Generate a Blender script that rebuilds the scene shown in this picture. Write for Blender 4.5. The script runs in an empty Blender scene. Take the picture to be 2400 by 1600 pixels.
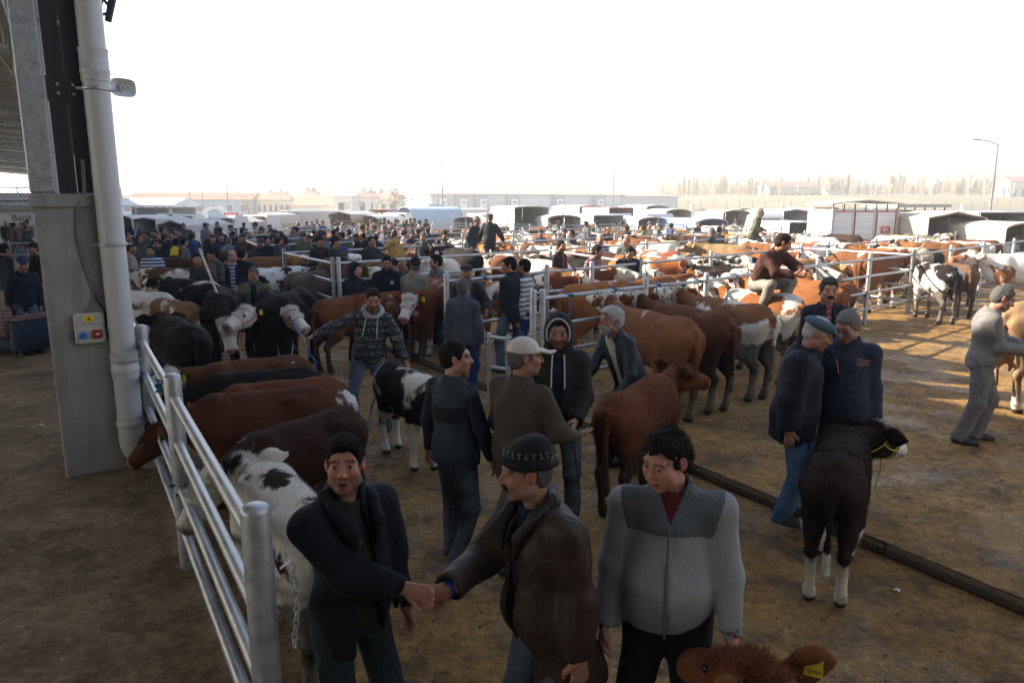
# Open-air cattle market seen from under the edge of its canopy roof.
import bpy, bmesh, math, random
import numpy as np

RNG = random.Random(7)
SC = bpy.context.scene
COL = SC.collection

# ------------------------------------------------------------------ camera
EYE = 2.70
cam = bpy.data.cameras.new('camera')
cam.sensor_width = 36.0
cam.lens = 25.5
cam.clip_start = 0.05
cam.clip_end = 12000
CAM = bpy.data.objects.new('camera', cam)
COL.objects.link(CAM)
CAM.location = (0, 0, EYE)
CAM.rotation_euler = (math.radians(90 - 10.725), 0, 0)
SC.camera = CAM

# ------------------------------------------------------------------ sky, sun, exposure
SUN_TO = np.array([-0.842, 0.250, 0.478]); SUN_TO /= np.linalg.norm(SUN_TO)
world = bpy.data.worlds.new('World')
SC.world = world
world.use_nodes = True
_nt = world.node_tree
_sky = _nt.nodes.new('ShaderNodeTexSky')
_sky.sky_type = 'NISHITA'
_sky.sun_disc = False
_sky.sun_elevation = math.asin(SUN_TO[2])
_sky.sun_rotation = math.atan2(SUN_TO[0], SUN_TO[1])
_sky.altitude = 900
_sky.air_density = 1.0
_sky.dust_density = 1.2
_sky.ozone_density = 1.0
_nt.links.new(_sky.outputs[0], _nt.nodes['Background'].inputs[0])
_nt.nodes['Background'].inputs[1].default_value = 0.075
_sun = bpy.data.lights.new('sun', 'SUN')
_sun.energy = 5.0
_sun.angle = math.radians(.53)
_sun.color = (1.0, .88, .70)
SUN = bpy.data.objects.new('sun', _sun)
COL.objects.link(SUN)
SUN.rotation_euler = (math.acos(SUN_TO[2]), 0, math.atan2(SUN_TO[1], SUN_TO[0]) + math.pi / 2)
SUN.location = (-30, 10, 40)
SC.view_settings.view_transform = 'Standard'
SC.view_settings.look = 'None'
SC.view_settings.gamma = 1.0
SC.view_settings.exposure = 2.2
SC.view_settings.use_curve_mapping = False
SC.cycles.max_bounces = 6
SC.cycles.diffuse_bounces = 3
SC.cycles.glossy_bounces = 2
SC.cycles.transparent_max_bounces = 6

# the market's own grid: a runs along the lane, b across it
_TH = math.radians(31.3)
GA = (-math.sin(_TH), math.cos(_TH)); GB = (math.cos(_TH), math.sin(_TH))
def grid(a, b, z=None):
    p = (a * GA[0] + b * GB[0], a * GA[1] + b * GB[1])
    return p if z is None else (p[0], p[1], z)
YAW_B = _TH                      # heading of the +b direction
YAW_A = _TH + math.pi / 2        # heading of the +a direction
FLOOR = 0.095                     # the pens stand a kerb's height above the lane

# ------------------------------------------------------------------ mesh tools
def link(name, data, parent=None):
    o = bpy.data.objects.new(name, data)
    COL.objects.link(o)
    if parent is not None:
        o.parent = parent
    return o

def tag(o, label=None, cat=None, group=None, kind=None):
    if label: o["label"] = label
    if cat: o["category"] = cat
    if group: o["group"] = group
    if kind: o["kind"] = kind
    return o

def thing(name, label, cat, loc=(0, 0, 0), rz=0.0, group=None):
    o = link(name, None)
    o.location = loc
    o.rotation_euler = (0, 0, rz)
    return tag(o, label, cat, group)

def to_mesh(name, verts, faces, mat=None, smooth=True, attrs=None):
    """faces: (n,k) int array or list of tuples"""
    me = bpy.data.meshes.new(name)
    verts = np.asarray(verts, np.float32)
    if isinstance(faces, np.ndarray):
        n, k = faces.shape
        me.vertices.add(len(verts)); me.vertices.foreach_set("co", verts.ravel())
        me.loops.add(n * k); me.loops.foreach_set("vertex_index", faces.astype(np.int32).ravel())
        me.polygons.add(n)
        me.polygons.foreach_set("loop_start", np.arange(0, n * k, k, dtype=np.int32))
        me.polygons.foreach_set("use_smooth", np.full(n, smooth, dtype=bool))
        me.update(calc_edges=True)
    else:
        me.from_pydata([tuple(map(float, v)) for v in verts], [], faces)
        me.polygons.foreach_set("use_smooth", np.full(len(me.polygons), smooth, dtype=bool))
        me.update()
    if attrs:
        for an, av in attrs.items():
            a = me.attributes.new(an, 'FLOAT_COLOR', 'POINT')
            a.data.foreach_set("color", np.asarray(av, np.float32).ravel())
    if mat is not None:
        me.materials.append(mat)
    return me

class MB:
    """collects solid pieces into one mesh"""
    def __init__(s): s.v = []; s.f = []
    def add(s, vs, fs):
        n = len(s.v); s.v += [tuple(v) for v in vs]; s.f += [tuple(i + n for i in f) for f in fs]; return s
    def box(s, c, d, rz=0.0, bev=0.0):
        x, y, z = d[0] / 2, d[1] / 2, d[2] / 2
        ca, sa = math.cos(rz), math.sin(rz)
        if bev <= 0:
            vs = [(i * x, j * y, k * z) for k in (-1, 1) for i, j in ((-1, -1), (1, -1), (1, 1), (-1, 1))]
            fs = [(3, 2, 1, 0), (4, 5, 6, 7)] + [(i, (i + 1) % 4, (i + 1) % 4 + 4, i + 4) for i in range(4)]
        else:
            b = min(bev, x * .9, y * .9, z * .9); vs = []; fs = []
            rings = [(-z, b), (-z + b, 0), (z - b, 0), (z, b)]
            for zz, ins in rings:
                X, Y = x - ins, y - ins
                B = b if ins == 0 else b * .4
                vs += [(-X + B, -Y, zz), (X - B, -Y, zz), (X, -Y + B, zz), (X, Y - B, zz), (X - B, Y, zz), (-X + B, Y, zz), (-X, Y - B, zz), (-X, -Y + B, zz)]
            fs.append(tuple(range(7, -1, -1))); fs.append(tuple(range(24, 32)))
            for r in range(3):
                fs += [(r * 8 + i, r * 8 + (i + 1) % 8, r * 8 + 8 + (i + 1) % 8, r * 8 + 8 + i) for i in range(8)]
        return s.add([(c[0] + p[0] * ca - p[1] * sa, c[1] + p[0] * sa + p[1] * ca, c[2] + p[2]) for p in vs], fs)
    def tube(s, pts, r, n=8, cap=True):
        pts = [np.array(p, float) for p in pts]
        rs = r if isinstance(r, (list, tuple)) else [r] * len(pts)
        vs = []; fs = []
        up = np.array([0, 0, 1.0])
        prev = None
        for i, p in enumerate(pts):
            t = pts[min(i + 1, len(pts) - 1)] - pts[max(i - 1, 0)]
            t = t / (np.linalg.norm(t) + 1e-9)
            if prev is None:
                a = np.cross(t, up)
                if np.linalg.norm(a) < 1e-3: a = np.cross(t, np.array([1.0, 0, 0]))
            else:
                a = prev - t * np.dot(prev, t)
            a /= np.linalg.norm(a) + 1e-9; prev = a
            b = np.cross(t, a)
            for k in range(n):
                q = 2 * math.pi * k / n
                vs.append(p + rs[i] * (a * math.cos(q) + b * math.sin(q)))
        m = len(pts)
        for i in range(m - 1):
            for k in range(n):
                fs.append((i * n + k, i * n + (k + 1) % n, (i + 1) * n + (k + 1) % n, (i + 1) * n + k))
        if cap:
            fs.append(tuple(range(n - 1, -1, -1))); fs.append(tuple((m - 1) * n + k for k in range(n)))
        return s.add(vs, fs)
    def lathe(s, prof, n=16, c=(0, 0, 0)):
        vs = []; fs = []
        for r, z in prof:
            for k in range(n):
                q = 2 * math.pi * k / n; vs.append((c[0] + r * math.cos(q), c[1] + r * math.sin(q), c[2] + z))
        for i in range(len(prof) - 1):
            for k in range(n):
                fs.append((i * n + k, i * n + (k + 1) % n, (i + 1) * n + (k + 1) % n, (i + 1) * n + k))
        fs.append(tuple(range(n - 1, -1, -1))); fs.append(tuple((len(prof) - 1) * n + k for k in range(n)))
        return s.add(vs, fs)
    def prism(s, poly, y0, y1, axis='y'):
        n = len(poly)
        if axis == 'y': vs = [(p[0], y0, p[1]) for p in poly] + [(p[0], y1, p[1]) for p in poly]
        elif axis == 'x': vs = [(y0, p[0], p[1]) for p in poly] + [(y1, p[0], p[1]) for p in poly]
        else: vs = [(p[0], p[1], y0) for p in poly] + [(p[0], p[1], y1) for p in poly]
        fs = [tuple(range(n)), tuple(range(2 * n - 1, n - 1, -1))] + [(i, i + n, (i + 1) % n + n, (i + 1) % n) for i in range(n)]
        return s.add(vs, fs)
    def mesh(s, name, mat, smooth=False):
        me = bpy.data.meshes.new(name)
        me.from_pydata([tuple(map(float, v)) for v in s.v], [], s.f)
        if smooth:
            me.polygons.foreach_set("use_smooth", np.ones(len(me.polygons), bool))
        me.update()
        bm = bmesh.new(); bm.from_mesh(me); bmesh.ops.recalc_face_normals(bm, faces=bm.faces); bm.to_mesh(me); bm.free()
        me.materials.append(mat)
        if smooth:
            me.set_sharp_from_angle(angle=math.radians(50))
        return me
    def build(s, name, mat, parent=None, smooth=False):
        return link(name, s.mesh(name, mat, smooth), parent)

# ------------------------------------------------------------------ soft-blended volumes -> one skin
def vec(*a): return np.array(a, float)
def unit(a): a = np.asarray(a, float); return a / (np.linalg.norm(a) + 1e-9)
def axis_bands(lo, hi, h, bands):
    """grid line positions from lo to hi with step h, finer inside bands [(a,b,hf)]"""
    out = [lo]
    while out[-1] < hi:
        x = out[-1]; step = h
        for a, b, hf in bands:
            if a - 1e-6 <= x < b: step = min(step, hf)
            elif x < a: step = min(step, max(hf, (a - x) * .5 + hf * .5))
        out.append(x + step)
    return np.array(out)

class Vol:
    def __init__(s, lo, hi, h, bands=None):
        bands = bands or ([], [], [])
        s.ax = [axis_bands(lo[i], hi[i], h, bands[i]) for i in range(3)]
        s.d = np.full([len(a) for a in s.ax], 1.0, np.float32)
    def sub(s, lo, hi):
        sl = []
        for i in range(3):
            a = max(int(np.searchsorted(s.ax[i], lo[i])) - 1, 0); b = min(int(np.searchsorted(s.ax[i], hi[i])) + 1, len(s.ax[i]))
            if b <= a: return None, None
            sl.append(slice(a, b))
        X = s.ax[0][sl[0]][:, None, None]; Y = s.ax[1][sl[1]][None, :, None]; Z = s.ax[2][sl[2]][None, None, :]
        return tuple(sl), (X, Y, Z)
    def _mix(s, sl, dd, k, op):
        a = s.d[sl]; dd = dd.astype(np.float32)
        if op == 'u':
            h = np.maximum(k - np.abs(a - dd), 0) / k
            s.d[sl] = np.minimum(a, dd) - h * h * k * .25
        elif op == 's':
            dd = -dd
            h = np.maximum(k - np.abs(a - dd), 0) / k
            s.d[sl] = np.maximum(a, dd) + h * h * k * .25
    def cone(s, a, b, r1, r2, k=.03, op='u', flat=None, fm=1.0, cut=False):
        a = np.asarray(a, float); b = np.asarray(b, float)
        R = max(r1, r2) * max(1, 1.0) + k + .02
        sl, g = s.sub(np.minimum(a, b) - R, np.maximum(a, b) + R)
        if sl is None: return s
        ba = b - a; L2 = max(float(ba @ ba), 1e-9)
        px, py, pz = g[0] - a[0], g[1] - a[1], g[2] - a[2]
        t0 = (px * ba[0] + py * ba[1] + pz * ba[2]) / L2
        t = np.clip(t0, 0, 1)
        qx, qy, qz = px - t * ba[0], py - t * ba[1], pz - t * ba[2]
        if flat is not None:
            w = unit(flat); c = (qx * w[0] + qy * w[1] + qz * w[2]) * (fm - 1.0)
            qx, qy, qz = qx + c * w[0], qy + c * w[1], qz + c * w[2]
        dd = np.sqrt(qx * qx + qy * qy + qz * qz) - (r1 + (r2 - r1) * t)
        if fm > 1 and flat is not None: dd = dd / (1 + .35 * (fm - 1))
        if cut: dd = np.maximum(dd, (t0 - 1) * math.sqrt(L2))
        s._mix(sl, dd, k, op); return s
    def chain(s, pts, rs, k=.03, **kw):
        for i in range(len(pts) - 1): s.cone(pts[i], pts[i + 1], rs[i], rs[i + 1], k, **kw)
        return s
    def ell(s, c, r, k=.03, op='u', M=None):
        c = np.asarray(c, float); r = np.asarray(r, float); R = float(r.max()) + k + .02
        sl, g = s.sub(c - R, c + R)
        if sl is None: return s
        x, y, z = g[0] - c[0], g[1] - c[1], g[2] - c[2]
        if M is not None:   # columns of M: the ellipsoid's own axes
            x, y, z = (x * M[0, 0] + y * M[1, 0] + z * M[2, 0]), (x * M[0, 1] + y * M[1, 1] + z * M[2, 1]), (x * M[0, 2] + y * M[1, 2] + z * M[2, 2])
        k0 = np.sqrt((x / r[0]) ** 2 + (y / r[1]) ** 2 + (z / r[2]) ** 2)
        k1 = np.sqrt((x / r[0] ** 2) ** 2 + (y / r[1] ** 2) ** 2 + (z / r[2] ** 2) ** 2) + 1e-6
        s._mix(sl, k0 * (k0 - 1) / k1, k, op); return s
    def plane(s, p, n, k=.008):
        """keep the side the normal points away from"""
        n = unit(n); X, Y, Z = s.ax[0][:, None, None], s.ax[1][None, :, None], s.ax[2][None, None, :]
        dd = ((X - p[0]) * n[0] + (Y - p[1]) * n[1] + (Z - p[2]) * n[2]).astype(np.float32)
        h = np.maximum(k - np.abs(s.d - dd), 0) / k
        s.d = np.maximum(s.d, dd) + h * h * k * .25; return s
    def local(s, o, U):
        X, Y, Z = s.ax[0][:, None, None] - o[0], s.ax[1][None, :, None] - o[1], s.ax[2][None, None, :] - o[2]
        return [X * U[0, i] + Y * U[1, i] + Z * U[2, i] for i in range(3)]
    def slit(s, o, U, wfn, ymax, k=.008):
        """open the front: take away |x| < wfn(z) wherever y < ymax, in the frame U at o"""
        x, y, z = s.local(o, U)
        dd = np.maximum(np.abs(x) - wfn(z), y - ymax).astype(np.float32)
        s._mix((slice(None),) * 3, dd, k, 's'); return s
    def ripple(s, amp, f, seed=0, stretch=(1, 1, 1)):
        r = np.random.default_rng(seed)
        X, Y, Z = s.ax[0][:, None, None] * stretch[0], s.ax[1][None, :, None] * stretch[1], s.ax[2][None, None, :] * stretch[2]
        m = np.abs(s.d) < max(.08, amp * 3)
        tot = np.zeros_like(s.d)
        for i in range(5):
            w = unit(r.normal(size=3)) * f * (1 + .45 * i); ph = r.random() * 6.28
            w2 = unit(r.normal(size=3)) * f * .6; ph2 = r.random() * 6.28
            tot += (np.sin(X * w[0] + Y * w[1] + Z * w[2] + ph + 1.3 * np.sin(X * w2[0] + Y * w2[1] + Z * w2[2] + ph2)) / (1 + .5 * i)).astype(np.float32)
        s.d = s.d + np.where(m, tot * amp * .45, 0).astype(np.float32); return s
    def skin(s):
        """surface nets; returns verts, quads"""
        d = s.d; ins = d < 0
        nx, ny, nz = d.shape
        c = np.zeros((nx - 1, ny - 1, nz - 1), np.int8)
        for i in (0, 1):
            for j in (0, 1):
                for k in (0, 1):
                    c += ins[i:nx - 1 + i, j:ny - 1 + j, k:nz - 1 + k]
        act = (c > 0) & (c < 8)
        idx = np.full(act.shape, -1, np.int64)
        I, J, K = np.nonzero(act)
        idx[I, J, K] = np.arange(len(I))
        acc = np.zeros((len(I), 3)); cnt = np.zeros(len(I))
        for ax in range(3):
            o1, o2 = [a for a in range(3) if a != ax]
            for u in (0, 1):
                for v in (0, 1):
                    off = [0, 0, 0]; off[o1] = u; off[o2] = v
                    a = d[I + off[0], J + off[1], K + off[2]]
                    off[ax] = 1
                    b = d[I + off[0], J + off[1], K + off[2]]
                    cr = (a < 0) != (b < 0)
                    t = np.where(cr, a / np.where(cr, a - b, 1), 0)
                    acc[:, ax] += np.where(cr, t, 0); acc[:, o1] += np.where(cr, u, 0); acc[:, o2] += np.where(cr, v, 0)
                    cnt += cr
        p = acc / np.maximum(cnt, 1)[:, None] + np.stack([I, J, K], 1)
        V = np.stack([np.interp(p[:, a], np.arange(len(s.ax[a])), s.ax[a]) for a in range(3)], 1)
        Q = []
        for ax in range(3):
            o1, o2 = [(1, 2), (2, 0), (0, 1)][ax]
            sl0 = [slice(None)] * 3; sl1 = [slice(None)] * 3
            sl0[ax] = slice(0, -1); sl1[ax] = slice(1, None)
            A = ins[tuple(sl0)]; Bn = ins[tuple(sl1)]
            e = A != Bn
            # keep clear of the borders
            for o in (o1, o2):
                m = [slice(None)] * 3; m[o] = slice(0, 1); e[tuple(m)] = False
                m[o] = slice(-1, None); e[tuple(m)] = False
            i = np.stack(np.nonzero(e), 1)
            def at(du, dv):
                j = i.copy(); j[:, o1] += du; j[:, o2] += dv
                return idx[j[:, 0], j[:, 1], j[:, 2]]
            q = np.stack([at(-1, -1), at(0, -1), at(0, 0), at(-1, 0)], 1)
            fl = A[e] == False
            q[fl] = q[fl][:, ::-1]
            Q.append(q)
        Q = np.concatenate(Q)
        Q = Q[(Q >= 0).all(1)]
        return V, Q

def relax(V, Q, n=1, w=.5):
    E = np.concatenate([Q[:, [i, (i + 1) % 4]] for i in range(4)])
    for _ in range(n):
        S = np.zeros_like(V); C = np.zeros(len(V))
        for c in range(3):
            S[:, c] = np.bincount(E[:, 0], V[E[:, 1], c], len(V)) + np.bincount(E[:, 1], V[E[:, 0], c], len(V))
        C = np.bincount(E[:, 0], minlength=len(V)) + np.bincount(E[:, 1], minlength=len(V))
        V = V * (1 - w) + w * S / np.maximum(C, 1)[:, None]
    return V

def rot(ax, ang):
    c, s = math.cos(ang), math.sin(ang)
    return {'x': np.array([[1, 0, 0], [0, c, -s], [0, s, c]]), 'y': np.array([[c, 0, s], [0, 1, 0], [-s, 0, c]]), 'z': np.array([[c, -s, 0], [s, c, 0], [0, 0, 1]])}[ax]
def sstep(a, b, x):
    t = np.clip((x - a) / (b - a), 0, 1); return t * t * (3 - 2 * t)

def blades(V, Q, n, length, seed, keep=None, back=(-1, 0, -.4), width=.0022, jit=.5):
    """short hairs lying along the coat: thin tapered triangles rooted on the skin"""
    r = np.random.default_rng(seed)
    a, b, c = V[Q[:, 0]], V[Q[:, 1]], V[Q[:, 2]]
    N = np.cross(b - a, V[Q[:, 3]] - a); ar = np.linalg.norm(N, axis=1); N /= ar[:, None] + 1e-12
    ctr = (a + c) / 2
    w = ar.copy()
    if keep is not None: w = w * keep(ctr, N)
    i = r.choice(len(Q), n, p=w / w.sum())
    s, t = r.random((n, 1)), r.random((n, 1))
    p = V[Q[i, 0]] * (1 - s) * (1 - t) + V[Q[i, 1]] * s * (1 - t) + V[Q[i, 2]] * s * t + V[Q[i, 3]] * (1 - s) * t
    nn = N[i]
    L = (np.asarray(length) if np.ndim(length) == 0 else length) * (.6 + .8 * r.random((n, 1)))
    bk = np.asarray(back, float)
    d = bk - nn * (nn @ bk)[:, None] + r.normal(size=(n, 3)) * jit * .5 + nn * .22
    d /= np.linalg.norm(d, axis=1)[:, None]
    sd = np.cross(d, nn); sd /= np.linalg.norm(sd, axis=1)[:, None] + 1e-9
    root = p - nn * .003
    vs = np.empty((n, 3, 3)); vs[:, 0] = root - sd * width; vs[:, 1] = root + sd * width; vs[:, 2] = root + d * L
    return vs.reshape(-1, 3), np.arange(n * 3).reshape(-1, 3), i

# ------------------------------------------------------------------ materials
_M = {}
class NT:
    """small helper round a node tree"""
    def __init__(s, m): s.t = m.node_tree; s.n = s.t.nodes; s.l = s.t.links
    def __call__(s, typ, ins=None, **kw):
        nd = s.n.new(typ)
        for k, v in kw.items(): setattr(nd, k, v)
        for k, v in (ins or {}).items():
            sk = nd.inputs[k]
            if hasattr(v, 'is_output') or isinstance(v, bpy.types.NodeSocket): s.l.new(v, sk)
            else:
                if sk.type == 'RGBA' and len(v) == 3: v = (*v, 1)
                sk.default_value = v
        return nd
    def mix(s, fac, a, b, mode='MIX'):
        nd = s.n.new('ShaderNodeMix'); nd.data_type = 'RGBA'; nd.blend_type = mode
        for sk, v in ((nd.inputs[0], fac), (nd.inputs[6], a), (nd.inputs[7], b)):
            if isinstance(v, bpy.types.NodeSocket): s.l.new(v, sk)
            elif sk.type == 'RGBA': sk.default_value = (*v, 1) if len(v) == 3 else v
            else: sk.default_value = v
        return nd.outputs[2]
    def math(s, op, a, b=0.0, clamp=False):
        nd = s.n.new('ShaderNodeMath'); nd.operation = op; nd.use_clamp = clamp
        for sk, v in ((nd.inputs[0], a), (nd.inputs[1], b)):
            if isinstance(v, bpy.types.NodeSocket): s.l.new(v, sk)
            else: sk.default_value = v
        return nd.outputs[0]
    def ramp(s, fac, stops, interp='LINEAR'):
        nd = s.n.new('ShaderNodeValToRGB'); e = nd.color_ramp.elements; nd.color_ramp.interpolation = interp
        while len(e) < len(stops): e.new(.5)
        for el, (p, c) in zip(e, stops):
            el.position = p; el.color = (c, c, c, 1) if not hasattr(c, '__len__') else (*c[:3], 1)
        s.l.new(fac, nd.inputs[0]); return nd.outputs[0]
    def noise(s, scale, detail=3, rough=.6, vecin=None, dist=0.0):
        nd = s.n.new('ShaderNodeTexNoise'); nd.inputs['Scale'].default_value = scale; nd.inputs['Detail'].default_value = detail
        nd.inputs['Roughness'].default_value = rough; nd.inputs['Distortion'].default_value = dist
        if vecin is not None: s.l.new(vecin, nd.inputs['Vector'])
        return nd.outputs[0]
    def obj(s):
        return s.n.new('ShaderNodeTexCoord').outputs['Object']
    def scaled(s, v, sc, loc=(0, 0, 0)):
        nd = s.n.new('ShaderNodeMapping'); nd.inputs['Scale'].default_value = sc; nd.inputs['Location'].default_value = loc
        s.l.new(v, nd.inputs['Vector']); return nd.outputs[0]
    def attr(s, name, typ='GEOMETRY'):
        nd = s.n.new('ShaderNodeAttribute'); nd.attribute_name = name; nd.attribute_type = typ; return nd
    def out(s, col, rough=.7, bump=None, bstr=.3, bdist=.01, metal=0.0, spec=.4, **extra):
        p = s.n['Principled BSDF']
        for k, v in (('Base Color', col), ('Roughness', rough), ('Metallic', metal), ('Specular IOR Level', spec)):
            if isinstance(v, bpy.types.NodeSocket): s.l.new(v, p.inputs[k])
            else: p.inputs[k].default_value = (*v, 1) if hasattr(v, '__len__') and len(v) == 3 else v
        for k, v in extra.items():
            p.inputs[k.replace('_', ' ')].default_value = v
        if bump is not None:
            b = s.n.new('ShaderNodeBump'); b.inputs['Strength'].default_value = bstr; b.inputs['Distance'].default_value = bdist
            s.l.new(bump, b.inputs['Height']); s.l.new(b.outputs[0], p.inputs['Normal'])

def newmat(name):
    m = bpy.data.materials.new(name); m.use_nodes = True
    return m, NT(m)

def cached(fn):
    def w(*a):
        k = (fn.__name__,) + a
        if k not in _M: _M[k] = fn(*a)
        return _M[k]
    return w

@cached
def plain(col, rough=.6, metal=0.0, var=.12, scale=6.0, bump=.0):
    m, n = newmat('plain')
    o = n.obj()
    f = n.noise(scale, 4, .6, o)
    c = n.mix(f, tuple(x * (1 - var) for x in col), tuple(min(1, x * (1 + var)) for x in col))
    n.out(c, rough, f if bump else None, bump or .1, .005, metal)
    return m

@cached
def galv(dark=0):
    m, n = newmat('galvanised_steel')
    o = n.obj()
    f = n.noise(14, 4, .65, o); g = n.noise(60, 3, .6, o)
    c = n.mix(n.ramp(f, [(.35, 0), (.65, 1)]), (.30, .315, .335), (.46, .475, .49))
    spots = n.ramp(n.noise(5, 5, .7, o), [(.62, 0), (.72, 1)])
    c = n.mix(n.math('MULTIPLY', spots, .55), c, (.16, .12, .08))
    n.out(c, n.ramp(f, [(.3, .34), (.7, .52)]), g, .12, .003, .55)
    return m

@cached
def skin_mat():
    m, n = newmat('skin')
    a = n.attr('tint'); oc = n.n.new('ShaderNodeObjectInfo')
    f = n.noise(40, 3, .6, n.obj())
    c = n.mix(1.0, a.outputs['Color'], n.mix(f, (.9, .86, .84), (1.06, 1.03, 1.0)), 'MULTIPLY')
    n.out(c, .55, f, .12, .002, 0, .35)
    p = n.n['Principled BSDF']; p.inputs['Subsurface Weight'].default_value = .06; p.inputs['Subsurface Radius'].default_value = (.02, .008, .005)
    return m

@cached
def cloth(kind='plain'):
    """fabric; the object's colour is the dye, the kind gives weave and print"""
    m, n = newmat('fabric_' + kind)
    oi = n.n.new('ShaderNodeObjectInfo'); base = oi.outputs['Color']; o = n.obj()
    w = n.noise(9, 4, .6, o)
    fine = n.noise(220, 2, .6, o)
    c = n.mix(1.0, base, n.mix(w, (.65, .65, .65), (1.3, 1.3, 1.3)), 'MULTIPLY')
    rid = n.math('ABSOLUTE', n.math('SUBTRACT', n.noise(5.5, 3, .5, n.scaled(o, (1, 1, .7)), 1.6), .5))
    rough, bs, bd, h, spec = .85, .55, .022, n.math('ADD', n.math('ADD', n.math('MULTIPLY', n.noise(16, 3, .55, n.scaled(o, (1, 1, .55))), .6), n.math('MULTIPLY', rid, 2.2)), n.math('MULTIPLY', fine, .05)), .25
    if kind == 'knit':
        wv = n('ShaderNodeTexWave', {'Scale': 55.0, 'Distortion': 1.2, 'Detail': 1.0, 'Vector': o}, wave_type='BANDS', bands_direction='X')
        h = n.math('ADD', n.math('MULTIPLY', wv.outputs[1], .6), n.math('MULTIPLY', w, .6)); bs = .5; bd = .006
        c = n.mix(n.math('MULTIPLY', wv.outputs[1], .28), c, n.mix(1.0, c, (.55, .55, .55), 'MULTIPLY'))
    elif kind == 'puffer':
        wv = n('ShaderNodeTexWave', {'Scale': 3.4, 'Distortion': .6, 'Detail': 1.0, 'Vector': o}, wave_type='BANDS', bands_direction='Z')
        h = n.math('ADD', wv.outputs[1], n.math('MULTIPLY', w, .35)); bs = .22; bd = .008; rough = .7; spec = .2
    elif kind == 'leather':
        rough = .58; spec = .35; bs = .6
    elif kind == 'denim':
        wear = n.ramp(n.noise(3.2, 4, .6, o), [(.38, 0), (.68, 1)])
        c = n.mix(n.math('MULTIPLY', wear, .45), c, (.22, .28, .36)); bs = .5
        mud = n.ramp(n.noise(5, 4, .7, o), [(.55, 0), (.75, 1)])
        c = n.mix(n.math('MULTIPLY', mud, .3), c, (.08, .065, .045))
    elif kind == 'camo':
        v1 = n.ramp(n.noise(11, 3, .7, o, .6), [(.44, 0), (.47, 1)]); v2 = n.ramp(n.noise(15, 3, .7, n.scaled(o, (1, 1, 1), (3, 1, 7)), .5), [(.52, 0), (.55, 1)])
        v3 = n.ramp(n.noise(18, 3, .7, n.scaled(o, (1, 1, 1), (9, 4, 2)), .5), [(.58, 0), (.6, 1)])
        c = n.mix(v1, c, (.05, .06, .035)); c = n.mix(v2, c, (.13, .12, .085)); c = n.mix(v3, c, (.018, .02, .014))
    elif kind == 'plaid':
        sx = n.ramp(n('ShaderNodeTexWave', {'Scale': 5.0, 'Vector': o}, bands_direction='X').outputs[1], [(.55, 0), (.6, 1)])
        sz = n.ramp(n('ShaderNodeTexWave', {'Scale': 5.0, 'Vector': o}, bands_direction='Z').outputs[1], [(.55, 0), (.6, 1)])
        c = n.mix(n.math('MULTIPLY', sx, .5), c, n.mix(1.0, c, (.25, .25, .3), 'MULTIPLY')); c = n.mix(n.math('MULTIPLY', sz, .5), c, (.3, .3, .32))
    elif kind == 'stripe':
        sz = n.ramp(n('ShaderNodeTexWave', {'Scale': 4.2, 'Vector': o}, bands_direction='Z').outputs[1], [(.62, 0), (.66, 1)])
        c = n.mix(sz, c, (.55, .56, .6))
    elif kind == 'fairisle':
        z = n('ShaderNodeSeparateXYZ', {'Vector': o})
        b = n('ShaderNodeTexBrick', {'Vector': n.scaled(n('ShaderNodeCombineXYZ', {'X': n.math('ADD', z.outputs[0], z.outputs[1]), 'Y': z.outputs[2]}).outputs[0], (1, 1, 1)),
              'Scale': 21.0, 'Mortar Size': .13, 'Mortar Smooth': .0, 'Brick Width': .62, 'Row Height': .34, 'Color1': (0, 0, 0, 1), 'Color2': (0, 0, 0, 1), 'Mortar': (1, 1, 1, 1)})
        rows = n.ramp(n('ShaderNodeTexWave', {'Scale': 3.4, 'Vector': o}, bands_direction='Z').outputs[1], [(.30, 0), (.36, 1)])
        dots = n.ramp(n.noise(46, 1, .3, n.scaled(o, (1, 1, 1.8))), [(.56, 0), (.6, 1)])
        c = n.mix(n.math('MULTIPLY', n.math('MULTIPLY', dots, rows), .55), c, (.36, .38, .40))
    n.out(c, rough, h, bs, bd, 0, spec)
    return m

@cached
def hair_mat():
    m, n = newmat('hair')
    oi = n.n.new('ShaderNodeObjectInfo'); o = n.obj()
    f = n.noise(60, 4, .7, n.scaled(o, (1, 1, .35)))
    c = n.mix(1.0, oi.outputs['Color'], n.mix(f, (.5, .5, .5), (1.4, 1.4, 1.4)), 'MULTIPLY')
    n.out(c, .75, f, .9, .012, 0, .12)
    return m

@cached
def eye_mat():
    m, n = newmat('eye')
    a = n.attr('tint')
    n.out(a.outputs['Color'], .12, None, 0, 0, 0, .6)
    return m

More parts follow.
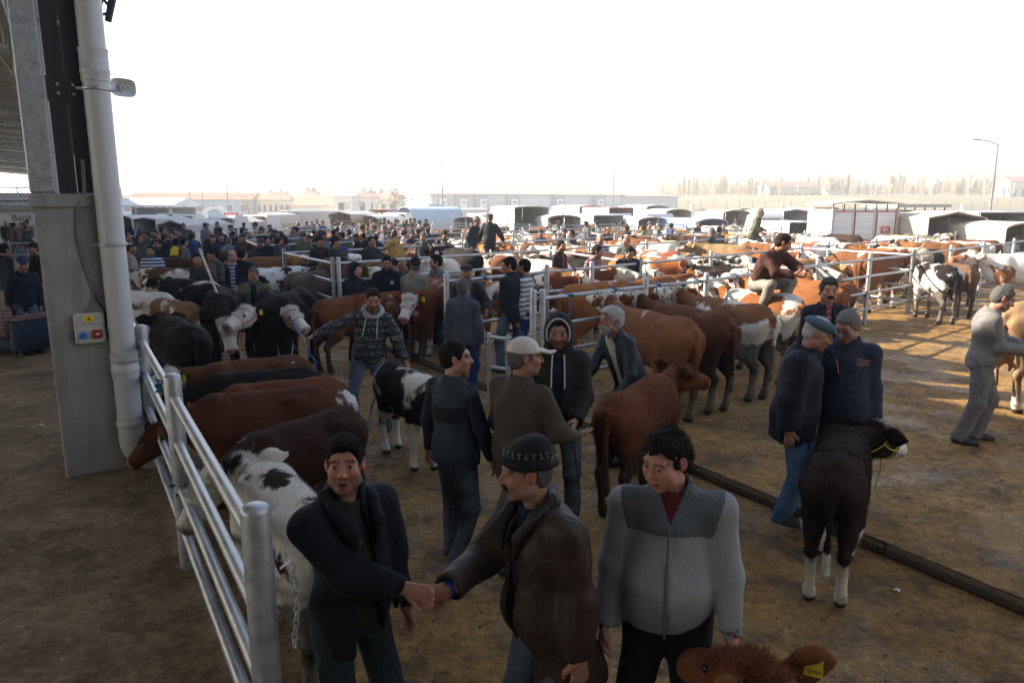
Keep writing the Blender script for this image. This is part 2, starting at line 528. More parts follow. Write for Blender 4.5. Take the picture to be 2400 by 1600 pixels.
@cached
def coat(fur=0):
    """cattle coat: dye from the object's colour, white patches, face, socks and dung from object values"""
    m, n = newmat('cattle_coat')
    oi = n.n.new('ShaderNodeObjectInfo'); o = n.obj()
    msk = n.attr('mask'); sp = n('ShaderNodeSeparateColor', {'Color': msk.outputs['Color']})
    r3 = n('ShaderNodeCombineXYZ', {'X': n.attr('seed', 'OBJECT').outputs['Fac'], 'Y': n.math('MULTIPLY', n.attr('seed', 'OBJECT').outputs['Fac'], 1.7), 'Z': n.math('MULTIPLY', n.attr('seed', 'OBJECT').outputs['Fac'], .6)})
    po = n('ShaderNodeVectorMath', {0: o, 1: r3.outputs[0]}, operation='ADD').outputs[0]
    tone = n.noise(2.2, 3, .6, po)
    base = n.mix(1.0, oi.outputs['Color'], n.mix(tone, (.55, .5, .47), (1.35, 1.35, 1.4)), 'MULTIPLY')
    # darker legs and neck, as cattle have
    hairn = n.noise(70, 4, .7, n.scaled(po, (.35, 1, 1)))
    base = n.mix(1.0, base, n.mix(hairn, (.75, .75, .75), (1.25, 1.25, 1.25)), 'MULTIPLY')
    pied = n.attr('pied', 'OBJECT').outputs['Fac']
    pat = n.noise(2.1, 5, .55, po, .3)
    w = n.math('MULTIPLY', n.math('SUBTRACT', n.math('ADD', n.math('ADD', pat, n.math('MULTIPLY', n.math('SUBTRACT', n.noise(24, 3, .7, po), .5), .10)), pied), 1.0), 20, True)
    face = n.math('MULTIPLY', sp.outputs[0], n.attr('face', 'OBJECT').outputs['Fac'])
    edge = n.math('MULTIPLY', n.math('SUBTRACT', n.math('ADD', face, n.math('MULTIPLY', n.noise(9, 4, .6, po), .5)), .62), 14, True)
    sock = n.math('MULTIPLY', sp.outputs[1], n.attr('socks', 'OBJECT').outputs['Fac'])
    sedge = n.math('MULTIPLY', n.math('SUBTRACT', n.math('ADD', sock, n.math('MULTIPLY', n.noise(7, 4, .6, po), .5)), .68), 10, True)
    white = n.math('MAXIMUM', n.math('MAXIMUM', w, edge), sedge)
    wc = n.mix(hairn, (.46, .43, .38), (.72, .69, .63))
    c = n.mix(white, base, wc)
    # dried dung on haunches and legs
    dn = n.noise(9, 5, .7, po)
    dm = n.math('MULTIPLY', n.attr('dirt', 'OBJECT').outputs['Fac'], n.attr('mud').outputs['Fac'])
    dm = n.math('MULTIPLY', n.math('SUBTRACT', n.math('ADD', dm, dn), .92), 7, True)
    c = n.mix(n.math('MULTIPLY', dm, .85), c, n.mix(n.noise(50, 3, .7, o), (.018, .012, .007), (.06, .042, .024)))
    c = n.mix(sp.outputs[2], c, n.attr('nose', 'OBJECT').outputs['Color'])
    c = n.mix(msk.outputs['Alpha'], c, (.035, .03, .026))
    n.out(c, .8, n.math('ADD', hairn, n.math('MULTIPLY', n.noise(18, 3, .6, po), .8)), .5, .014, 0, .10)
    return m

@cached
def ground_mat(kind='lane'):
    m, n = newmat('ground_' + kind)
    o = n.obj()
    big = n.noise(.35, 5, .6, o); mid = n.noise(1.6, 6, .65, o); fin = n.noise(14, 6, .75, o); grit = n.noise(70, 4, .7, o)
    straw = n.ramp(n.noise(28, 5, .8, n.scaled(o, (1, 2.2, 1)), .8), [(.52, 0), (.64, 1)])
    if kind == 'lane':   # sawdust, straw and trodden dung over concrete
        c = n.mix(n.ramp(mid, [(.35, 0), (.65, 1)]), (.185, .092, .022), (.30, .168, .044))
        c = n.mix(n.math('MULTIPLY', straw, .6), c, (.44, .28, .10))
        dark = n.ramp(n.noise(2.6, 6, .7, o), [(.47, 0), (.62, 1)])
        c = n.mix(n.math('MULTIPLY', dark, .8), c, (.068, .038, .014))
        bare = n.math('MULTIPLY', n.ramp(big, [(.50, 0), (.58, 1)]), n.ramp(fin, [(.44, 0), (.56, 1)]))
        c = n.mix(n.math('MULTIPLY', bare, .32), c, (.33, .25, .15))
        clod = n.ramp(n.noise(9, 4, .6, o), [(.64, 0), (.69, 1)])
        c = n.mix(n.math('MULTIPLY', clod, .8), c, (.045, .031, .017))
        fl = n.ramp(n('ShaderNodeTexVoronoi', {'Scale': 24.0, 'Vector': o}).outputs['Distance'], [(.0, 1), (.035, 1), (.06, 0)])
        c = n.mix(n.math('MULTIPLY', n.math('MULTIPLY', fl, n.ramp(mid, [(.5, 0), (.6, 1)])), .5), c, (.48, .40, .25))
        c = n.mix(1.0, c, n.ramp(fin, [(.32, .50), (.5, .95), (.68, 1.5)]), 'MULTIPLY'); c = n.mix(1.0, c, n.ramp(grit, [(.35, .72), (.65, 1.3)]), 'MULTIPLY')
        wet = n.ramp(n.noise(.9, 4, .6, n.scaled(o, (1, 1, 1), (4, 2, 0))), [(.50, .8), (.62, .25)])
        h = n.math('ADD', n.math('ADD', n.math('MULTIPLY', fin, .8), n.math('MULTIPLY', grit, .35)), n.math('ADD', n.math('MULTIPLY', clod, .5), n.math('MULTIPLY', straw, .25)))
        n.out(c, wet, h, .8, .03, 0, .35)
    elif kind == 'concrete':
        c = n.mix(n.ramp(mid, [(.3, 0), (.7, 1)]), (.17, .108, .05), (.32, .225, .125))
        dark = n.ramp(n.noise(1.3, 6, .72, o), [(.45, 0), (.62, 1)])
        c = n.mix(n.math('MULTIPLY', dark, .78), c, (.085, .058, .03))
        clod = n.ramp(n.noise(7, 5, .7, o), [(.62, 0), (.68, 1)])
        c = n.mix(n.math('MULTIPLY', clod, .7), c, (.05, .036, .02))
        c = n.mix(n.math('MULTIPLY', n.ramp(fin, [(.58, 0), (.7, 1)]), .35), c, (.42, .39, .33))
        c = n.mix(1.0, c, n.ramp(fin, [(.32, .55), (.5, .95), (.68, 1.4)]), 'MULTIPLY'); c = n.mix(1.0, c, n.ramp(grit, [(.35, .75), (.65, 1.25)]), 'MULTIPLY')
        h = n.math('ADD', n.math('MULTIPLY', fin, .6), n.math('ADD', n.math('MULTIPLY', grit, .4), n.math('MULTIPLY', clod, .5)))
        n.out(c, .8, h, .6, .02, 0, .3)
    elif kind == 'apron':
        c = n.mix(n.ramp(mid, [(.3, 0), (.7, 1)]), (.34, .32, .29), (.45, .43, .39))
        n.out(c, .85, fin, .3, .02)
    else:                # dry autumn field
        c = n.mix(n.ramp(n.noise(.03, 6, .6, o), [(.4, 0), (.6, 1)]), (.21, .18, .10), (.30, .25, .15))
        c = n.mix(n.math('MULTIPLY', n.ramp(n.noise(.12, 5, .7, o), [(.5, 0), (.62, 1)]), .5), c, (.12, .125, .06))
        n.out(c, .95, fin, .4, .1)
    return m

@cached
def concrete_mat():
    m, n = newmat('cast_concrete')
    o = n.obj()
    f = n.noise(3, 6, .65, o); g = n.noise(40, 4, .7, o)
    c = n.mix(n.ramp(f, [(.3, 0), (.7, 1)]), (.26, .255, .24), (.36, .355, .335))
    st = n.ramp(n.noise(7, 4, .6, n.scaled(o, (1, 1, .12))), [(.5, 0), (.68, 1)])
    c = n.mix(n.math('MULTIPLY', st, .45), c, (.16, .15, .135))
    sp = n.ramp(n.noise(24, 3, .6, o), [(.66, 0), (.7, 1)])
    c = n.mix(n.math('MULTIPLY', sp, .5), c, (.10, .09, .08))
    n.out(c, .85, n.math('ADD', g, n.math('MULTIPLY', sp, -.6)), .35, .006)
    return m

@cached
def canvas(col, var=.15):
    m, n = newmat('canvas')
    o = n.obj(); f = n.noise(2.0, 5, .6, o)
    c = n.mix(f, tuple(x * (1 - var) for x in col), tuple(min(.9, x * (1 + var)) for x in col))
    c = n.mix(n.math('MULTIPLY', n.ramp(n.noise(1.1, 5, .7, o), [(.5, 0), (.7, 1)]), .25), c, (.25, .22, .18))
    n.out(c, .75, n.noise(5, 4, .6, o), .5, .05)
    return m

@cached
def corrugated(col, scale=10.0, axis='X', metal=.0):
    m, n = newmat('sheeting')
    o = n.obj()
    wv = n('ShaderNodeTexWave', {'Scale': scale, 'Vector': o}, bands_direction=axis)
    f = n.noise(.8, 5, .6, o)
    c = n.mix(f, tuple(x * .85 for x in col), tuple(min(.9, x * 1.12) for x in col))
    n.out(c, .5, wv.outputs[1], .5, .03, metal)
    return m

@cached
def leafy(c1, c2, rough=.8):
    m, n = newmat('leaves')
    oi = n.n.new('ShaderNodeObjectInfo')
    c = n.mix(n.noise(3, 3, .6, n.obj()), c1, c2)
    n.out(c, rough)
    return m

# ------------------------------------------------------------------ cattle
def cow_mesh(name, s=1.0, h=.022, neck_yaw=0.0, neck_pitch=.25, head_pitch=-.55, head_yaw=0.0, walk=0.0, fat=1.0, udder=False, calf=0.0, ear=1.0, seed=0, tail_swing=0.0, fur=0, furlen=.03):
    """one continuous animal facing +X, standing on z=0; returns mesh, head frame (and a fur mesh)"""
    r = random.Random(seed)
    leg = 1 + .10 * calf; thin = 1 - .16 * calf; ln = 1 - .12 * calf
    P3 = lambda x, y, z: np.array([x * ln * s, y * s * fat * thin, z * s])
    nb = np.array([.56 * ln, 0, 1.06]) * s
    nl = (.50 - .06 * calf) * s
    nd = np.array([math.cos(neck_pitch) * math.cos(neck_yaw), math.cos(neck_pitch) * math.sin(neck_yaw), math.sin(neck_pitch)])
    poll = nb + nd * nl
    hy = neck_yaw + head_yaw
    hd = np.array([math.cos(head_pitch) * math.cos(hy), math.cos(head_pitch) * math.sin(hy), math.sin(head_pitch)])
    side = unit(np.cross([0, 0, 1.0], hd)); upv = unit(np.cross(hd, side))
    hs = s * (1.12 + .10 * calf); hl = .40 * hs
    muz = poll + hd * hl
    ears = []
    for sg in (1, -1):
        e0 = poll + side * sg * .09 * hs + upv * .015 * hs - hd * .01
        e1 = e0 + unit(side * sg * 1.0 - hd * .18 + upv * (-.2 + .25 * r.random())) * .21 * hs * ear
        ears.append((e0, e1))
    pts = [muz + hd * .08, poll + upv * .2, ears[0][1], ears[1][1], nb]
    lo = np.minimum(np.array([-.98 * ln, -.36 * fat, -.02]) * s, np.min(pts, 0) - .1 * s)
    hi = np.maximum(np.array([.8 * ln, .36 * fat, 1.42]) * s, np.max(pts, 0) + .1 * s)
    v = Vol(lo, hi, h)
    k = .09 * s
    # trunk
    v.ell(P3(.10, 0, .95), np.array([.60 * ln, .275 * fat * thin, .325]) * s, k)
    v.ell(P3(-.12, 0, .86), np.array([.46 * ln, .285 * fat * thin, .27 - .05 * calf]) * s, k)
    v.cone(P3(.50, 0, 1.15), P3(-.62, 0, 1.17), .105 * s, .10 * s, k)
    v.ell(P3(-.50, 0, 1.03), np.array([.31 * ln, .24 * fat * thin, .24]) * s, k)
    v.ell(P3(.60, 0, .86), np.array([.17, .17 * thin, .25]) * s, k)
    for sg in (1, -1):
        v.ell(P3(.45, .13 * sg, .95), np.array([.17, .13, .30]) * s, k)
        v.ell(P3(-.34, .185 * sg, 1.175), np.array([.10, .05, .05]) * s, .08 * s)
        v.ell(P3(-.76, .10 * sg, 1.06), np.array([.07, .06, .07]) * s, .06 * s)
    # neck, dewlap
    v.cone(nb - nd * .06 * s, poll - nd * .03 * s - upv * .03 * s, .205 * s, .118 * s, k, flat=(-math.sin(neck_yaw), math.cos(neck_yaw), 0), fm=1.35)
    v.cone(P3(.62, 0, .78), poll * .55 + nb * .45 - np.array([0, 0, .17 * s]), .09 * s, .045 * s, .09 * s, flat=(-math.sin(neck_yaw), math.cos(neck_yaw), 0), fm=2.0)
    # legs
    for sg in (1, -1):
        w = walk * sg
        el = P3(.43, .155 * sg, .74); kn = P3(.46 + .10 * w, .145 * sg, .40); ft = P3(.44 + .17 * w, .14 * sg, .125); ho = P3(.48 + .18 * w, .14 * sg, .035)
        v.cone(el + vec(0, 0, .1 * s), kn, .115 * s, .062 * s, .06 * s); v.ell(kn, np.array([.062, .058, .075]) * s, .03 * s)
        v.cone(kn, ft, .047 * s, .041 * s, .03 * s); v.cone(ft, ho, .052 * s, .058 * s, .02 * s)
        w = -walk * sg
        hp = P3(-.50, .14 * sg, .98); sf = P3(-.40 + .05 * w, .17 * sg, .70); hk = P3(-.67 + .12 * w, .145 * sg, .47); ft = P3(-.62 + .17 * w, .14 * sg, .125); ho = P3(-.575 + .18 * w, .14 * sg, .035)
        v.cone(hp, sf, .20 * s * (1 - .12 * calf), .125 * s, .10 * s, flat=(0, 1, 0), fm=1.3)
        v.cone(P3(-.62, .12 * sg, .96), P3(-.60, .14 * sg, .66), .15 * s, .085 * s, .1 * s, flat=(0, 1, 0), fm=1.4)
        v.cone(sf + vec(-.05 * s, 0, -.04 * s), hk, .12 * s, .056 * s, .07 * s, flat=(0, 1, 0), fm=1.25)
        v.ell(hk, np.array([.062, .045, .07]) * s, .03 * s)
        v.cone(hk, ft, .046 * s, .043 * s, .03 * s); v.cone(ft, ho, .053 * s, .058 * s, .02 * s)
    if udder:
        v.ell(P3(-.38, 0, .62), np.array([.17, .15, .14]) * s, .05 * s)
        for sx in (-.44, -.31):
            for sg in (1, -1): v.cone(P3(sx, .07 * sg, .52), P3(sx, .08 * sg, .44), .025 * s, .018 * s, .02 * s)
    # head
    top = poll + upv * .015 * hs
    v.ell(poll + hd * .03 * hs, np.array([.10, .105, .10]) * hs, .05 * s, M=np.stack([hd, side, upv], 1))
    v.cone(top + hd * .05 * hs - upv * .035 * hs, muz - hd * .07 * hs - upv * .004 * hs, .112 * hs, .074 * hs, .05 * s)
    v.cone(poll + hd * .08 * hs - upv * .105 * hs, muz - hd * .05 * hs - upv * .045 * hs, .082 * hs, .052 * hs, .05 * s, flat=side, fm=1.1)
    v.ell(muz - upv * .006 * hs - hd * .01 * hs, np.array([.055, .090, .070]) * hs, .035 * s, M=np.stack([hd, side, upv], 1))
    v.ell(muz + hd * .0 - upv * .055 * hs, np.array([.05, .055, .03]) * hs, .025 * s, M=np.stack([hd, side, upv], 1))
    for sg in (1, -1):
        v.ell(poll + hd * .17 * hs + side * sg * .083 * hs + upv * .035 * hs, np.array([.045, .03, .035]) * hs, .03 * s)
        e0, e1 = ears[sg == -1]
        fl = unit(np.cross(e1 - e0, hd + upv * .6)); fl2 = unit(np.cross(e1 - e0, fl))
        mid = (e0 + e1) / 2
        er = .075 * hs * ear; fm_ = max(1.5, min(3.2, er / (h * .95))); v.cone(e0, mid, .04 * hs, er, .02 * s, flat=fl2, fm=fm_); v.cone(mid, e1, er, .025 * hs, .02 * s, flat=fl2, fm=fm_)
        v.cone(e0 * .6 + mid * .4 + fl2 * .03 * hs, mid * .4 + e1 * .6 + fl2 * .035 * hs, .03 * hs, .02 * hs, .02 * s, 's')
        v.ell(muz + hd * .046 * hs + side * sg * .040 * hs + upv * .012 * hs, np.array([.018, .016, .014]) * hs, .012, 's')
    # tail
    tx = P3(-.80, 0, 1.13)
    tp = [P3(-.66, 0, 1.19), tx, tx + vec(-.05 * s, tail_swing * .1, -.22 * s), tx + vec(-.03 * s, tail_swing * .3, -.5 * s), tx + vec(-.02 * s, tail_swing * .4, -.78 * s)]
    v.chain(tp, [.05 * s, .04 * s, .03 * s, max(.026 * s, h * .95), max(.04 * s, h)], .03 * s)
    v.ripple(.006 * s, 9 / s, seed)
    V, Q = v.skin()
    V = relax(V, Q, 1, .35)
    # masks
    rel = V - poll
    t = rel @ hd / hl; lat = np.abs(rel @ side) / (.11 * hs); upc = rel @ upv
    inhead = sstep(-.22, -.02, t) * (np.linalg.norm(rel - np.outer(np.clip(t, 0, 1) * hl, hd), axis=1) < .21 * hs)
    onear = np.zeros(len(V), bool)
    for e0, e1 in ears:
        d = e1 - e0; q = V - e0; tt = q @ d / (d @ d)
        onear |= (tt > .22) & (tt < 1.3) & (np.linalg.norm(q - np.outer(np.clip(tt, 0, 1), d), axis=1) < .085 * hs * ear)
    front = (.60 + .40 * sstep(-.10, .0, upc / hs) * (1 - .6 * sstep(.55, 1.0, lat)) * sstep(-.15, .05, t)); front = np.maximum(front, sstep(.55, .8, t))
    face = inhead * np.where(onear, 0, 1) * front
    legm = 1 - sstep(.22 * s, .62 * s, V[:, 2])
    bel = (1 - sstep(.60 * s, .78 * s, V[:, 2])) * .75
    sock = np.maximum(legm, bel * (np.abs(V[:, 0]) < .5 * s))
    tuft = (V[:, 0] < tx[0] - .0 * s) & (V[:, 2] < .55 * s) & (np.abs(V[:, 1]) < .12 + abs(tail_swing))
    sock = np.maximum(sock, np.where(tuft & (V[:, 2] > .25 * s) & (V[:, 0] < -.76 * s * ln), .8, 0))
    nose = sstep(.98, 1.06, t) * (np.linalg.norm(V - muz, axis=1) < .11 * hs) * .85 * (upc > -.055 * hs)
    hoof = (V[:, 2] < .055 * s).astype(float)
    for sg in (1, -1):
        hoof = np.maximum(hoof, np.clip(1.6 - np.linalg.norm(V - (muz + hd * .042 * hs + side * sg * .040 * hs + upv * .014 * hs), axis=1) / (.020 * hs), 0, 1))
        hoof = np.maximum(hoof, .75 * np.clip(1.5 - np.linalg.norm((V - (poll + hd * .165 * hs + side * sg * .095 * hs + upv * .040 * hs)), axis=1) / (.026 * hs), 0, 1))
    hoof = np.maximum(hoof, .6 * (np.abs(upc + .048 * hs - .02 * hs * (t - 1)) < .009 * hs) * (t > .72) * (np.linalg.norm(V - muz, axis=1) < .15 * hs))
    mask = np.stack([face, sock, nose, hoof], 1)
    rear = sstep(-.25 * s, -.6 * s, V[:, 0]) * (1 - sstep(.55 * s, 1.0 * s, V[:, 2])) + .75 * (1 - sstep(.25 * s, .75 * s, V[:, 2]))
    mud = np.repeat(np.clip(rear, 0, 1)[:, None], 4, 1)
    me = to_mesh(name, V, Q, coat(), True, {'mask': mask, 'mud': mud})
    fr = dict(poll=poll, hd=hd, side=side, up=upv, muz=muz, hs=hs, ears=ears, s=s, nd=nd, nb=nb, fur=None)
    if fur:
        eo = [e for e, _ in fr['ears']]; ee = [e for _, e in fr['ears']]
        keep = lambda c, n: (np.minimum(np.linalg.norm(c - (eo[0] * .3 + ee[0] * .7), axis=1), np.linalg.norm(c - (eo[1] * .3 + ee[1] * .7), axis=1)) > .10 * hs * ear) * (c[:, 2] > .3 * s) * (np.linalg.norm(c - muz, axis=1) > .13 * hs) * 1.0
        fv, ff, src = blades(V, Q, fur, furlen, seed, keep)
        fm = np.repeat(mask[Q[src, 0]], 3, 0); fmu = np.repeat(mud[Q[src, 0]], 3, 0)
        fr['fur'] = to_mesh(name + '_fur', fv, ff, coat(), True, {'mask': fm, 'mud': fmu})
        # curly topknot
        kk = lambda c, n: ((np.abs((c - poll) @ side) < .08 * hs) & ((c - poll) @ upv > .02) & ((c - poll) @ hd < .2 * hs) & ((c - poll) @ hd > -.16 * hs)) * 1.0
        try:
            cv, cf, src = blades(V, Q, fur // 12, .05 * s, seed + 5, kk, back=hd + vec(0, 0, .3), jit=1.6)
            n0 = len(fv)
            fr['fur'] = to_mesh(name + '_fur', np.concatenate([fv, cv]), np.concatenate([ff, cf + n0]), coat(), True,
                {'mask': np.concatenate([fm, np.repeat(mask[Q[src, 0]], 3, 0)]), 'mud': np.concatenate([fmu, np.repeat(mud[Q[src, 0]], 3, 0)])})
        except ValueError: pass
    return me, fr

def ball(c, r, n=8):
    vs = []; fs = []
    for i in range(n // 2 + 1):
        a = math.pi * i / (n // 2)
        for k in range(n):
            q = 2 * math.pi * k / n
            vs.append((c[0] + r * math.sin(a) * math.cos(q), c[1] + r * math.sin(a) * math.sin(q), c[2] + r * math.cos(a)))
    for i in range(n // 2):
        for k in range(n): fs.append((i * n + k, (i + 1) * n + k, (i + 1) * n + (k + 1) % n, i * n + (k + 1) % n))
    return vs, fs

def cow_bits(fr, horns=0.0, tags=0, halter=None):
    """shared meshes for the small parts of one cow type: list of (name, mesh)"""
    out = []
    poll, hd, side, up, hs, muz = (fr[k] for k in ('poll', 'hd', 'side', 'up', 'hs', 'muz'))
    dark = plain((.012, .009, .008), .15)
    for sg in (1, -1):
        b = MB(); b.add(*ball(poll + hd * .175 * hs + side * sg * .097 * hs + up * .042 * hs, .022 * hs)); out.append(('eye', b.mesh('eye', dark, True)))
    if horns > 0:
        for sg in (1, -1):
            p0 = poll + side * sg * .085 * hs + up * .06 * hs
            p = [p0, p0 + (side * sg * .10 + up * .02) * hs * horns, p0 + (side * sg * .17 + up * .09 + hd * .03) * hs * horns, p0 + (side * sg * .17 + up * .2 + hd * .06) * hs * horns]
            b = MB(); b.tube(p, [.03 * hs, .026 * hs, .018 * hs, .006], 8); out.append(('horn', b.mesh('horn', plain((.42, .37, .28), .45, 0.0, .3), True)))
    for i in range(tags):
        e0, e1 = fr['ears'][i]
        c = e0 * .4 + e1 * .6; d = unit(e1 - e0); f = unit(hd + up * .3 - d * ((hd + up * .3) @ d)); dn = unit(np.cross(d, f)) if i == 0 else unit(np.cross(f, d))
        dn = vec(0, 0, -1) * .7 + dn * .3
        a = c + f * .03 * hs; w = d * .028; q = unit(dn) * .06; tn = f * .002
        vs = [a - w * .5 - q * .25, a + w * .5 - q * .25, a + w, a + w + q, a - w + q, a - w]
        vs = [x + tn for x in vs] + [x - tn for x in vs]
        b = MB(); b.add(vs, [tuple(range(6)), tuple(range(11, 5, -1))] + [(k, k + 6, (k + 1) % 6 + 6, (k + 1) % 6) for k in range(6)])
        out.append(('ear_tag', b.mesh('ear_tag', plain((.72, .60, .04), .5))))
    if halter:
        b = MB()
        def ring(c, ax, r1, r2, n=14, tilt=0):
            u, w = unit(np.cross(ax, side)) , side
            return [c + u * r1 * math.cos(6.2832 * k / n) + w * r2 * math.sin(6.2832 * k / n) for k in range(n + 1)]
        b.tube(ring(poll + hd * .235 * hs - up * .028 * hs, hd, .118 * hs, .090 * hs), .0045, 6, False)
        b.tube(ring(poll + hd * .02 * hs - up * .04 * hs, unit(hd - up * .5), .168 * hs, .117 * hs), .005, 6, False)
        for sg in (1, -1):
            b.tube([poll + hd * .235 * hs + side * sg * .096 * hs - up * .05 * hs, poll + hd * .12 * hs + side * sg * .105 * hs - up * .07 * hs, poll + side * sg * .118 * hs - up * .06 * hs], .006, 6)
        b.tube([poll + hd * .235 * hs - up * .135 * hs, poll + hd * .24 * hs - up * .13 * hs + vec(0, 0, -.12 * hs), poll + hd * .2 * hs - up * .12 * hs + vec(.02, .02, -.34 * hs)], .007, 6)
        out.append(('halter', b.mesh('halter', plain(halter, .8), True)))
    return out

def put_cow(proto, loc, yaw, label, col, pied=.0, face=0.0, socks=0.0, dirt=.5, nose=(.30, .16, .13), group=None, extra=(), scale=1.0, seed=None, fur=True):
    me, fr, bits = proto
    root = thing('cow', label, 'cow', loc, yaw, group)
    root.scale = (scale,) * 3
    sd = RNG.random() * 40 if seed is None else seed
    names = [('body', me)] + ([('fur', fr['fur'])] if fr.get('fur') and fur else []) + list(bits) + list(extra)
    for nm, m in names:
        o = link(nm, m, root)
        if nm in ('body', 'fur'):
            o.color = (*col, 1)
            o['pied'] = float(pied); o['face'] = float(face); o['socks'] = float(socks); o['dirt'] = float(dirt); o['seed'] = float(sd)
            o['nose'] = [float(x) for x in nose]
    return root

# ------------------------------------------------------------------ people
def ik(a, b, l1, l2, pole):
    """middle joint between a and b; also the end actually reached"""
    d = b - a; L = np.linalg.norm(d); m = (l1 + l2) * .995
    if L > m: b = a + d / L * m; d = b - a; L = m
    L = max(L, abs(l1 - l2) + .02)
    u = d / (np.linalg.norm(d) + 1e-9)
    x = (l1 * l1 - l2 * l2 + L * L) / (2 * L)
    hgt = math.sqrt(max(l1 * l1 - x * x, 0))
    p = np.asarray(pole, float); p = unit(p - u * (p @ u))
    return a + u * x + p * hgt, b

def skeleton(h=1.75, lean=0.0, side=0.0, twist=0.0, hyaw=0.0, hpitch=0.0, drop=0.0, shift=0.0, L=None, R=None, fl=None, fr=None, shoulder_w=.168, headscale=1.06, kneeout=.25, poleL=None, poleR=None):
    s = h / 1.75
    k = {'s': s}
    pel = vec(0, shift, .94) * s - vec(0, 0, drop)
    U = rot('z', twist) @ rot('y', side) @ rot('x', lean)
    def up(x, y, z): return pel + U @ (vec(x, y, z - .94) * s)
    k['pel'], k['U'], k['up'] = pel, U, up
    k['nb'] = up(0, .015, 1.475)
    Hr = rot('z', twist + hyaw) @ rot('y', side * .4) @ rot('x', lean * .45 + hpitch)
    nt = up(0, -.005, 1.53)
    hs = s * headscale * 1.02
    k['hc'] = nt + Hr @ (vec(0, -.02, .105) * hs); k['H'] = Hr; k['hs'] = hs
    for nm, sg, tgt, pole in (('L', 1, L, poleL), ('R', -1, R, poleR)):
        sh = up(shoulder_w * sg, .012, 1.405)
        if tgt is None: tg = up(sg * (shoulder_w + .075), -.03, .84)
        else: tg = np.asarray(tgt, float) * s
        el, wr = ik(sh, tg, .295 * s, .265 * s, U @ vec(sg * .45, 1, -.25) if pole is None else np.asarray(pole, float))
        k['sh' + nm], k['el' + nm], k['wr' + nm] = sh, el, wr
    for nm, sg, ft in (('L', 1, fl), ('R', -1, fr)):
        hp = pel + rot('z', twist * .5) @ (vec(.09 * sg, 0, -.03) * s)
        f = vec(.12 * sg, 0, 0) if ft is None else np.asarray(ft, float)
        if len(f) == 2: f = vec(f[0], f[1], 0)
        an = f * vec(s, s, 1) + vec(0, .03 * s, .085 * s)
        kn, an = ik(hp, an, .435 * s, .42 * s, vec(sg * kneeout, -1, 0))
        k['hp' + nm], k['kn' + nm], k['an' + nm] = hp, kn, an
    return k

def hand_into(v, W, d, pn, s, curl=.5, spread=.0, sg=1, k=.008, fat=1.0, fingers=True):
    """palm, four fingers and a thumb from the wrist W along d; pn = palm normal"""
    d = unit(d); pn = unit(pn - d * (pn @ d)); sd = unit(np.cross(d, pn)) * sg      # thumb side
    pc = W + d * .055 * s
    v.cone(W - d * .03 * s, W + d * .02 * s, .027 * s * fat, .026 * s * fat, .02, flat=pn, fm=1.25)
    v.cone(W + d * .025 * s, pc + d * .022 * s, .034 * s * fat, .040 * s * fat, .015, flat=pn, fm=2.0)
    if not fingers: return
    for i, (off, ln) in enumerate(((.031, .068), (.0105, .078), (-.0105, .073), (-.031, .056))):
        b = W + d * .088 * s + sd * off * s
        dirv = unit(d + sd * spread * off * 20)
        a1, a2 = curl * 1.0, curl * 2.1
        m = b + (dirv * math.cos(a1) + pn * math.sin(a1)) * ln * .5 * s
        e = m + (dirv * math.cos(a2) + pn * math.sin(a2)) * ln * .5 * s
        v.chain([b - d * .01, b, m, e], [.0105 * s * fat, .0102 * s * fat, .0095 * s * fat, .0078 * s * fat], .005)
    b = W + d * .03 * s + sd * .034 * s
    m = b + unit(d * .75 + sd * .75 + pn * .35) * .042 * s
    e = m + unit(d * .95 + sd * (.25 - curl * .4) + pn * (.25 + curl * .5)) * .036 * s
    v.chain([b - d * .012 * s, b, m, e], [.016 * s * fat, .0155 * s * fat, .012 * s * fat, .009 * s * fat], .01)

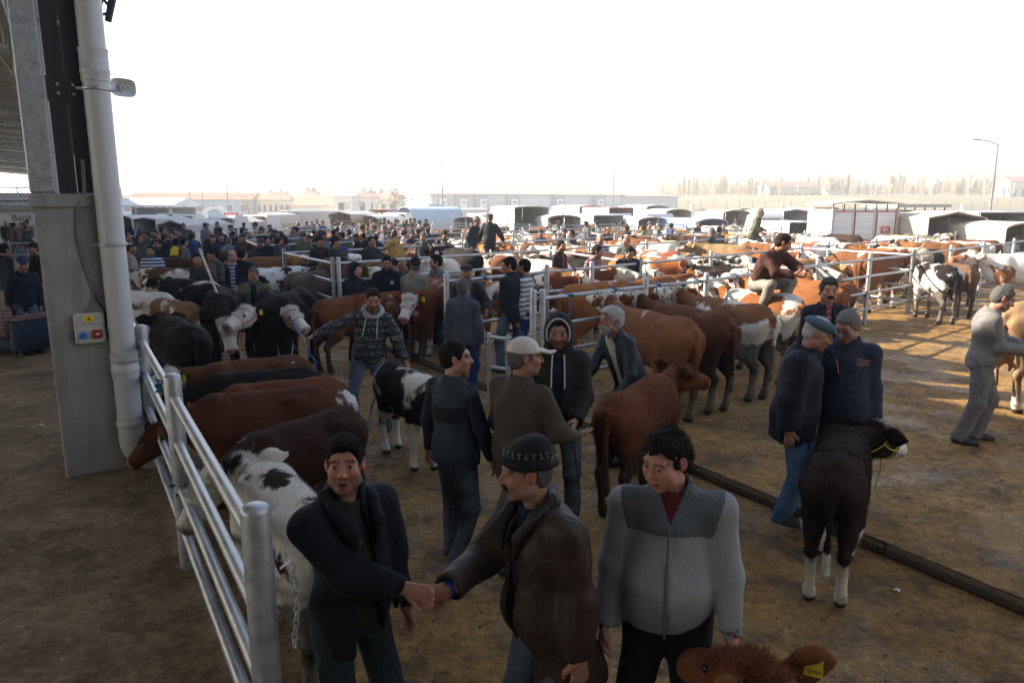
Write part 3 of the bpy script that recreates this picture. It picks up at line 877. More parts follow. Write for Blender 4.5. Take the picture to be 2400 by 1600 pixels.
SKIN = (.34, .185, .125)
def body_mesh(name, k, res=.009, hres=None, core=.03, tone=SKIN, beard=0.0, brows=(.02, .014, .01), hands=None, fatface=1.0, age=0.0, fingers=True, mouth=0.0):
    s, hs, Hc, HM = k['s'], k['hs'], k['hc'], k['H']
    hb = hres or res
    hp = lambda x, y, z: Hc + HM @ (vec(x, y, z) * hs)
    bands = ([], [], [])
    c = Hc
    for a in range(3): bands[a].append((c[a] - .135 * hs, c[a] + .14 * hs, res))
    hands = hands or {}
    for nm in 'LR':
        W = k['wr' + nm]; d = unit(hands.get(nm, {}).get('d', W - k['el' + nm]))
        lo = np.minimum(W, W + d * .16 * s) - .06 * s; hi = np.maximum(W, W + d * .16 * s) + .06 * s
        for a in range(3): bands[a].append((lo[a], hi[a], hb))
    allp = np.array([k[j + n] for j in ('sh', 'el', 'wr', 'kn', 'an') for n in 'LR'] + [c])
    lo = allp.min(0) - .26 * s; hi = allp.max(0) + .26 * s
    v = Vol(lo, hi, core, bands)
    up, U = k['up'], k['U']
    # hidden core, kept inside the clothes
    v.ell(up(0, .005, 1.26), np.array([.145, .095, .20]) * s, .05, M=U); v.ell(up(0, 0, 1.02), np.array([.125, .09, .14]) * s, .05, M=U)
    v.cone(k['shL'], k['shR'], .05 * s, .05 * s, .05)
    for n in 'LR':
        v.cone(k['sh' + n], k['el' + n], .045 * s, .036 * s, .03); v.cone(k['el' + n], k['wr' + n], .036 * s, .026 * s, .02)
        v.cone(k['hp' + n], k['kn' + n], .07 * s, .05 * s, .05); v.cone(k['kn' + n], k['an' + n], .05 * s, .035 * s, .03)
        v.cone(k['an' + n], k['an' + n] + vec(0, -.08 * s, -.03 * s), .034 * s, .03 * s, .02)
    # neck and head
    v.cone(k['nb'] - (U @ vec(0, 0, .03 * s)), hp(0, .022, -.05), .060 * s, .054 * hs, .03)
    E = lambda p, r, kk=.02, op='u': v.ell(hp(*p), np.array(r) * hs, kk, op, HM)
    E((0, .018, .032), (.0715, .096, .090), .03)
    E((0, -.030, -.032), (.060 * fatface, .064, .084), .03)
    E((0, -.064, -.099), (.028 * fatface, .022, .019), .025)
    for g in (1, -1):
        E((.046 * g * fatface, -.008, -.066), (.026, .034, .026), .03)
        E((.042 * g * fatface, -.064, -.022), (.025, .022, .020), .025)
        if fatface > 1.05: E((.04 * g * fatface, -.05, -.06), (.028, .03, .03), .03)
        v.ell(hp(.0755 * g, .010, .0), np.array([.010, .020, .031]) * hs, .010, 'u', HM @ rot('z', -.35 * g))
        E((.0835 * g, .004, .003), (.007, .010, .017), .006, 's')
    v.cone(hp(-.043, -.0775, .030), hp(.043, -.0775, .030), .0125 * hs, .0125 * hs, .02)
    for g in (1, -1): E((.032 * g, -.100, .007), (.020, .014, .0125), .012, 's')
    for g in (1, -1):
        v.chain([hp(.018 * g, -.086, .0115), hp(.032 * g, -.0925, .0138), hp(.047 * g, -.081, .0105)], [.0038 * hs, .0045 * hs, .0038 * hs], .005)
        v.chain([hp(.019 * g, -.084, -.003), hp(.032 * g, -.088, -.0055), hp(.046 * g, -.079, -.002)], [.003 * hs, .0035 * hs, .003 * hs], .005)
    v.cone(hp(0, -.084, .020), hp(0, -.113, -.027), .0065 * hs, .0098 * hs, .014)
    for g in (1, -1): E((.0105 * g, -.100, -.033), (.0075, .010, .0075), .010)
    E((0, -.091, -.0625), (.022, .0095, .0052), .008); E((0, -.089, -.0775), (.018, .0095, .0062), .008)
    if mouth > 0: E((0, -.102, -.070), (.018, .014, .004 + .005 * mouth), .004, 's')
    else: E((0, -.108, -.0695), (.024, .012, .0028), .004, 's')
    for i, n in enumerate('LR'):
        hh = hands.get(n, {}); W = k['wr' + n]; d = hh.get('d', W - k['el' + n])
        sg = 1 if n == 'R' else -1
        pn = hh.get('pn', vec(-1 if n == 'L' else 1, .15, 0))
        hand_into(v, W, np.asarray(d, float), np.asarray(pn, float), s, hh.get('curl', .45), hh.get('spread', 0), -sg if hh.get('flip') else sg, fingers=fingers, fat=hh.get('fat', 1.06))
    V, Q = v.skin()
    V = relax(V, Q, 1, .25)
    # paint
    q = (V - Hc) @ HM / hs
    n = len(V); T = np.tile(np.array(tone, float), (n, 1))
    inh = (np.linalg.norm(q, axis=1) < .16)
    def mixin(m, col, amt=1.0):
        m = (np.clip(m, 0, 1) * amt)[:, None]; T[:] = T * (1 - m) + np.array(col) * m
    blush = inh * np.exp(-((np.abs(q[:, 0]) - .038) ** 2 / .0006 + (q[:, 2] + .025) ** 2 / .0008)) * (q[:, 1] < -.03)
    mixin(blush, (tone[0] * 1.1, tone[1] * .78, tone[2] * .75), .55)
    nose = inh * (q[:, 1] < -.098) * (np.abs(q[:, 0]) < .02); mixin(nose, (tone[0] * 1.08, tone[1] * .82, tone[2] * .8), .5)
    ear = inh * (np.abs(q[:, 0]) > .075) * (np.abs(q[:, 2]) < .04); mixin(ear, (tone[0] * 1.1, tone[1] * .7, tone[2] * .65), .6)
    lips = inh * (q[:, 1] < -.078) * (np.abs(q[:, 0]) < .024) * (1 - sstep(.012, .018, np.abs(q[:, 2] + .070))); mixin(lips, (tone[0] * .75, tone[1] * .48, tone[2] * .48), .85)
    gap = inh * (q[:, 1] < -.070) * (np.abs(q[:, 0]) < .020) * (np.abs(q[:, 2] + .070) < (.0035 + .006 * mouth)); mixin(gap, (.03, .012, .01), .85)
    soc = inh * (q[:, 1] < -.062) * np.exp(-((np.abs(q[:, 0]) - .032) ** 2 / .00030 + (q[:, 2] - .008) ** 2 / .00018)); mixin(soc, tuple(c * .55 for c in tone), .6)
    br = inh * (q[:, 1] < -.055) * (np.abs(np.abs(q[:, 0]) - .034) < .021) * (np.abs(q[:, 2] - (.0275 + .12 * (np.abs(q[:, 0]) - .015) - .7 * np.maximum(np.abs(q[:, 0]) - .044, 0))) < .0050); mixin(br, brows, .72)
    if beard > 0:
        jaw = inh * sstep(-.028, -.05, q[:, 2]) * sstep(.04, .0, q[:, 1]) * (1 - lips) * (1 - sstep(-.125, -.15, q[:, 2]) * .5)
        ms = inh * (q[:, 1] < -.07) * (np.abs(q[:, 0]) < .034) * (np.abs(q[:, 2] + .0495) < .009); side = inh * (np.abs(q[:, 0]) > .055) * (q[:, 1] < .0) * (q[:, 2] < .01) * (q[:, 1] > -.055)
        mixin(np.clip(jaw + ms + side * .6, 0, 1), tuple(b * 1.6 for b in brows), beard)
    T[(V[:, 2] < min(k['anL'][2], k['anR'][2]) + .12)] = (.012, .012, .014)
    me = to_mesh(name, V, Q, skin_mat(), True, {'tint': np.concatenate([T, np.ones((n, 1))], 1)})
    return me

def eyes_mesh(k, look=(0, -1, 0)):
    out = []
    s, Hc, HM = k['hs'], k['hc'], k['H']
    for g in (1, -1):
        c = Hc + HM @ (vec(.032 * g, -.0805, .0058) * s); r = .0115 * s
        b = MB(); b.add(*ball((0, 0, 0), 1.0, 16)); V = np.array(b.v)
        d = unit(HM @ unit(look)); a = V @ d
        T = np.tile(np.array([.40, .36, .33, 1.0]), (len(V), 1)); T[a > .58] = (.04, .022, .012, 1); T[a > .86] = (.006, .006, .006, 1)
        me = to_mesh('eye', V * r + c, [tuple(f) for f in b.f], eye_mat(), True, {'tint': T}); out.append(('eye', me, (1, 1, 1)))
    return out

def top_mesh(name, k, kind, g=.012, res=.014, hem=.84, fat=0.0, belly=0.0, openw=0.0, collar=.05, sleeve=1.0, arm=1.0, wr=.016, wf=13, seed=0, neckr=.062, vneck=0.0, sleeves=True, flare=0.0, hood=0, panels=()):
    s, up, U = k['s'], k['up'], k['U']
    pts = np.array([k[j + n] for j in ('sh', 'el', 'wr') for n in 'LR'] + [up(0, 0, hem), k['nb'], up(0, -.2, 1.1), up(0, .2, 1.1), up(.2, 0, .9), up(-.2, 0, .9)])
    if not sleeves: pts = np.array([k['shL'], k['shR'], up(0, 0, hem), k['nb'], up(0, -.2, 1.1), up(0, .2, 1.1), up(.2, 0, .9), up(-.2, 0, .9)])
    m = (.17 + fat + belly + g) * s
    v = Vol(pts.min(0) - m, pts.max(0) + m, res)
    E = lambda p, r, kk=.06, op='u': v.ell(up(*p), np.array(r) * s, kk, op, U)
    E((0, .008, 1.25), (.160 + g * .9 + fat * .7, .112 + g + fat * .7, .20))
    E((0, .025, 1.35), (.130 + g * .7 + fat * .5, .085 + g + fat * .5, .10))
    E((0, -.008 - belly * .75, 1.06), (.145 + g + fat + belly * .5, .112 + g + fat + belly * .55, .18 + belly * .3), .08)
    E((0, .0, .94), (.156 + g + fat + belly * .25 + flare, .122 + g + fat + belly * .25 + flare, .15), .07)
    if hem < .86:
        v.cone(up(0, 0, .96), up(0, 0, hem - .06), (.152 + g + fat * .9) * s, (.166 + g + fat * .9 + flare * 1.4) * s, .05, flat=U @ vec(0, 1, 0), fm=1.24)
    v.cone(k['shL'], k['nb'] + U @ vec(.02, .01, -.035), (.050 + g * .8) * s, (.058 + g * .6) * s, .05); v.cone(k['shR'], k['nb'] + U @ vec(-.02, .01, -.035), (.050 + g * .8) * s, (.058 + g * .6) * s, .05)
    cut = up(0, 0, hem)
    v.plane(cut, U @ vec(0, 0, -1), .012)
    if collar > 0:
        v.cone(k['nb'] - U @ vec(0, -.01, .05) * s, k['nb'] + (U @ vec(0, -.012, collar)) * s, (neckr + .030 + g * .5) * s, (neckr + .020) * s, .035, cut=True)
    if openw > 0 or vneck > 0:
        o = max(openw, .001)
        if openw > 0:
            o0 = up(0, 0, .94)
            v.slit(o0, U, lambda z: np.clip(s * (.030 + (openw - .030) * (1.0 - (z / s + .94 - hem) / (1.50 - hem))), .0, openw * s), -.035 * s)
    if vneck > 0: v.slit(up(0, 0, .94), U, lambda z: np.clip(s * .055 * (z / s + .94 - (1.52 - vneck)) / vneck, -.02, .06), -.03 * s)
    if sleeves:
        for n in 'LR':
            v.cone(k['sh' + n], k['el' + n], (.053 + g * .9) * arm * s, (.047 + g * .9) * arm * s, .045)
            w = k['el' + n] + (k['wr' + n] - k['el' + n]) * (.99 * sleeve)
            v.cone(k['el' + n], w, (.048 + g * .9) * arm * s, (.036 + g * .8) * arm * s, .035, cut=True)
    if wr: v.ripple(wr, wf, seed + 3, (1, 1, .7))
    # the neck passes through
    v.cone(k['nb'] - U @ vec(0, 0, .06) * s, k['nb'] + (U @ vec(0, -.02, .16)) * s, neckr * s, (neckr + .012) * s, .006, 's')
    if sleeves:
        for n in 'LR':   # open cuffs
            d = unit(k['wr' + n] - k['el' + n]); w = k['el' + n] + (k['wr' + n] - k['el' + n]) * sleeve
            v.cone(w - d * .03 * s, w + d * .05 * s, (.033 + g * .4) * s, (.034 + g * .4) * s, .004, 's')
    V, Q = v.skin(); V = relax(V, Q, 1, .3)
    me = to_mesh(name, V, Q, cloth(kind), True)
    extra = []
    for pn, fn, pkind, pcol in panels:      # sewn-on panels, a few millimetres proud
        x, y, z = v.local(up(0, 0, .94), U); d0 = v.d
        v.d = np.maximum(d0 - .0035, fn(x / s, y / s, z / s + .94).astype(np.float32)); V, Q = v.skin(); v.d = d0
        extra.append((pn, to_mesh(pn, relax(V, Q, 1, .3), Q, cloth(pkind), True), pcol))
    return me, extra

def trousers_mesh(name, k, kind, res=.015, g=.012, fat=0.0, seed=0, length=1.0, top=1.06):
    s = k['s']; up = k['up']; pel = k['pel']
    pts = np.array([k[j + n] for j in ('hp', 'kn', 'an') for n in 'LR'] + [up(0, 0, top)])
    v = Vol(pts.min(0) - .22 * s - fat, pts.max(0) + .22 * s + fat, res)
    v.ell(pel + vec(0, .005, .02) * s, np.array([.158 + g + fat, .122 + g + fat, .15]) * s, .05)
    v.cone(pel, up(0, 0, top), (.125 + fat) * s, (.12 + fat) * s, .05, flat=(0, 1, 0), fm=1.25)
    v.plane(up(0, 0, top), k['U'] @ vec(0, 0, 1))
    for n in 'LR':
        v.cone(k['hp' + n], k['kn' + n], (.088 + g + fat * .5) * s, (.062 + g) * s, .045)
        an = k['kn' + n] + (k['an' + n] - k['kn' + n]) * 1.13 * length
        v.cone(k['kn' + n], an, (.060 + g) * s, (.056 + g) * s, .03, cut=True)
    v.ripple(.014, 15, seed, (1, 1, .75))
    V, Q = v.skin(); V = relax(V, Q, 1, .3)
    return to_mesh(name, V, Q, cloth(kind), True)

def shoe_mesh(k, n, yaw=0.0, res=.011):
    s = k['s']; a = k['an' + n]; zz = a[2] - .085 * s
    d = rot('z', yaw) @ vec(.12 if n == 'L' else -.12, -1, 0); d = unit(d)
    lo = a - .22 * s; hi = a + .22 * s; lo[2] = zz - .03
    v = Vol(lo, hi, res)
    hl = a + vec(0, 0, -.05 * s) - d * .03 * s
    v.cone(hl, a + d * .10 * s + vec(0, 0, -.055 * s), .047 * s, .045 * s, .02); v.cone(a + d * .06 * s + vec(0, 0, -.052 * s), a + d * .17 * s + vec(0, 0, -.058 * s), .047 * s, .036 * s, .02)
    v.cone(a + vec(0, 0, -.02 * s), a + vec(0, 0, .03 * s), .046 * s, .046 * s, .03)
    v.plane((0, 0, zz + .004), (0, 0, -1), .004)
    V, Q = v.skin(); return to_mesh('shoe', V, Q, cloth('leather'), True)

def hair_mesh(k, style='short', res=.008, seed=0, strands=0):
    hs, Hc, HM = k['hs'], k['hc'], k['H']
    v = Vol(Hc - .2 * hs, Hc + .22 * hs, res)
    hp = lambda x, y, z: Hc + HM @ (vec(x, y, z) * hs)
    E = lambda p, r, kk=.02, op='u': v.ell(hp(*p), np.array(r) * hs, kk, op, HM)
    t = {'short': .008, 'buzz': .0045, 'curly': .010, 'grey': .012, 'bald': .006, 'quiff': .009, 'under': .006}[style]
    E((0, .020, .034), (.0715 + t, .096 + t, .090 + t))
    if style in ('curly', 'quiff'): E((0, -.020, .086), (.063, .074, .038), .03)
    if style == 'grey': E((0, -.02, .07), (.072, .085, .05), .03)
    E((0, .055, -.03), (.062 + t, .05 + t, .05), .03)
    # face, ears and nape stay free
    
    for g in (1, -1): E((.032 * g, -.112, -.002), (.056, .074, .088 if style != 'bald' else .13), .015, 's')
    E((0, -.07, -.085), (.095, .085, .075), .02, 's')
    for g in (1, -1): E((.09 * g, .012, -.022), (.03, .028, .036), .01, 's')
    v.plane(hp(0, .06, -.085), HM @ vec(0, -.35, -1))
    if style == 'bald': E((0, -.02, .10), (.08, .10, .075), .02, 's')
    v.ripple({'curly': .012, 'grey': .007, 'quiff': .006}.get(style, .003), {'curly': 70}.get(style, 60), seed)
    V, Q = v.skin()
    me = to_mesh('hair', V, Q, hair_mat(), True)
    if strands:
        ln = {'curly': .022, 'grey': .022, 'quiff': .016, 'buzz': .007, 'bald': .01}.get(style, .012) * hs
        fv, ff, _ = blades(V, Q, strands, ln, seed + 1, back=HM @ vec(.15, .25 if style != 'quiff' else -.3, .35), width=.0012, jit=.55 if style != 'curly' else 1.3)
        return me, to_mesh('hair_strands', fv, ff, hair_mat(), True)
    return me, None

def facial_mesh(k, what, res=.005):
    hs, Hc, HM = k['hs'], k['hc'], k['H']
    v = Vol(Hc - .17 * hs, Hc + .12 * hs, res)
    hp = lambda x, y, z: Hc + HM @ (vec(x, y, z) * hs)
    if what == 'moustache':
        for g in (1, -1): v.chain([hp(0, -.104, -.047), hp(.018 * g, -.100, -.050), hp(.036 * g, -.087, -.062)], [.0085 * hs, .0090 * hs, .005 * hs], .008)
    else:
        E = lambda p, r, kk=.015, op='u': v.ell(hp(*p), np.array(r) * hs, kk, op, HM)
        E((0, -.034, -.055), (.066, .068, .070)); E((0, -.064, -.102), (.038, .030, .028))
        v.plane(hp(0, 0, -.035), HM @ vec(0, .55, 1)); E((0, -.112, -.070), (.026, .035, .014), .006, 's'); E((0, -.05, -.0), (.058, .09, .052), .008, 's')
        E((0, .055, -.07), (.1, .06, .1), .01, 's')
    v.ripple(.004, 75, 2)
    V, Q = v.skin()
    return to_mesh(what, V, Q, hair_mat(), True)

def hat_mesh(k, what, res=.008, kind='knit'):
    hs, Hc, HM = k['hs'], k['hc'], k['H']
    v = Vol(Hc - .26 * hs, Hc + .27 * hs, res)
    hp = lambda x, y, z: Hc + HM @ (vec(x, y, z) * hs)
    E = lambda p, r, kk=.02, op='u', M=None: v.ell(hp(*p), np.array(r) * hs, kk, op, HM if M is None else M)
    if what == 'beanie':
        E((0, .022, .045), (.086, .108, .100)); E((0, .035, .112), (.058, .07, .045), .03)
        v.plane(hp(0, -.08, .032), HM @ vec(0, .16, -1)); E((0, .02, .01), (.078, .100, .095), .004, 's')
        v.chain([hp(.0825 * math.cos(a), .022 + .1035 * math.sin(a), .045 - .016 * math.sin(a)) for a in np.linspace(0, 6.2832, 25)], [.008 * hs] * 25, .03)
    elif what == 'flat_cap':
        E((0, .014, .070), (.094, .118, .046)); v.cone(hp(0, -.09, .058), hp(0, -.125, .044), .055 * hs, .045 * hs, .02, flat=HM @ vec(0, .3, 1), fm=4.5)
        E((0, .035, .05), (.088, .1, .05), .03)
        v.plane(hp(0, -.05, .030), HM @ vec(0, .12, -1))
    elif what == 'cap':
        E((0, .018, .045), (.084, .106, .092)); v.plane(hp(0, -.05, .032), HM @ vec(0, .05, -1))
        v.cone(hp(0, -.10, .046), hp(0, -.155, .028), .062 * hs, .048 * hs, .012, flat=HM @ vec(0, .25, 1), fm=5.0)
    elif what == 'hood':
        E((0, .03, .02), (.108, .125, .135)); v.cone(hp(0, .05, -.05), hp(0, .06, -.16), .10 * hs, .12 * hs, .05)
        E((0, -.03, .008), (.086, .125, .112), .01, 's'); v.cone(hp(0, -.12, .0), hp(0, -.14, -.14), .08 * hs, .09 * hs, .01, 's')
    if what in ('hood', 'beanie'): v.ripple(.004, 30, 5)
    V, Q = v.skin(); V = relax(V, Q, 1, .3)
    return to_mesh(what, V, Q, cloth(kind), True)

def human(sp):
    """sp: dict. returns [(part, mesh, colour)]"""
    res = sp.get('res', .014); P = []
    k = skeleton(**sp.get('pose', {})); sp['k'] = k
    tone = sp.get('tone', SKIN); hc = sp.get('haircol', (.012, .009, .007))
    P.append(('body', body_mesh('body', k, sp.get('fres', res * .62), sp.get('hres'), sp.get('core', .032), tone, sp.get('beard', 0), hc if max(hc) < .2 else (.12, .11, .1), sp.get('hands'), sp.get('fatface', 1.0), 0, sp.get('fingers', True), sp.get('mouth', 0)), (1, 1, 1)))
    if sp.get('eyes', True): P += eyes_mesh(k, sp.get('look', (0, -1, 0)))
    for i, t in enumerate(sp['tops']):
        t = dict(t); nm = t.pop('name'); kind = t.pop('kind', 'plain'); col = t.pop('col')
        tm, ex = top_mesh(nm, k, kind, res=t.pop('res', res), seed=sp.get('seed', 0) + i, **t); P.append((nm, tm, col)); P += ex
    if 'trousers' in sp:
        kind, col = sp['trousers'][:2]; kw = sp['trousers'][2] if len(sp['trousers']) > 2 else {}
        P.append(('trousers', trousers_mesh('trousers', k, kind, res=res * 1.05, seed=sp.get('seed', 0), **kw), col))
    if sp.get('shoes', True):
        for n in 'LR': P.append(('shoe', shoe_mesh(k, n, 0, max(res * .85, .01)), sp.get('shoecol', (.015, .013, .012))))
    if sp.get('hair'):
        hm, sm = hair_mesh(k, sp['hair'], res * .58, sp.get('seed', 0), sp.get('strands', 0)); P.append(('hair', hm, hc))
        if sm: P.append(('hair_strands', sm, hc))
    for f in sp.get('facial', ()): P.append((f, facial_mesh(k, f, max(.0045, res * .4)), sp.get('facecol', hc)))
    if sp.get('hat'):
        w, kind, col = sp['hat']; P.append((w, hat_mesh(k, w, res * .62, kind), col))
    return P

def put_person(parts, loc, yaw, label, group=None, cols=None, extra=(), scale=1.0):
    root = thing('person', label, 'person', loc, yaw, group)
    root.scale = (scale,) * 3
    for nm, me, col in list(parts) + list(extra):
        o = link(nm, me, root)
        c = (cols or {}).get(nm, col); o.color = (*c, 1)
    return root

# ------------------------------------------------------------------ ground
def sheet(name, poly, z, mat, depth=None):
    b = MB()
    if depth:
        b.prism(poly, z - depth, z, 'z')
    else:
        b.add([(x, y, z) for x, y in poly], [tuple(range(len(poly)))])
    return tag(b.build(name, mat), kind='structure')

b = MB(); b.add([(-3000, -200, -.03), (3000, -200, -.03), (3000, 4000, -.03), (-3000, 4000, -.03)], [(0, 1, 2, 3)])
tag(b.build('field', ground_mat('field')), kind='structure')
KERB = [grid(-12, 5.33), grid(0, 5.27), grid(5, 5.25), grid(12, 4.98), grid(24, 4.2), grid(40, 3.0), grid(60, 2.0)]
sheet('lane', [grid(-12, .55), *KERB[:], grid(60, .55)], 0.0, ground_mat('lane'))
sheet('pen_platform', KERB + [grid(60, 20), grid(34, 60), grid(2, 70), grid(-12, 60)], FLOOR, ground_mat('lane'), .17)
sheet('gallery_floor', [grid(-12, -26), grid(-12, .60), grid(64, .60), grid(64, -26)], 0.10, ground_mat('concrete'), .12)
sheet('parking_apron', [(-120, 46), (140, 46), (160, 250), (-160, 250)], -.01, ground_mat('apron'))
# the worn concrete lip of the platform
KR = random.Random(9)
b = MB()
for i in range(len(KERB) - 1):
    p, q = np.array(KERB[i]), np.array(KERB[i + 1]); d = unit(q - p); nrm = np.array([d[1], -d[0]])
    if nrm @ np.array(GB) > 0: nrm = -nrm
    n = max(int(np.linalg.norm(q - p) / 1.0), 1)
    for j in range(n):
        a0 = p + (q - p) * (j + .006) / n; a1 = p + (q - p) * (j + .994) / n
        c = (a0 + a1) / 2 + nrm * .028
        b.box((c[0] + KR.uniform(-.008, .008), c[1] + KR.uniform(-.008, .008), FLOOR / 2 - .003 + KR.uniform(-.004, .002)), (np.linalg.norm(a1 - a0) + .01, .045 + KR.uniform(0, .015), FLOOR - .004), math.atan2(d[1], d[0]) + KR.uniform(-.012, .012), .022)
tag(b.build('kerb', plain((.075, .052, .028), .95, 0.0, .5, 5.0, .6)), kind='structure')
# clods of dung and straw lying about: too many to count
def clods(name, n, poly_fn, z, col, seed, s0=.003, s1=.018):
    r = random.Random(seed); b = MB()
    for _ in range(n):
        x, y = poly_fn(r); s = s0 + (s1 - s0) * r.random() ** 3
        m = r.randint(5, 7); ph = r.random() * 6.28
        ring = [(x + s * (.7 + .6 * r.random()) * math.cos(ph + 6.283 * k / m), y + s * (.7 + .6 * r.random()) * math.sin(ph + 6.283 * k / m), z - .002) for k in range(m)]
        top = [(x + (px - x) * .55 + r.uniform(-.2, .2) * s, y + (py - y) * .55, z + s * r.uniform(.22, .5)) for px, py, _z in ring]
        b.add(ring + top, [tuple(range(m, 2 * m))] + [(k, (k + 1) % m, m + (k + 1) % m, m + k) for k in range(m)])
    o = b.build(name, plain(col, .9, 0.0, .45, 9.0, .5), None, True); tag(o, 'dark clods of trodden dung strewn on the ground', 'dung', kind='stuff'); return o
clods('trodden_dung', 2600, lambda r: grid(r.uniform(1.2, 14), r.uniform(.9, 5.0)), 0.0, (.075, .052, .028), 3)
clods('platform_dung', 2600, lambda r: grid(r.uniform(.2, 11), 5.4 + 11 * r.random() ** 1.4), FLOOR, (.08, .055, .03), 4)
clods('gallery_dung', 1100, lambda r: grid(r.uniform(1.0, 16), r.uniform(-4.2, .45)), 0.10, (.07, .05, .028), 5, .004, .018)

# ------------------------------------------------------------------ galvanised pen fences
_POST = {}
def post_mesh(hgt, r):
    k = (round(hgt, 2), r)
    if k not in _POST:
        b = MB(); b.lathe([(r, 0), (r, hgt - .03), (r * .93, hgt - .012), (r * .6, hgt), (.001, hgt + .003)], 14)
        _POST[k] = b.mesh('post', galv(), True)
    return _POST[k]
_RAIL = {}
def rail_mesh(r):
    if r not in _RAIL:
        b = MB(); b.tube([(0, 0, 0), (.5, 0, 0), (1, 0, 0)], r, 10); _RAIL[r] = b.mesh('rail', galv(), True)
    return _RAIL[r]

def fence(label, pts, z0, hgt=1.6, rails=(.34, .70, 1.06, 1.42), pr=.045, rr=.027, double=False, group='galvanised pen fences', plates=False):
    root = thing('pen_fence', label, 'fence', (pts[0][0], pts[0][1], z0), 0, group)
    ox, oy = pts[0]
    for i, (x, y) in enumerate(pts):
        o = link('post', post_mesh(hgt, pr), root); o.location = (x - ox, y - oy, 0)
        if double and i == 0:
            o = link('post', post_mesh(hgt, pr), root); o.location = (x - ox + .115, y - oy + .02, 0)
        if plates:
            b = MB(); b.box((x - ox, y - oy, .008), (.2, .2, .016), YAW_B); b.build('base_plate', galv(), root)
    for (x0, y0), (x1, y1) in zip(pts[:-1], pts[1:]):
        L = math.hypot(x1 - x0, y1 - y0)
        for z in rails:
            o = link('rail', rail_mesh(rr), root); o.location = (x0 - ox, y0 - oy, z); o.rotation_euler = (0, 0, math.atan2(y1 - y0, x1 - x0)); o.scale = (L, 1, 1)
    return root

def run(p0, d, L, step):
    n = max(int(round(L / step)), 1); return [(p0[0] + d[0] * L * i / n, p0[1] + d[1] * L * i / n) for i in range(n + 1)]

# near fence beside the gallery: four rails, thick posts
NF = [grid(a, .53) for a in (2.82, 5.42, 7.86, 10.5, 13.1, 15.7)]
near_fence = fence('stout galvanised fence running along the gallery floor beside the drainpipe', NF, 0.04, 1.50, (.32, .66, 1.0, 1.33), .058, .034, plates=True)
NR = (.722, .692)
ROWS = {}
ROWS[1] = [(.27, 9.08), (1.95, 10.55), (3.05, 11.35), (4.3, 12.65), (6.0, 14.25), (7.75, 15.75), (9.5, 17.25), (11.5, 19.1), (13.5, 20.9), (15.8, 23.0), (18.2, 25.2)]
ROWS[2] = [(-1.02, 11.25), (.62, 12.9), (1.5, 13.65), (2.6, 14.75), (4.55, 16.65), (6.8, 18.8), (9.1, 21.0), (11.6, 23.3), (14.4, 26.0), (17.6, 29.1), (21.4, 32.9), (25.5, 36.9)]
_lab = {3: 'third', 4: 'fourth', 5: 'fifth', 6: 'sixth', 7: 'seventh', 8: 'eighth', 9: 'ninth', 10: 'tenth'}
for n_, st, L in ((3, (-3.63, 14.7), 24), (4, (-5.6, 17.9), 26), (5, (-7.3, 21.0), 28), (6, (-8.9, 24.3), 26), (7, (-10.6, 27.8), 24), (8, (-12.2, 31.4), 22), (9, (-14.0, 35.2), 18)):
    ROWS[n_] = run(st, NR, L, 2.6)
fence('first long galvanised pen fence with a double end post beside the cap wearers', ROWS[1], FLOOR, 1.55, double=True)
fence('second long galvanised pen fence behind the row of tethered brown cattle', ROWS[2], FLOOR, 1.55)
for n_ in range(3, 10):
    fence(f'{_lab[n_]} galvanised pen fence counted from the covered lane', ROWS[n_], FLOOR, 1.55, rails=(.34, .70, 1.06, 1.42), double=(n_ == 3))
# short gates and dividers
fence('low looped gate end beside the double gate post', [(-.05, 9.15), (-.3, 9.35)], FLOOR, .95, (.5, .9), .03, .025)
fence('short divider fence beside the moustached man pen', [(9.5, 17.25), (7.9, 19.9)], FLOOR, 1.55)
fence('divider fence between the second and third pen fences', [(2.6, 14.75), (1.0, 18.9)], FLOOR, 1.55)
fence('narrow pen end fence near the lane and blue cap man', [(-3.63, 14.7), (-5.6, 17.9)], FLOOR, 1.55)
fence('pen end fence near the lane farther off', [(-7.3, 21.0), (-8.9, 24.3)], FLOOR, 1.55)
# pens on the far left, under the roof
fence('galvanised pen fence under the canopy behind the worn sofa', [grid(22.5, -7), grid(22.5, -4.5), grid(22.5, -2.2)], .10, 1.5)
fence('short galvanised gate beside the red and blue bag', [grid(22.5, -2.2), grid(20.6, -2.0)], .10, 1.5)
fence('distant pen fence under the canopy behind the pillar', [grid(27, -9), grid(27, -6), grid(27, -3), grid(27, -.6)], .10, 1.5)

# chain on the nearest post
b = MB()
cx, cy = grid(2.70, .63); z = 1.27
for i in range(11):
    r = .017; c = vec(cx + .012 * math.sin(i * .4), cy, z - i * .030)
    ax = vec(1, 0, 0) if i % 2 else vec(.3, 1, 0)
    ax = unit(ax)
    b.tube([c + ax * .010 * math.cos(q) + vec(0, 0, .020 * math.sin(q)) for q in np.linspace(0, 6.2832, 13)], .0042, 6, False)
b.tube([vec(cx - .03, cy - .05, z + .05), vec(cx + .0, cy - .01, z + .065), vec(cx + .012, cy, z + .03), vec(cx, cy, z + .012)], .005, 6)
tag(b.build('chain', galv(), None, True), 'short steel chain hanging from the nearest fence post', 'chain')

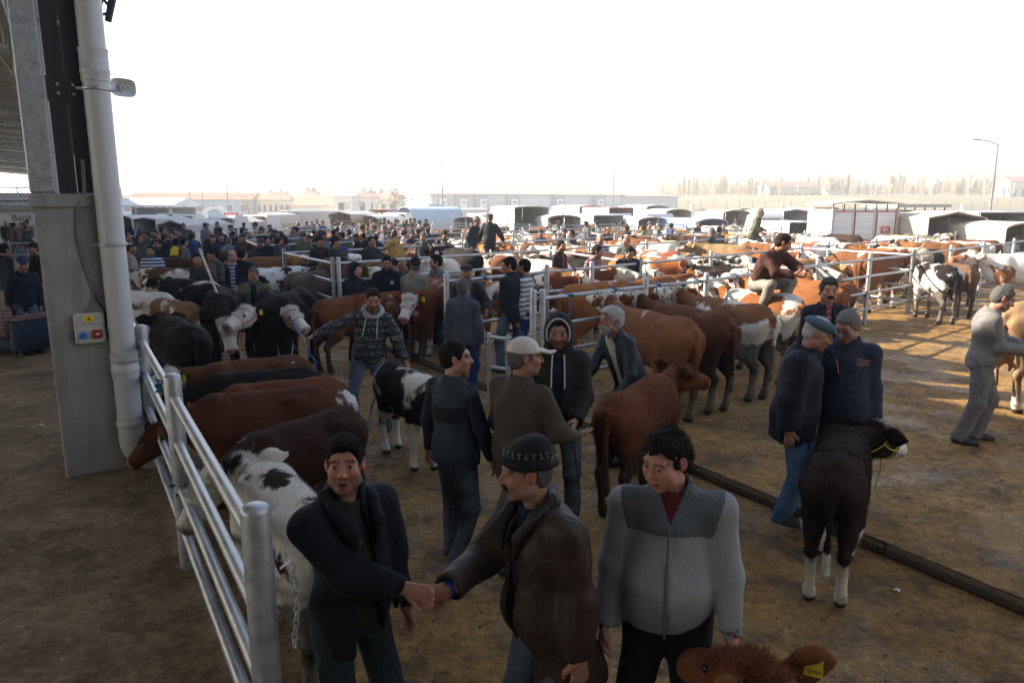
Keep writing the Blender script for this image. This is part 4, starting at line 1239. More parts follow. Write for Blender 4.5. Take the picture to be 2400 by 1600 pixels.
# ------------------------------------------------------------------ pillar, drainpipe, roof
def gbox(b, a0, a1, b0, b1, z0, z1, bev=0.0):
    c = grid((a0 + a1) / 2, (b0 + b1) / 2); b.box((c[0], c[1], (z0 + z1) / 2), (b1 - b0, a1 - a0, z1 - z0), YAW_B, bev); return b
def pillar(a, label, detail):
    root = thing('pillar', label, 'pillar', grid(a, 0, .10), YAW_B)
    b = MB(); b.box((.03, 0, 1.30), (.52, .46, 2.60), 0, .014); b.build('concrete_post', concrete_mat(), root)
    b = MB(); b.box((.03, 0, 2.625), (.58, .52, .13), 0, .02); b.build('concrete_cap', concrete_mat(), root)
    b = MB(); b.box((-.15, -.02, 4.75), (.20, .24, 4.1), 0, .012); b.build('steel_post', galv(), root)
    dk = plain((.045, .045, .05), .45, .6)
    for x in (.045, .195):
        b = MB(); b.box((x, -.10, 4.75), (.128, .05, 4.1)); b.box((x, .06, 4.75), (.128, .04, 4.1)); b.box((x - .05, -.02, 4.75), (.02, .12, 4.1)); b.build('channel', dk, root)
    b = MB(); b.box((.12, -.128, 3.62), (.30, .012, .22)); b.build('splice_plate', dk, root)
    for x in (.06, .18):
        for zz in (3.58, 3.66):
            b = MB(); b.tube([(x, -.13, zz), (x, -.165, zz)], .014, 6); b.build('bolt', galv(), root)
    if detail:
        # socket box
        px, py = .10, -.235
        box = MB(); box.box((px, py - .035, 1.45), (.25, .075, .29), 0, .012); ob = box.build('socket_box', plain((.50, .50, .44), .5), root)
        q = MB(); q.box((px, py - .078, 1.535), (.225, .012, .085), 0, .004); q.build('window_flap', plain((.45, .47, .48), .2), ob)
        q = MB(); q.box((px + .0, py - .0855, 1.545), (.095, .003, .055)); q.build('warning_label', plain((.75, .58, .02), .5), ob)
        q = MB(); t0 = (px, 1.545); q.prism([(t0[0] - .019, t0[1] - .016), (t0[0] + .019, t0[1] - .016), (t0[0], t0[1] + .018)], py - .0885, py - .0875); q.prism([(t0[0] - .004, t0[1] + .006), (t0[0] + .004, t0[1] + .006), (t0[0] + .001, t0[1] - .002), (t0[0] + .005, t0[1] - .002), (t0[0] - .002, t0[1] - .012), (t0[0], t0[1] - .004), (t0[0] - .005, t0[1] - .004)], py - .0905, py - .0895); q.build('warning_triangle', plain((.35, .04, .01), .5), ob)
        q = MB(); q.box((px - .06, py - .076, 1.39), (.085, .010, .085), 0, .006); q.build('socket_plate', plain((.40, .43, .45), .4), ob)
        q = MB(); q.tube([(px - .06, py - .08, 1.39), (px - .06, py - .11, 1.385)], [.033, .030], 16); q.build('blue_socket', plain((.04, .16, .55), .4), ob)
        q = MB(); q.box((px + .06, py - .092, 1.395), (.085, .045, .082), 0, .012); q.box((px + .058, py - .118, 1.40), (.06, .012, .055), 0, .005); q.build('red_socket', plain((.33, .015, .012), .4), ob)
        q = MB(); q.box((px + .06, py - .1252, 1.40), (.03, .002, .018)); q.build('rating_label', plain((.6, .58, .56), .5), ob)
        for sx in (-.137, .137):
            q = MB(); q.box((px + sx, py - .03, 1.385), (.03, .05, .06), 0, .008); q.build('cable_gland', plain((.03, .09, .32), .5), ob)
        for sx in (-.11, .11):
            for zz in (1.32, 1.475, 1.58):
                q = MB(); q.tube([(px + sx, py - .074, zz), (px + sx, py - .0785, zz)], .006, 8); q.build('screw', plain((.05, .05, .05), .5), ob)
        # cables
        q = MB(); pts = [(.19, -.20, 3.0), (.18, -.235, 2.72), (.12, -.25, 2.6), (.085, -.247, 2.35), (.115, -.247, 2.05), (.165, -.247, 1.85), (.175, -.247, 1.76), (.13, -.25, 1.66), (.09, -.25, 1.60)]
        q.tube(pts, .016, 8); q.build('grey_cable', plain((.17, .17, .185), .5), root, True)
        q = MB(); q.tube([(.165, -.258, 1.78), (.19, -.262, 1.70), (.235, -.26, 1.62), (.25, -.262, 1.52), (.23, -.26, 1.44)], .007, 6); q.build('black_cable', plain((.02, .02, .022), .5), root, True)
    return root
main_pillar = pillar(8.12, 'tall concrete pillar with steel column and a socket box', True)
for a_, w_ in ((16.4, 'second'), (24.6, 'third'), (32.8, 'fourth')):
    pillar(a_, f'{w_} concrete and steel pillar farther along the canopy edge', False)
# drainpipe
pv = plain((.50, .51, .53), .35, 0.0, .06, 2.0)
root = thing('drainpipe', 'fat grey plastic drainpipe clamped to the pillar with an elbow foot', 'pipe', grid(7.80, .36, 0), YAW_B)
def ringed(z0, z1, r=.112):
    q = MB(); q.lathe([(r, z0), (r, z1)], 28); return q.build('pipe_length', pv, root, True)
ringed(.62, 1.27); ringed(1.27, 4.05, .110); ringed(4.05, 8.0, .108)
for z0, z1, r in ((1.05, 1.30, .121), (3.78, 4.06, .119)):
    q = MB(); q.lathe([(.105, z0 - .005), (r, z0), (r, z0 + .06), (r + .005, z0 + .07), (r + .005, z0 + .10), (r, z0 + .11), (r, z1 - .03), (r + .004, z1 - .02), (r + .004, z1), (.105, z1 + .006)], 28); q.build('pipe_socket', pv, root, True)
for zc in (1.215, 2.33, 3.715):
    q = MB(); q.lathe([(.121, zc - .014), (.126, zc - .010), (.126, zc + .010), (.121, zc + .014)], 28); q.box((.14, 0, zc), (.05, .012, .022)); q.box((-.14, .0, zc), (.05, .012, .022)); cl = q.build('clamp', galv(), root, True)
q = MB(); arc = [(.23 - .23 * math.cos(t), 0, .42 - .23 * math.sin(t) + .0) for t in np.linspace(0, math.pi / 2, 9)]
q.tube([(0, 0, .66), (0, 0, .50)] + arc + [(.36, 0, .19), (.50, 0, .19)], .117, 24); q.build('elbow', plain((.47, .46, .43), .4), root, True)
q = MB(); q.lathe([(.12, .56), (.127, .57), (.127, .62), (.12, .63)], 28); q.build('elbow_collar', plain((.47, .46, .43), .4), root, True)

# canopy roof
RH = 7.05
root = thing('canopy_roof', 'long steel truss canopy roof overhead along the lane edge', 'roof', (0, 0, 0))
b = MB()
p = [grid(-40, .95), grid(110, .95), grid(110, -27), grid(-40, -27)]  # sheet lengthened out of view behind the viewer to cut skylight
b.add([(*p[0], RH), (*p[1], RH), (*p[2], RH + 2.5), (*p[3], RH + 2.5), (*p[0], RH + .06), (*p[1], RH + .06), (*p[2], RH + 2.56), (*p[3], RH + 2.56)], [(0, 1, 2, 3), (7, 6, 5, 4), (0, 4, 5, 1), (1, 5, 6, 2), (2, 6, 7, 3), (3, 7, 4, 0)])
b.build('roof_sheet', corrugated((.42, .40, .36), 6.0, 'X'), root)
b = MB(); gbox(b, -14, 110, .95, 1.15, RH - .12, RH + .10); b.build('gutter', galv(), root)
gv = plain((.40, .42, .44), .45, .3)
for i, a_ in enumerate(np.arange(4.0, 110, 4.1)):
    b = MB()
    for zc, hgt in ((RH - .25, .10), (RH - 1.15, .14)):
        c0, c1 = grid(a_, .7), grid(a_, -25)
        sl = 2.0 / 26.95 * 25.7
        b.tube([(*c0, zc), (*c1, zc + sl)], hgt / 2, 4)
    m = 26
    for j in range(m):
        b0 = .7 - 25.7 * j / m; b1 = .7 - 25.7 * (j + .5) / m; b2 = .7 - 25.7 * (j + 1) / m
        zz = lambda bb: (0.95 - bb) / 26.95 * 2.0
        b.tube([(*grid(a_, b0), RH - .28 + zz(b0)), (*grid(a_, b1), RH - 1.12 + zz(b1)), (*grid(a_, b2), RH - .28 + zz(b2))], .028, 4)
        b.tube([(*grid(a_, b1), RH - .28 + zz(b1)), (*grid(a_, b1), RH - 1.12 + zz(b1))], .022, 4)
    b.build('truss', gv, root)
for j in range(10):
    bb = .7 - j * 2.7; zz = (0.95 - bb) / 26.95 * 2.0
    b = MB(); gbox(b, -14, 110, bb - .04, bb + .04, RH - .14 + zz, RH - .02 + zz); b.build('purlin', gv, root)
# longitudinal lattice girder over the pillars and a conduit
b = MB()
for zc in (RH - .30, RH - 1.25): gbox(b, -14, 110, -.62, -.50, zc - .06, zc + .06)
for j in range(100):
    a0 = j * 1.1
    b.tube([(*grid(a0, -.56), RH - .3), (*grid(a0 + .55, -.56), RH - 1.2), (*grid(a0 + 1.1, -.56), RH - .3)], .03, 4)
b.build('girder', gv, root)
b = MB(); b.tube([(*grid(9.6, -.75), 6.3), (*grid(9.6, -.75), 3.35), (*grid(9.6, -1.4), 3.32)], .035, 8); b.build('conduit', gv, root)
# far wing of the hall on the left, seen over the sofa
# loudspeaker horn on the second pillar
c = vec(*grid(15.2, 1.08), 4.73)
root = thing('horn_loudspeaker', 'pale grey horn loudspeaker mounted behind the drainpipe', 'loudspeaker', c, 0)
d = unit(vec(.72, -.69, -.05)); sdv = unit(np.cross(d, (0, 0, 1))); upv = np.cross(sdv, d)
pr = [(-.30, .05, .05), (-.14, .07, .06), (-.02, .12, .10), (.08, .20, .15), (.15, .27, .20)]
vs = []; fs = []; N = 20
def sup(q, rx, ry):
    cq, sq = math.cos(q), math.sin(q); e = .55
    return math.copysign(abs(cq) ** e, cq) * rx, math.copysign(abs(sq) ** e, sq) * ry
for t, rx, ry in pr + [(.155, .255, .185), (.06, .17, .13), (-.03, .09, .07), (-.06, .02, .02)]:
    for k in range(N):
        x, y = sup(6.2832 * k / N, rx, ry); vs.append(d * t + sdv * x + upv * y)
for i in range(8):
    for k in range(N): fs.append((i * N + k, i * N + (k + 1) % N, (i + 1) * N + (k + 1) % N, (i + 1) * N + k))
b = MB(); b.add(vs, fs); b.build('horn', plain((.62, .66, .65), .45), root, True)
root.scale = (.8,) * 3
b = MB(); b.tube([d * -.02, d * .10], [.06, .055], 12); b.build('driver', plain((.5, .53, .52), .4), root, True)
b = MB(); b.tube([d * .101, d * .104], [.034, .034], 12); b.build('badge', plain((.5, .04, .03), .4), root, True)
b = MB(); b.tube([d * -.25, d * -.25 + vec(*grid(0, -.75), 0)], .02, 6); b.build('bracket', plain((.3, .3, .3), .4), root, True)
# lamp arm high on the second pillar
c = vec(*grid(14.0, .50), 5.85)
root = thing('floodlight_arm', 'dark metal bracket with a floodlight above the loudspeaker', 'lamp', c, 0)
dk = plain((.03, .035, .05), .5, .4)
b = MB(); b.tube([(0, 0, .25), (0, 0, -.9)], .035, 6); b.build('mast', dk, root)
b = MB(); b.tube([(0, 0, .0), (.42, 0, .0), (.5, 0, -.1)], .028, 6); b.tube([(0, 0, -.26), (.45, 0, -.2)], .024, 6); b.build('arm', dk, root)
b = MB(); b.tube([(.45, 0, -.32), (.58, 0, .1), (.95, 0, .75)], [.05, .06, .07], 6); b.build('strut', dk, root)

# unseen wall added behind the viewer to block skylight from the lane
root = thing('added_shade_wall', 'unseen plain wall added behind the viewer to block skylight', 'wall', grid(-5, -6, 0), YAW_B)
b = MB(); b.box((-6, 0, 3.9), (60, .3, 7.8)); b.build('wall', corrugated((.36, .36, .35), 3.0, 'X'), root)

# worn sofa on the gallery floor
root = thing('sofa', 'worn sofa with plaid cushions and a blue side on the gallery floor', 'sofa', (-9.2, 12.9, .10), 2.75)
pl = cloth('plaid'); bl = plain((.018, .03, .055), .8)
for nm, c, d, mt, cl in (('base', (0, 0, .20), (1.9, .82, .24), bl, None), ('armrest', (-.92, 0, .36), (.24, .86, .56), bl, None), ('armrest', (.92, 0, .36), (.24, .86, .56), bl, None),
                         ('armrest_pad', (-.92, -.02, .665), (.26, .84, .10), pl, (.22, .09, .07)), ('armrest_pad', (.92, -.02, .665), (.26, .84, .10), pl, (.22, .09, .07)),
                         ('seat_cushion', (-.41, -.06, .41), (.80, .78, .18), pl, (.22, .16, .15)), ('seat_cushion', (.41, -.06, .41), (.80, .78, .18), pl, (.22, .16, .15)), ('backrest', (0, .38, .60), (1.62, .22, .50), pl, (.24, .11, .09))):
    b = MB(); b.box(c, d, 0, .06); o = b.build(nm, mt, root, True)
    if cl: o.color = (*cl, 1)
for sx in (-.85, .85):
    for sy in (-.35, .35):
        b = MB(); b.tube([(sx, sy, .1), (sx, sy, 0)], .025, 8); b.build('leg', plain((.03, .02, .015), .5), root)
# bag hung on the gate
v = Vol((-.3, -.3, -.4), (.3, .3, .3), .02); v.ell((0, 0, -.08), (.15, .12, .18), .05); v.cone((0, 0, .08), (0, 0, .24), .04, .02, .05); v.ripple(.03, 26, 3)
V_, Q_ = v.skin(); root = thing('bag', 'bulging red and blue plastic bag hung on the gate', 'bag', grid(20.7, -1.85, .72))
o = link('sack', to_mesh('sack', V_, Q_, plain((.30, .02, .06), .35, 0.0, .9, 9.0)), root)
# litter
for i, (x, y, z, s) in enumerate(((2.72, 4.72, .004, .022), (-5.6, 8.3, .104, .05), (-1.75, 6.15, .104, .02), (3.2, 6.55, FLOOR + .004, .03))):
    r = random.Random(i); b = MB(); m = 7
    ring = [(s * (.6 + .8 * r.random()) * math.cos(6.283 * k / m), s * (.6 + .8 * r.random()) * math.sin(6.283 * k / m), .004 + .02 * r.random()) for k in range(m)]
    b.add(ring + [(0, 0, .03)], [(k, (k + 1) % m, m) for k in range(m)]); o = b.build('paper_scrap', plain((.55, .55, .52), .7))
    o.location = (x, y, z); tag(o, ('crumpled white paper scrap on the lane below the dark calf', 'white paper scrap on the gallery floor near the pillar', 'tiny white scrap at the gallery fence foot', 'small pale scrap on the platform behind the dark calf')[i], 'litter')

# ------------------------------------------------------------------ buildings beyond the pens
def solid(name, mat, parent, c, d, rz=0.0, bev=0.0):
    b = MB(); b.box(c, d, rz, bev); return b.build(name, mat, parent)
WHITE = plain((.62, .61, .58), .7, 0.0, .06, 1.0); CREAM = plain((.60, .55, .44), .75, 0.0, .08, 1.0)
TILE = corrugated((.40, .24, .18), 3.0, 'X'); GLASS = plain((.05, .06, .07), .15)
DOCKGREY = plain((.22, .23, .25), .6)  # the dock shelters' own even dark grey

def gable_roof(name, mat, parent, w, l, z, rise, over=.4, hip=0.0):
    """ridge along x"""
    x, y = w / 2 + over, l / 2 + over
    b = MB(); h = hip
    v = [(-x, -y, z), (x, -y, z), (x, y, z), (-x, y, z), (-x + h, 0, z + rise), (x - h, 0, z + rise)]
    t = .12
    v2 = [(a, c, e + t) for a, c, e in v]
    b.add(v + v2, [(0, 1, 2, 3), (6, 7, 11, 10), (8, 9, 10, 11), (7, 8, 11), (9, 6, 10), (0, 6, 7, 1), (1, 7, 8, 2), (2, 8, 9, 3), (3, 9, 6, 0)])
    return b.build(name, mat, parent)

# warehouse with loading docks
wa = math.atan2(.42, .905)
root = thing('warehouse', 'long pale warehouse with six grey loading docks and a low red roof', 'warehouse', (-19.8, 180, 0), wa)
WL, WD = 55.0, 28.0
panel = corrugated((.50, .53, .57), 1.4, 'X')
solid('wall', panel, root, (WL / 2, WD / 2, 2.5), (WL, WD, 5.0))
o = gable_roof('roof', corrugated((.50, .30, .25), 1.0, 'X'), root, WL, WD, 5.02, 2.1, .8, 9.0); o.location = (WL / 2, WD / 2, 0)
for t in (8.6, 17.6, 26.5, 35.5, 44.5, 53.0): solid('wall_joint', plain((.55, .57, .6), .5), root, (t, -.03, 2.5), (.12, .06, 5.0))
for i, t in enumerate((2.6, 7.9, 13.2, 21.9, 35.0, 47.5)):
    d = solid('dock', DOCKGREY, root, (t, -.45, 3.15), (3.3, .9, 3.5))
    solid('dock_frame', plain((.30, .31, .33), .6), d, (t - 1.5, -.96, 3.1), (.5, .12, 3.6)); solid('dock_frame', plain((.30, .31, .33), .6), d, (t + 1.5, -.96, 3.1), (.5, .12, 3.6)); solid('dock_frame', plain((.30, .31, .33), .6), d, (t, -.96, 4.65), (2.5, .12, .5))
    solid('dock_door', plain((.62, .63, .64), .5), d, (t + .35, -.93, 2.7), (2.1, .08, 2.6)); solid('door_pane', GLASS, d, (t + .15, -1.0, 3.1), (.35, .06, .45)); solid('door_pane', GLASS, d, (t + .65, -1.0, 3.1), (.35, .06, .45))
root = thing('warehouse_annex', 'lower grey annex with white doors joined to the warehouse end', 'building', (-19.8 + .905 * 55.3, 180 + .42 * 55.3, 0), wa)
solid('wall', corrugated((.44, .46, .49), 1.4, 'X'), root, (9.5, 9, 2.35), (19, 18, 4.7))
o = gable_roof('roof', corrugated((.50, .28, .24), 1.0, 'X'), root, 19, 18, 4.72, 1.3, .9, 4.0); o.location = (9.5, 9, 0)
for t in (2.0, 5.4, 10.0, 14.0, 17.6):
    d = solid('door', plain((.66, .66, .65), .5), root, (t, -.05, 1.5), (1.6 if t in (5.4, 14.0) else .9, .1, 2.9))
    if t in (5.4, 14.0):
        for q in (-.4, .4): solid('pane', GLASS, d, (t + q, -.12, 2.2), (.35, .05, .35))
for t in (3.6, 7.8, 12.2, 16.2): solid('wall_joint', plain((.62, .62, .62), .5), root, (t, -.03, 2.35), (.12, .06, 4.7))

def house(label, x, y, w, l, hgt, rise, rz, wallm, roofm, nwin, hip=0.0, chim=1, floors=1, cat='house', nm='house'):
    root = thing(nm, label, cat, (x, y, 0), rz)
    solid('wall', wallm, root, (0, 0, hgt / 2), (w, l, hgt))
    rf = gable_roof('roof', roofm, root, w, l, hgt + .01, rise, .5, hip)
    for i in range(chim): solid('chimney', CREAM, rf, ((i - (chim - 1) / 2) * w * .3, .3, hgt + rise + .2), (.6, .6, 1.4))
    for f in range(floors):
        for i in range(nwin):
            xx = -w / 2 + w * (i + .5) / nwin; zz = hgt * (f + .55) / floors
            wn = solid('window', plain((.55, .53, .5), .6), root, (xx, -l / 2 - .03, zz), (w / nwin * .5, .08, hgt / floors * .45)); solid('pane', GLASS, wn, (xx, -l / 2 - .08, zz), (w / nwin * .42, .04, hgt / floors * .38))
    return root
BLUE = plain((.17, .33, .48), .7, 0.0, .1, 1.0)
house('long low blue building with a brown tiled roof', -64.62, 152, 26, 12, 3.4, 1.5, .0, BLUE, corrugated((.24, .13, .09), 2.0, 'X'), 9, 1.0, 0, 1, 'building', 'blue_building')
house('long brown roofed shed joined to the blue building', -83.54, 172, 16, 12, 3.2, 1.3, .0, WHITE, corrugated((.20, .13, .10), 2.0, 'X'), 5, 0, 0, 1, 'building', 'shed')
house('red roofed house with a glazed upper veranda beside a round tree', -48.57, 152, 6.6, 7, 3.4, 1.5, .15, CREAM, TILE, 6, 1.5, 2, 1)
house('small white house with a red pyramid roof and aerial', -38.61, 142, 4.2, 6, 3.6, 1.5, .0, WHITE, TILE, 1, 1.6, 2, 1)
house('white building with an orange lean-to roof and a row of tiny windows', -32.20, 129, 9.5, 8, 2.3, 1.9, .0, WHITE, corrugated((.45, .28, .20), 2.0, 'X'), 14, 0.0, 0, 1, 'building', 'building')
house('plain white block beside the orange lean-to roof', -27.87, 124, 3.2, 5, 3.9, .4, 0, WHITE, WHITE, 1, 0, 0, 1, 'building', 'building')
house('red roofed house peeking over white canvas hoops', -29.66, 152, 4.5, 5, 3.9, 1.3, .2, WHITE, TILE, 2, 1.2, 2, 1)
house('low house with two brick gables behind white trucks', -27.29, 162, 6.0, 5, 3.6, 1.2, -.2, CREAM, TILE, 3, 0, 0, 1)
house('white farmhouse with long red roof below the poplars', 112.76, 300, 24, 8, 9.2, 2.2, .2, WHITE, TILE, 8, 0, 0, 1)
house('small grey two storey house among the poplars', 133.54, 310, 6, 8, 12.0, 2.0, .1, WHITE, TILE, 2, 1, 0, 2)
house('pale farm building at the foot of the hills beside the tall lamp', 205.56, 302, 12, 8, 11.5, 2.0, .1, WHITE, TILE, 3, 0, 0, 1)
# white canvas hoop frames
for i, (px, Y) in enumerate(((842, 112), (912, 110), (975, 114))):
    root = thing('hoop_tent', ('white hooped canvas cover left of two others', 'white hooped canvas cover between two others', 'white hooped canvas cover nearest the warehouse')[i], 'tent', ((px - 1200) / 1700 * .983 * Y, Y, 0), .1)
    for j in range(5):
        b = MB(); b.tube([(-2.2, j * 1.2, 0), (-2.2, j * 1.2, 2.6), (-1.5, j * 1.2, 3.2), (0, j * 1.2, 3.5), (1.5, j * 1.2, 3.2), (2.2, j * 1.2, 2.6), (2.2, j * 1.2, 0)], .05, 5); b.build('hoop', plain((.45, .42, .36), .6), root)
    b = MB(); pr = [(-2.15, 1.0), (-2.15, 2.58), (-1.47, 3.15), (0, 3.44), (1.47, 3.15), (2.15, 2.58), (2.15, 1.0), (2.1, 1.0), (2.1, 2.55), (1.45, 3.1), (0, 3.39), (-1.45, 3.1), (-2.1, 2.55), (-2.1, 1.0)]
    b.prism(pr, 1.2, 6.0); b.build('cover', canvas((.66, .65, .62)), root)
# open steel shed with a white roof
root = thing('open_shed', 'open steel shed with a white sheet roof beyond the lane', 'shed', (-39.24, 80, 0), .12)
o = gable_roof('roof', corrugated((.62, .63, .64), 1.5, 'X'), root, 7.2, 9, 2.45, .75, .3); 
for x in (-3.4, 0, 3.4):
    for y in (-4.2, 4.2): solid('column', galv(), root, (x, y, 1.2), (.2, .2, 2.4))
b = MB(); b.tube([(-3.4, -4.2, .3), (-1.8, -4.2, 2.3)], .06, 5); b.tube([(3.4, -4.2, .4), (.2, -4.2, 2.2)], .05, 5); b.tube([(.2, -4.2, .4), (3.3, -4.2, 2.0)], .05, 5); b.build('brace', galv(), root)
solid('back_wall', corrugated((.36, .37, .38), 2.0, 'X'), root, (0, 4.4, 1.15), (7.0, .1, 2.3))
# bank kiosk and truss gantry behind the pillar
root = thing('bank_kiosk', 'white bank kiosk with an orange sign behind the pillar', 'kiosk', (-30.02, 46, .0), .35)
solid('wall', plain((.55, .53, .48), .7), root, (0, 0, 1.2), (7.5, 3.0, 2.4)); o = gable_roof('roof', corrugated((.60, .61, .62), 2.0, 'X'), root, 7.8, 3.4, 2.42, .8, .5)
w_ = solid('window', plain((.5, .5, .5), .5), root, (-.2, -1.53, 1.05), (1.3, .06, .8)); solid('pane', GLASS, w_, (-.2, -1.57, 1.05), (1.15, .04, .65))
sgn = solid('sign', plain((.62, .62, .62), .6), root, (-.4, -1.56, 1.86), (2.6, .08, .62)); solid('sign_panel', plain((.62, .25, .10), .6), sgn, (1.25, -1.58, 1.86), (.7, .09, .75))
def text(body, name, size, loc, rot3, mat, parent=None, ext=.004, sx=1.0):
    cu = bpy.data.curves.new(name, 'FONT'); cu.body = body; cu.size = size; cu.align_x = 'CENTER'; cu.align_y = 'CENTER'; cu.extrude = ext
    ob = bpy.data.objects.new(name, cu); COL.objects.link(ob); dg = bpy.context.evaluated_depsgraph_get()
    me = bpy.data.meshes.new_from_object(ob.evaluated_get(dg)); bpy.data.objects.remove(ob); bpy.data.curves.remove(cu)
    me.materials.clear(); me.materials.append(mat)
    o = link(name, me, parent); o.location = loc; o.rotation_euler = rot3; o.scale = (sx, 1, 1); return o
text('Bank', 'lettering', .55, (-.15, -1.61, 1.86), (math.pi / 2, 0, 0), plain((.05, .05, .06), .6), sgn)
root = thing('rooftop_gantry', 'galvanised truss shelter with a railing on its flat roof', 'shelter', (-23.36, 40, 0), .35)
for x in (-4, -1.3, 1.8): solid('column', galv(), root, (x, 0, 1.3), (.12, .12, 2.6))
solid('roof', corrugated((.58, .59, .6), 2.0, 'X'), root, (-1.1, 1.5, 2.95), (6.2, 3.4, .1))
b = MB()
b.tube([(-4.2, -.1, 2.55), (2.0, -.1, 2.55)], .04, 5); b.tube([(-4.2, -.1, 2.85), (2.0, -.1, 2.85)], .04, 5)
for i in range(10): b.tube([(-4.2 + .62 * i, -.1, 2.55), (-3.9 + .62 * i, -.1, 2.85), (-3.58 + .62 * i, -.1, 2.55)], .022, 4)
b.build('truss', galv(), root)
b = MB(); b.tube([(-4.2, 0, 3.55), (2.0, 0, 3.55)], .03, 5); b.tube([(-4.2, 0, 3.25), (2.0, 0, 3.25)], .02, 5)
for i in range(6): b.tube([(-4.1 + 1.22 * i, 0, 3.0), (-4.1 + 1.22 * i, 0, 3.56)], .03, 5)
b.build('railing', galv(), root)
# arch gateway and red sign
root = thing('arch_gateway', 'white arched gateway near the red sign', 'gate', (-38.29, 95, 0), .1)
b = MB(); arc = [(1.55 * math.cos(t), 1.45 + .95 * math.sin(t)) for t in np.linspace(0, math.pi, 13)]; inn = [(1.0 * math.cos(t), 1.35 + .7 * math.sin(t)) for t in np.linspace(math.pi, 0, 13)]
b.prism([(1.55, 0)] + arc + [(-1.55, 0), (-1.0, 0)] + inn + [(1.0, 0)], -.4, .4); b.build('arch', WHITE, root)
solid('panel', plain((.25, .42, .55), .5), root, (0, .0, 1.62), (1.7, .1, .6))
root = thing('exit_sign', 'red sign board with white lettering beyond the pens', 'sign', (-33.58, 88, 0), .0)
solid('board', plain((.50, .025, .04), .6), root, (0, 0, 1.42), (1.75, .1, .52)); solid('board_edge', plain((.5, .35, .35), .6), root, (0, 0, 1.09), (1.75, .1, .1))
text('ÇIKIŞ', 'lettering', .50, (0, -.06, 1.43), (math.pi / 2, 0, 0), plain((.7, .7, .7), .6), root)
for x in (-.7, .7): solid('leg', galv(), root, (x, .02, .55), (.07, .07, 1.1))
root = thing('notice_board', 'dark notice board with a light blue top before the docks', 'sign', (-8.14, 80, 0), 0)
solid('board', plain((.20, .25, .28), .6), root, (0, 0, 2.15), (1.75, .1, .85)); solid('cap', plain((.2, .45, .65), .6), root, (0, 0, 2.61), (1.75, .12, .08))
for i in range(5): solid('text_line', plain((.45, .48, .5), .6), root, (0, -.06, 2.42 - i * .14), (1.6 - .15 * (i % 2), .02, .05))
for x in (-.7, .7): solid('leg', galv(), root, (x, .02, .86), (.08, .08, 1.72))
root = thing('banner', 'white banner with faint lettering below the loading docks', 'banner', (-4.96, 74, 0), 0)
solid('cloth', plain((.58, .58, .56), .8), root, (0, 0, 1.72), (1.75, .04, .5)); solid('text_line', plain((.2, .2, .22), .8), root, (0, -.03, 1.7), (1.4, .01, .16))
for x in (-.8, .8): solid('leg', galv(), root, (x, .03, .75), (.06, .06, 1.5))

# ------------------------------------------------------------------ trucks and covered pickups
TYRE = plain((.02, .02, .02), .9); RUST = plain((.20, .10, .06), .7); INNER = plain((.16, .12, .08), .9)
def truck(label, x, y, rz, w=2.0, L=3.6, zf=.75, zs=1.45, zt=2.3, rise=.25, style='arch', cover=(.6, .6, .58), sides=(.6, .6, .58), cabc=(.6, .6, .6), hoops=True, boards=None, rear=None, nm='truck', backcol=None):
    root = thing(nm, label, 'truck', (x, y, 0.0), rz)
    sm = plain(sides, .5, 0.0, .1, 2.0)
    solid('chassis', plain((.03, .03, .03), .7), root, (0, L / 2 + .6, zf - .18), (w * .5, L + 1.8, .2))
    solid('floor', INNER, root, (0, L / 2, zf), (w, L, .08))
    bh = zs - zf
    for sx in (-1, 1):
        if boards:
            nb = boards
            for i in range(nb): solid('side_board', plain((.36, .24, .11), .8, 0.0, .3), root, (sx * (w / 2 - .02), L / 2, zf + .04 + bh * (i + .5) / nb), (.05, L, bh / nb - .02))
        else: solid('side_panel', sm, root, (sx * (w / 2 - .02), L / 2, zf + .04 + bh / 2), (.05, L, bh))
    solid('front_panel', INNER, root, (0, L - .03, (zf + zt) / 2), (w - .12, .06, zt - zf))
    if rear: solid('tailgate', plain(rear, .5), root, (0, .03, zf + .04 + bh * .35), (w - .1, .05, bh * .7))
    # cover
    hw = w / 2 + .03; n = 9
    if style == 'arch': prof = [(hw * math.cos(t), zt - rise + rise * math.sin(t)) for t in np.linspace(0, math.pi, n)]
    elif style == 'gable': prof = [(hw, zt - rise), (hw * .5, zt - rise * .5), (0, zt), (-hw * .5, zt - rise * .5), (-hw, zt - rise)]
    else: prof = [(hw, zt - .06), (hw * .9, zt), (-hw * .9, zt), (-hw, zt - .06)]
    zlo = zs + .02
    outer = [(hw, zlo)] + prof + [(-hw, zlo)]
    inner = [(px * .965, (pz - .05) if abs(px) < hw * .99 else pz) for px, pz in outer][::-1]
    b = MB(); b.prism(outer + inner, -.12, L + .02)
    cv = b.build('cover', canvas(cover), root)
    for yy in ((0, L / 2, L - .1) if hoops else (0,)):
        b = MB(); b.tube([(px * .955, yy, pz - .07) for px, pz in outer], .025, 5); b.build('hoop', RUST, root)
    # cab
    cb = MB(); cb.prism([(L + .15, .55), (L + .15, 1.95), (L + .3, 2.1), (L + 1.2, 2.05), (L + 1.55, 1.35), (L + 1.75, 1.2), (L + 1.75, .5)], -w * .46, w * .46, 'x'); cab = cb.build('cab', plain(cabc, .35), root)
    solid('cab_window', GLASS, cab, (0, L + .13, 1.62), (w * .7, .04, .45))
    for sx in (-1, 1):
        for yy in (.8, L + .9):
            b = MB(); b.tube([(sx * w * .40, yy, .36), (sx * w * .50, yy, .36)], .36, 14); wh = b.build('wheel', TYRE, root)
            b = MB(); b.tube([(sx * w * .50, yy, .36), (sx * w * .507, yy, .36)], .2, 10); b.build('rim', plain((.3, .3, .3), .4, .6), wh)
        solid('tail_light', plain((.35, .02, .02), .3), root, (sx * w * .42, -.02, zf - .1), (.18, .05, .09))
    return root
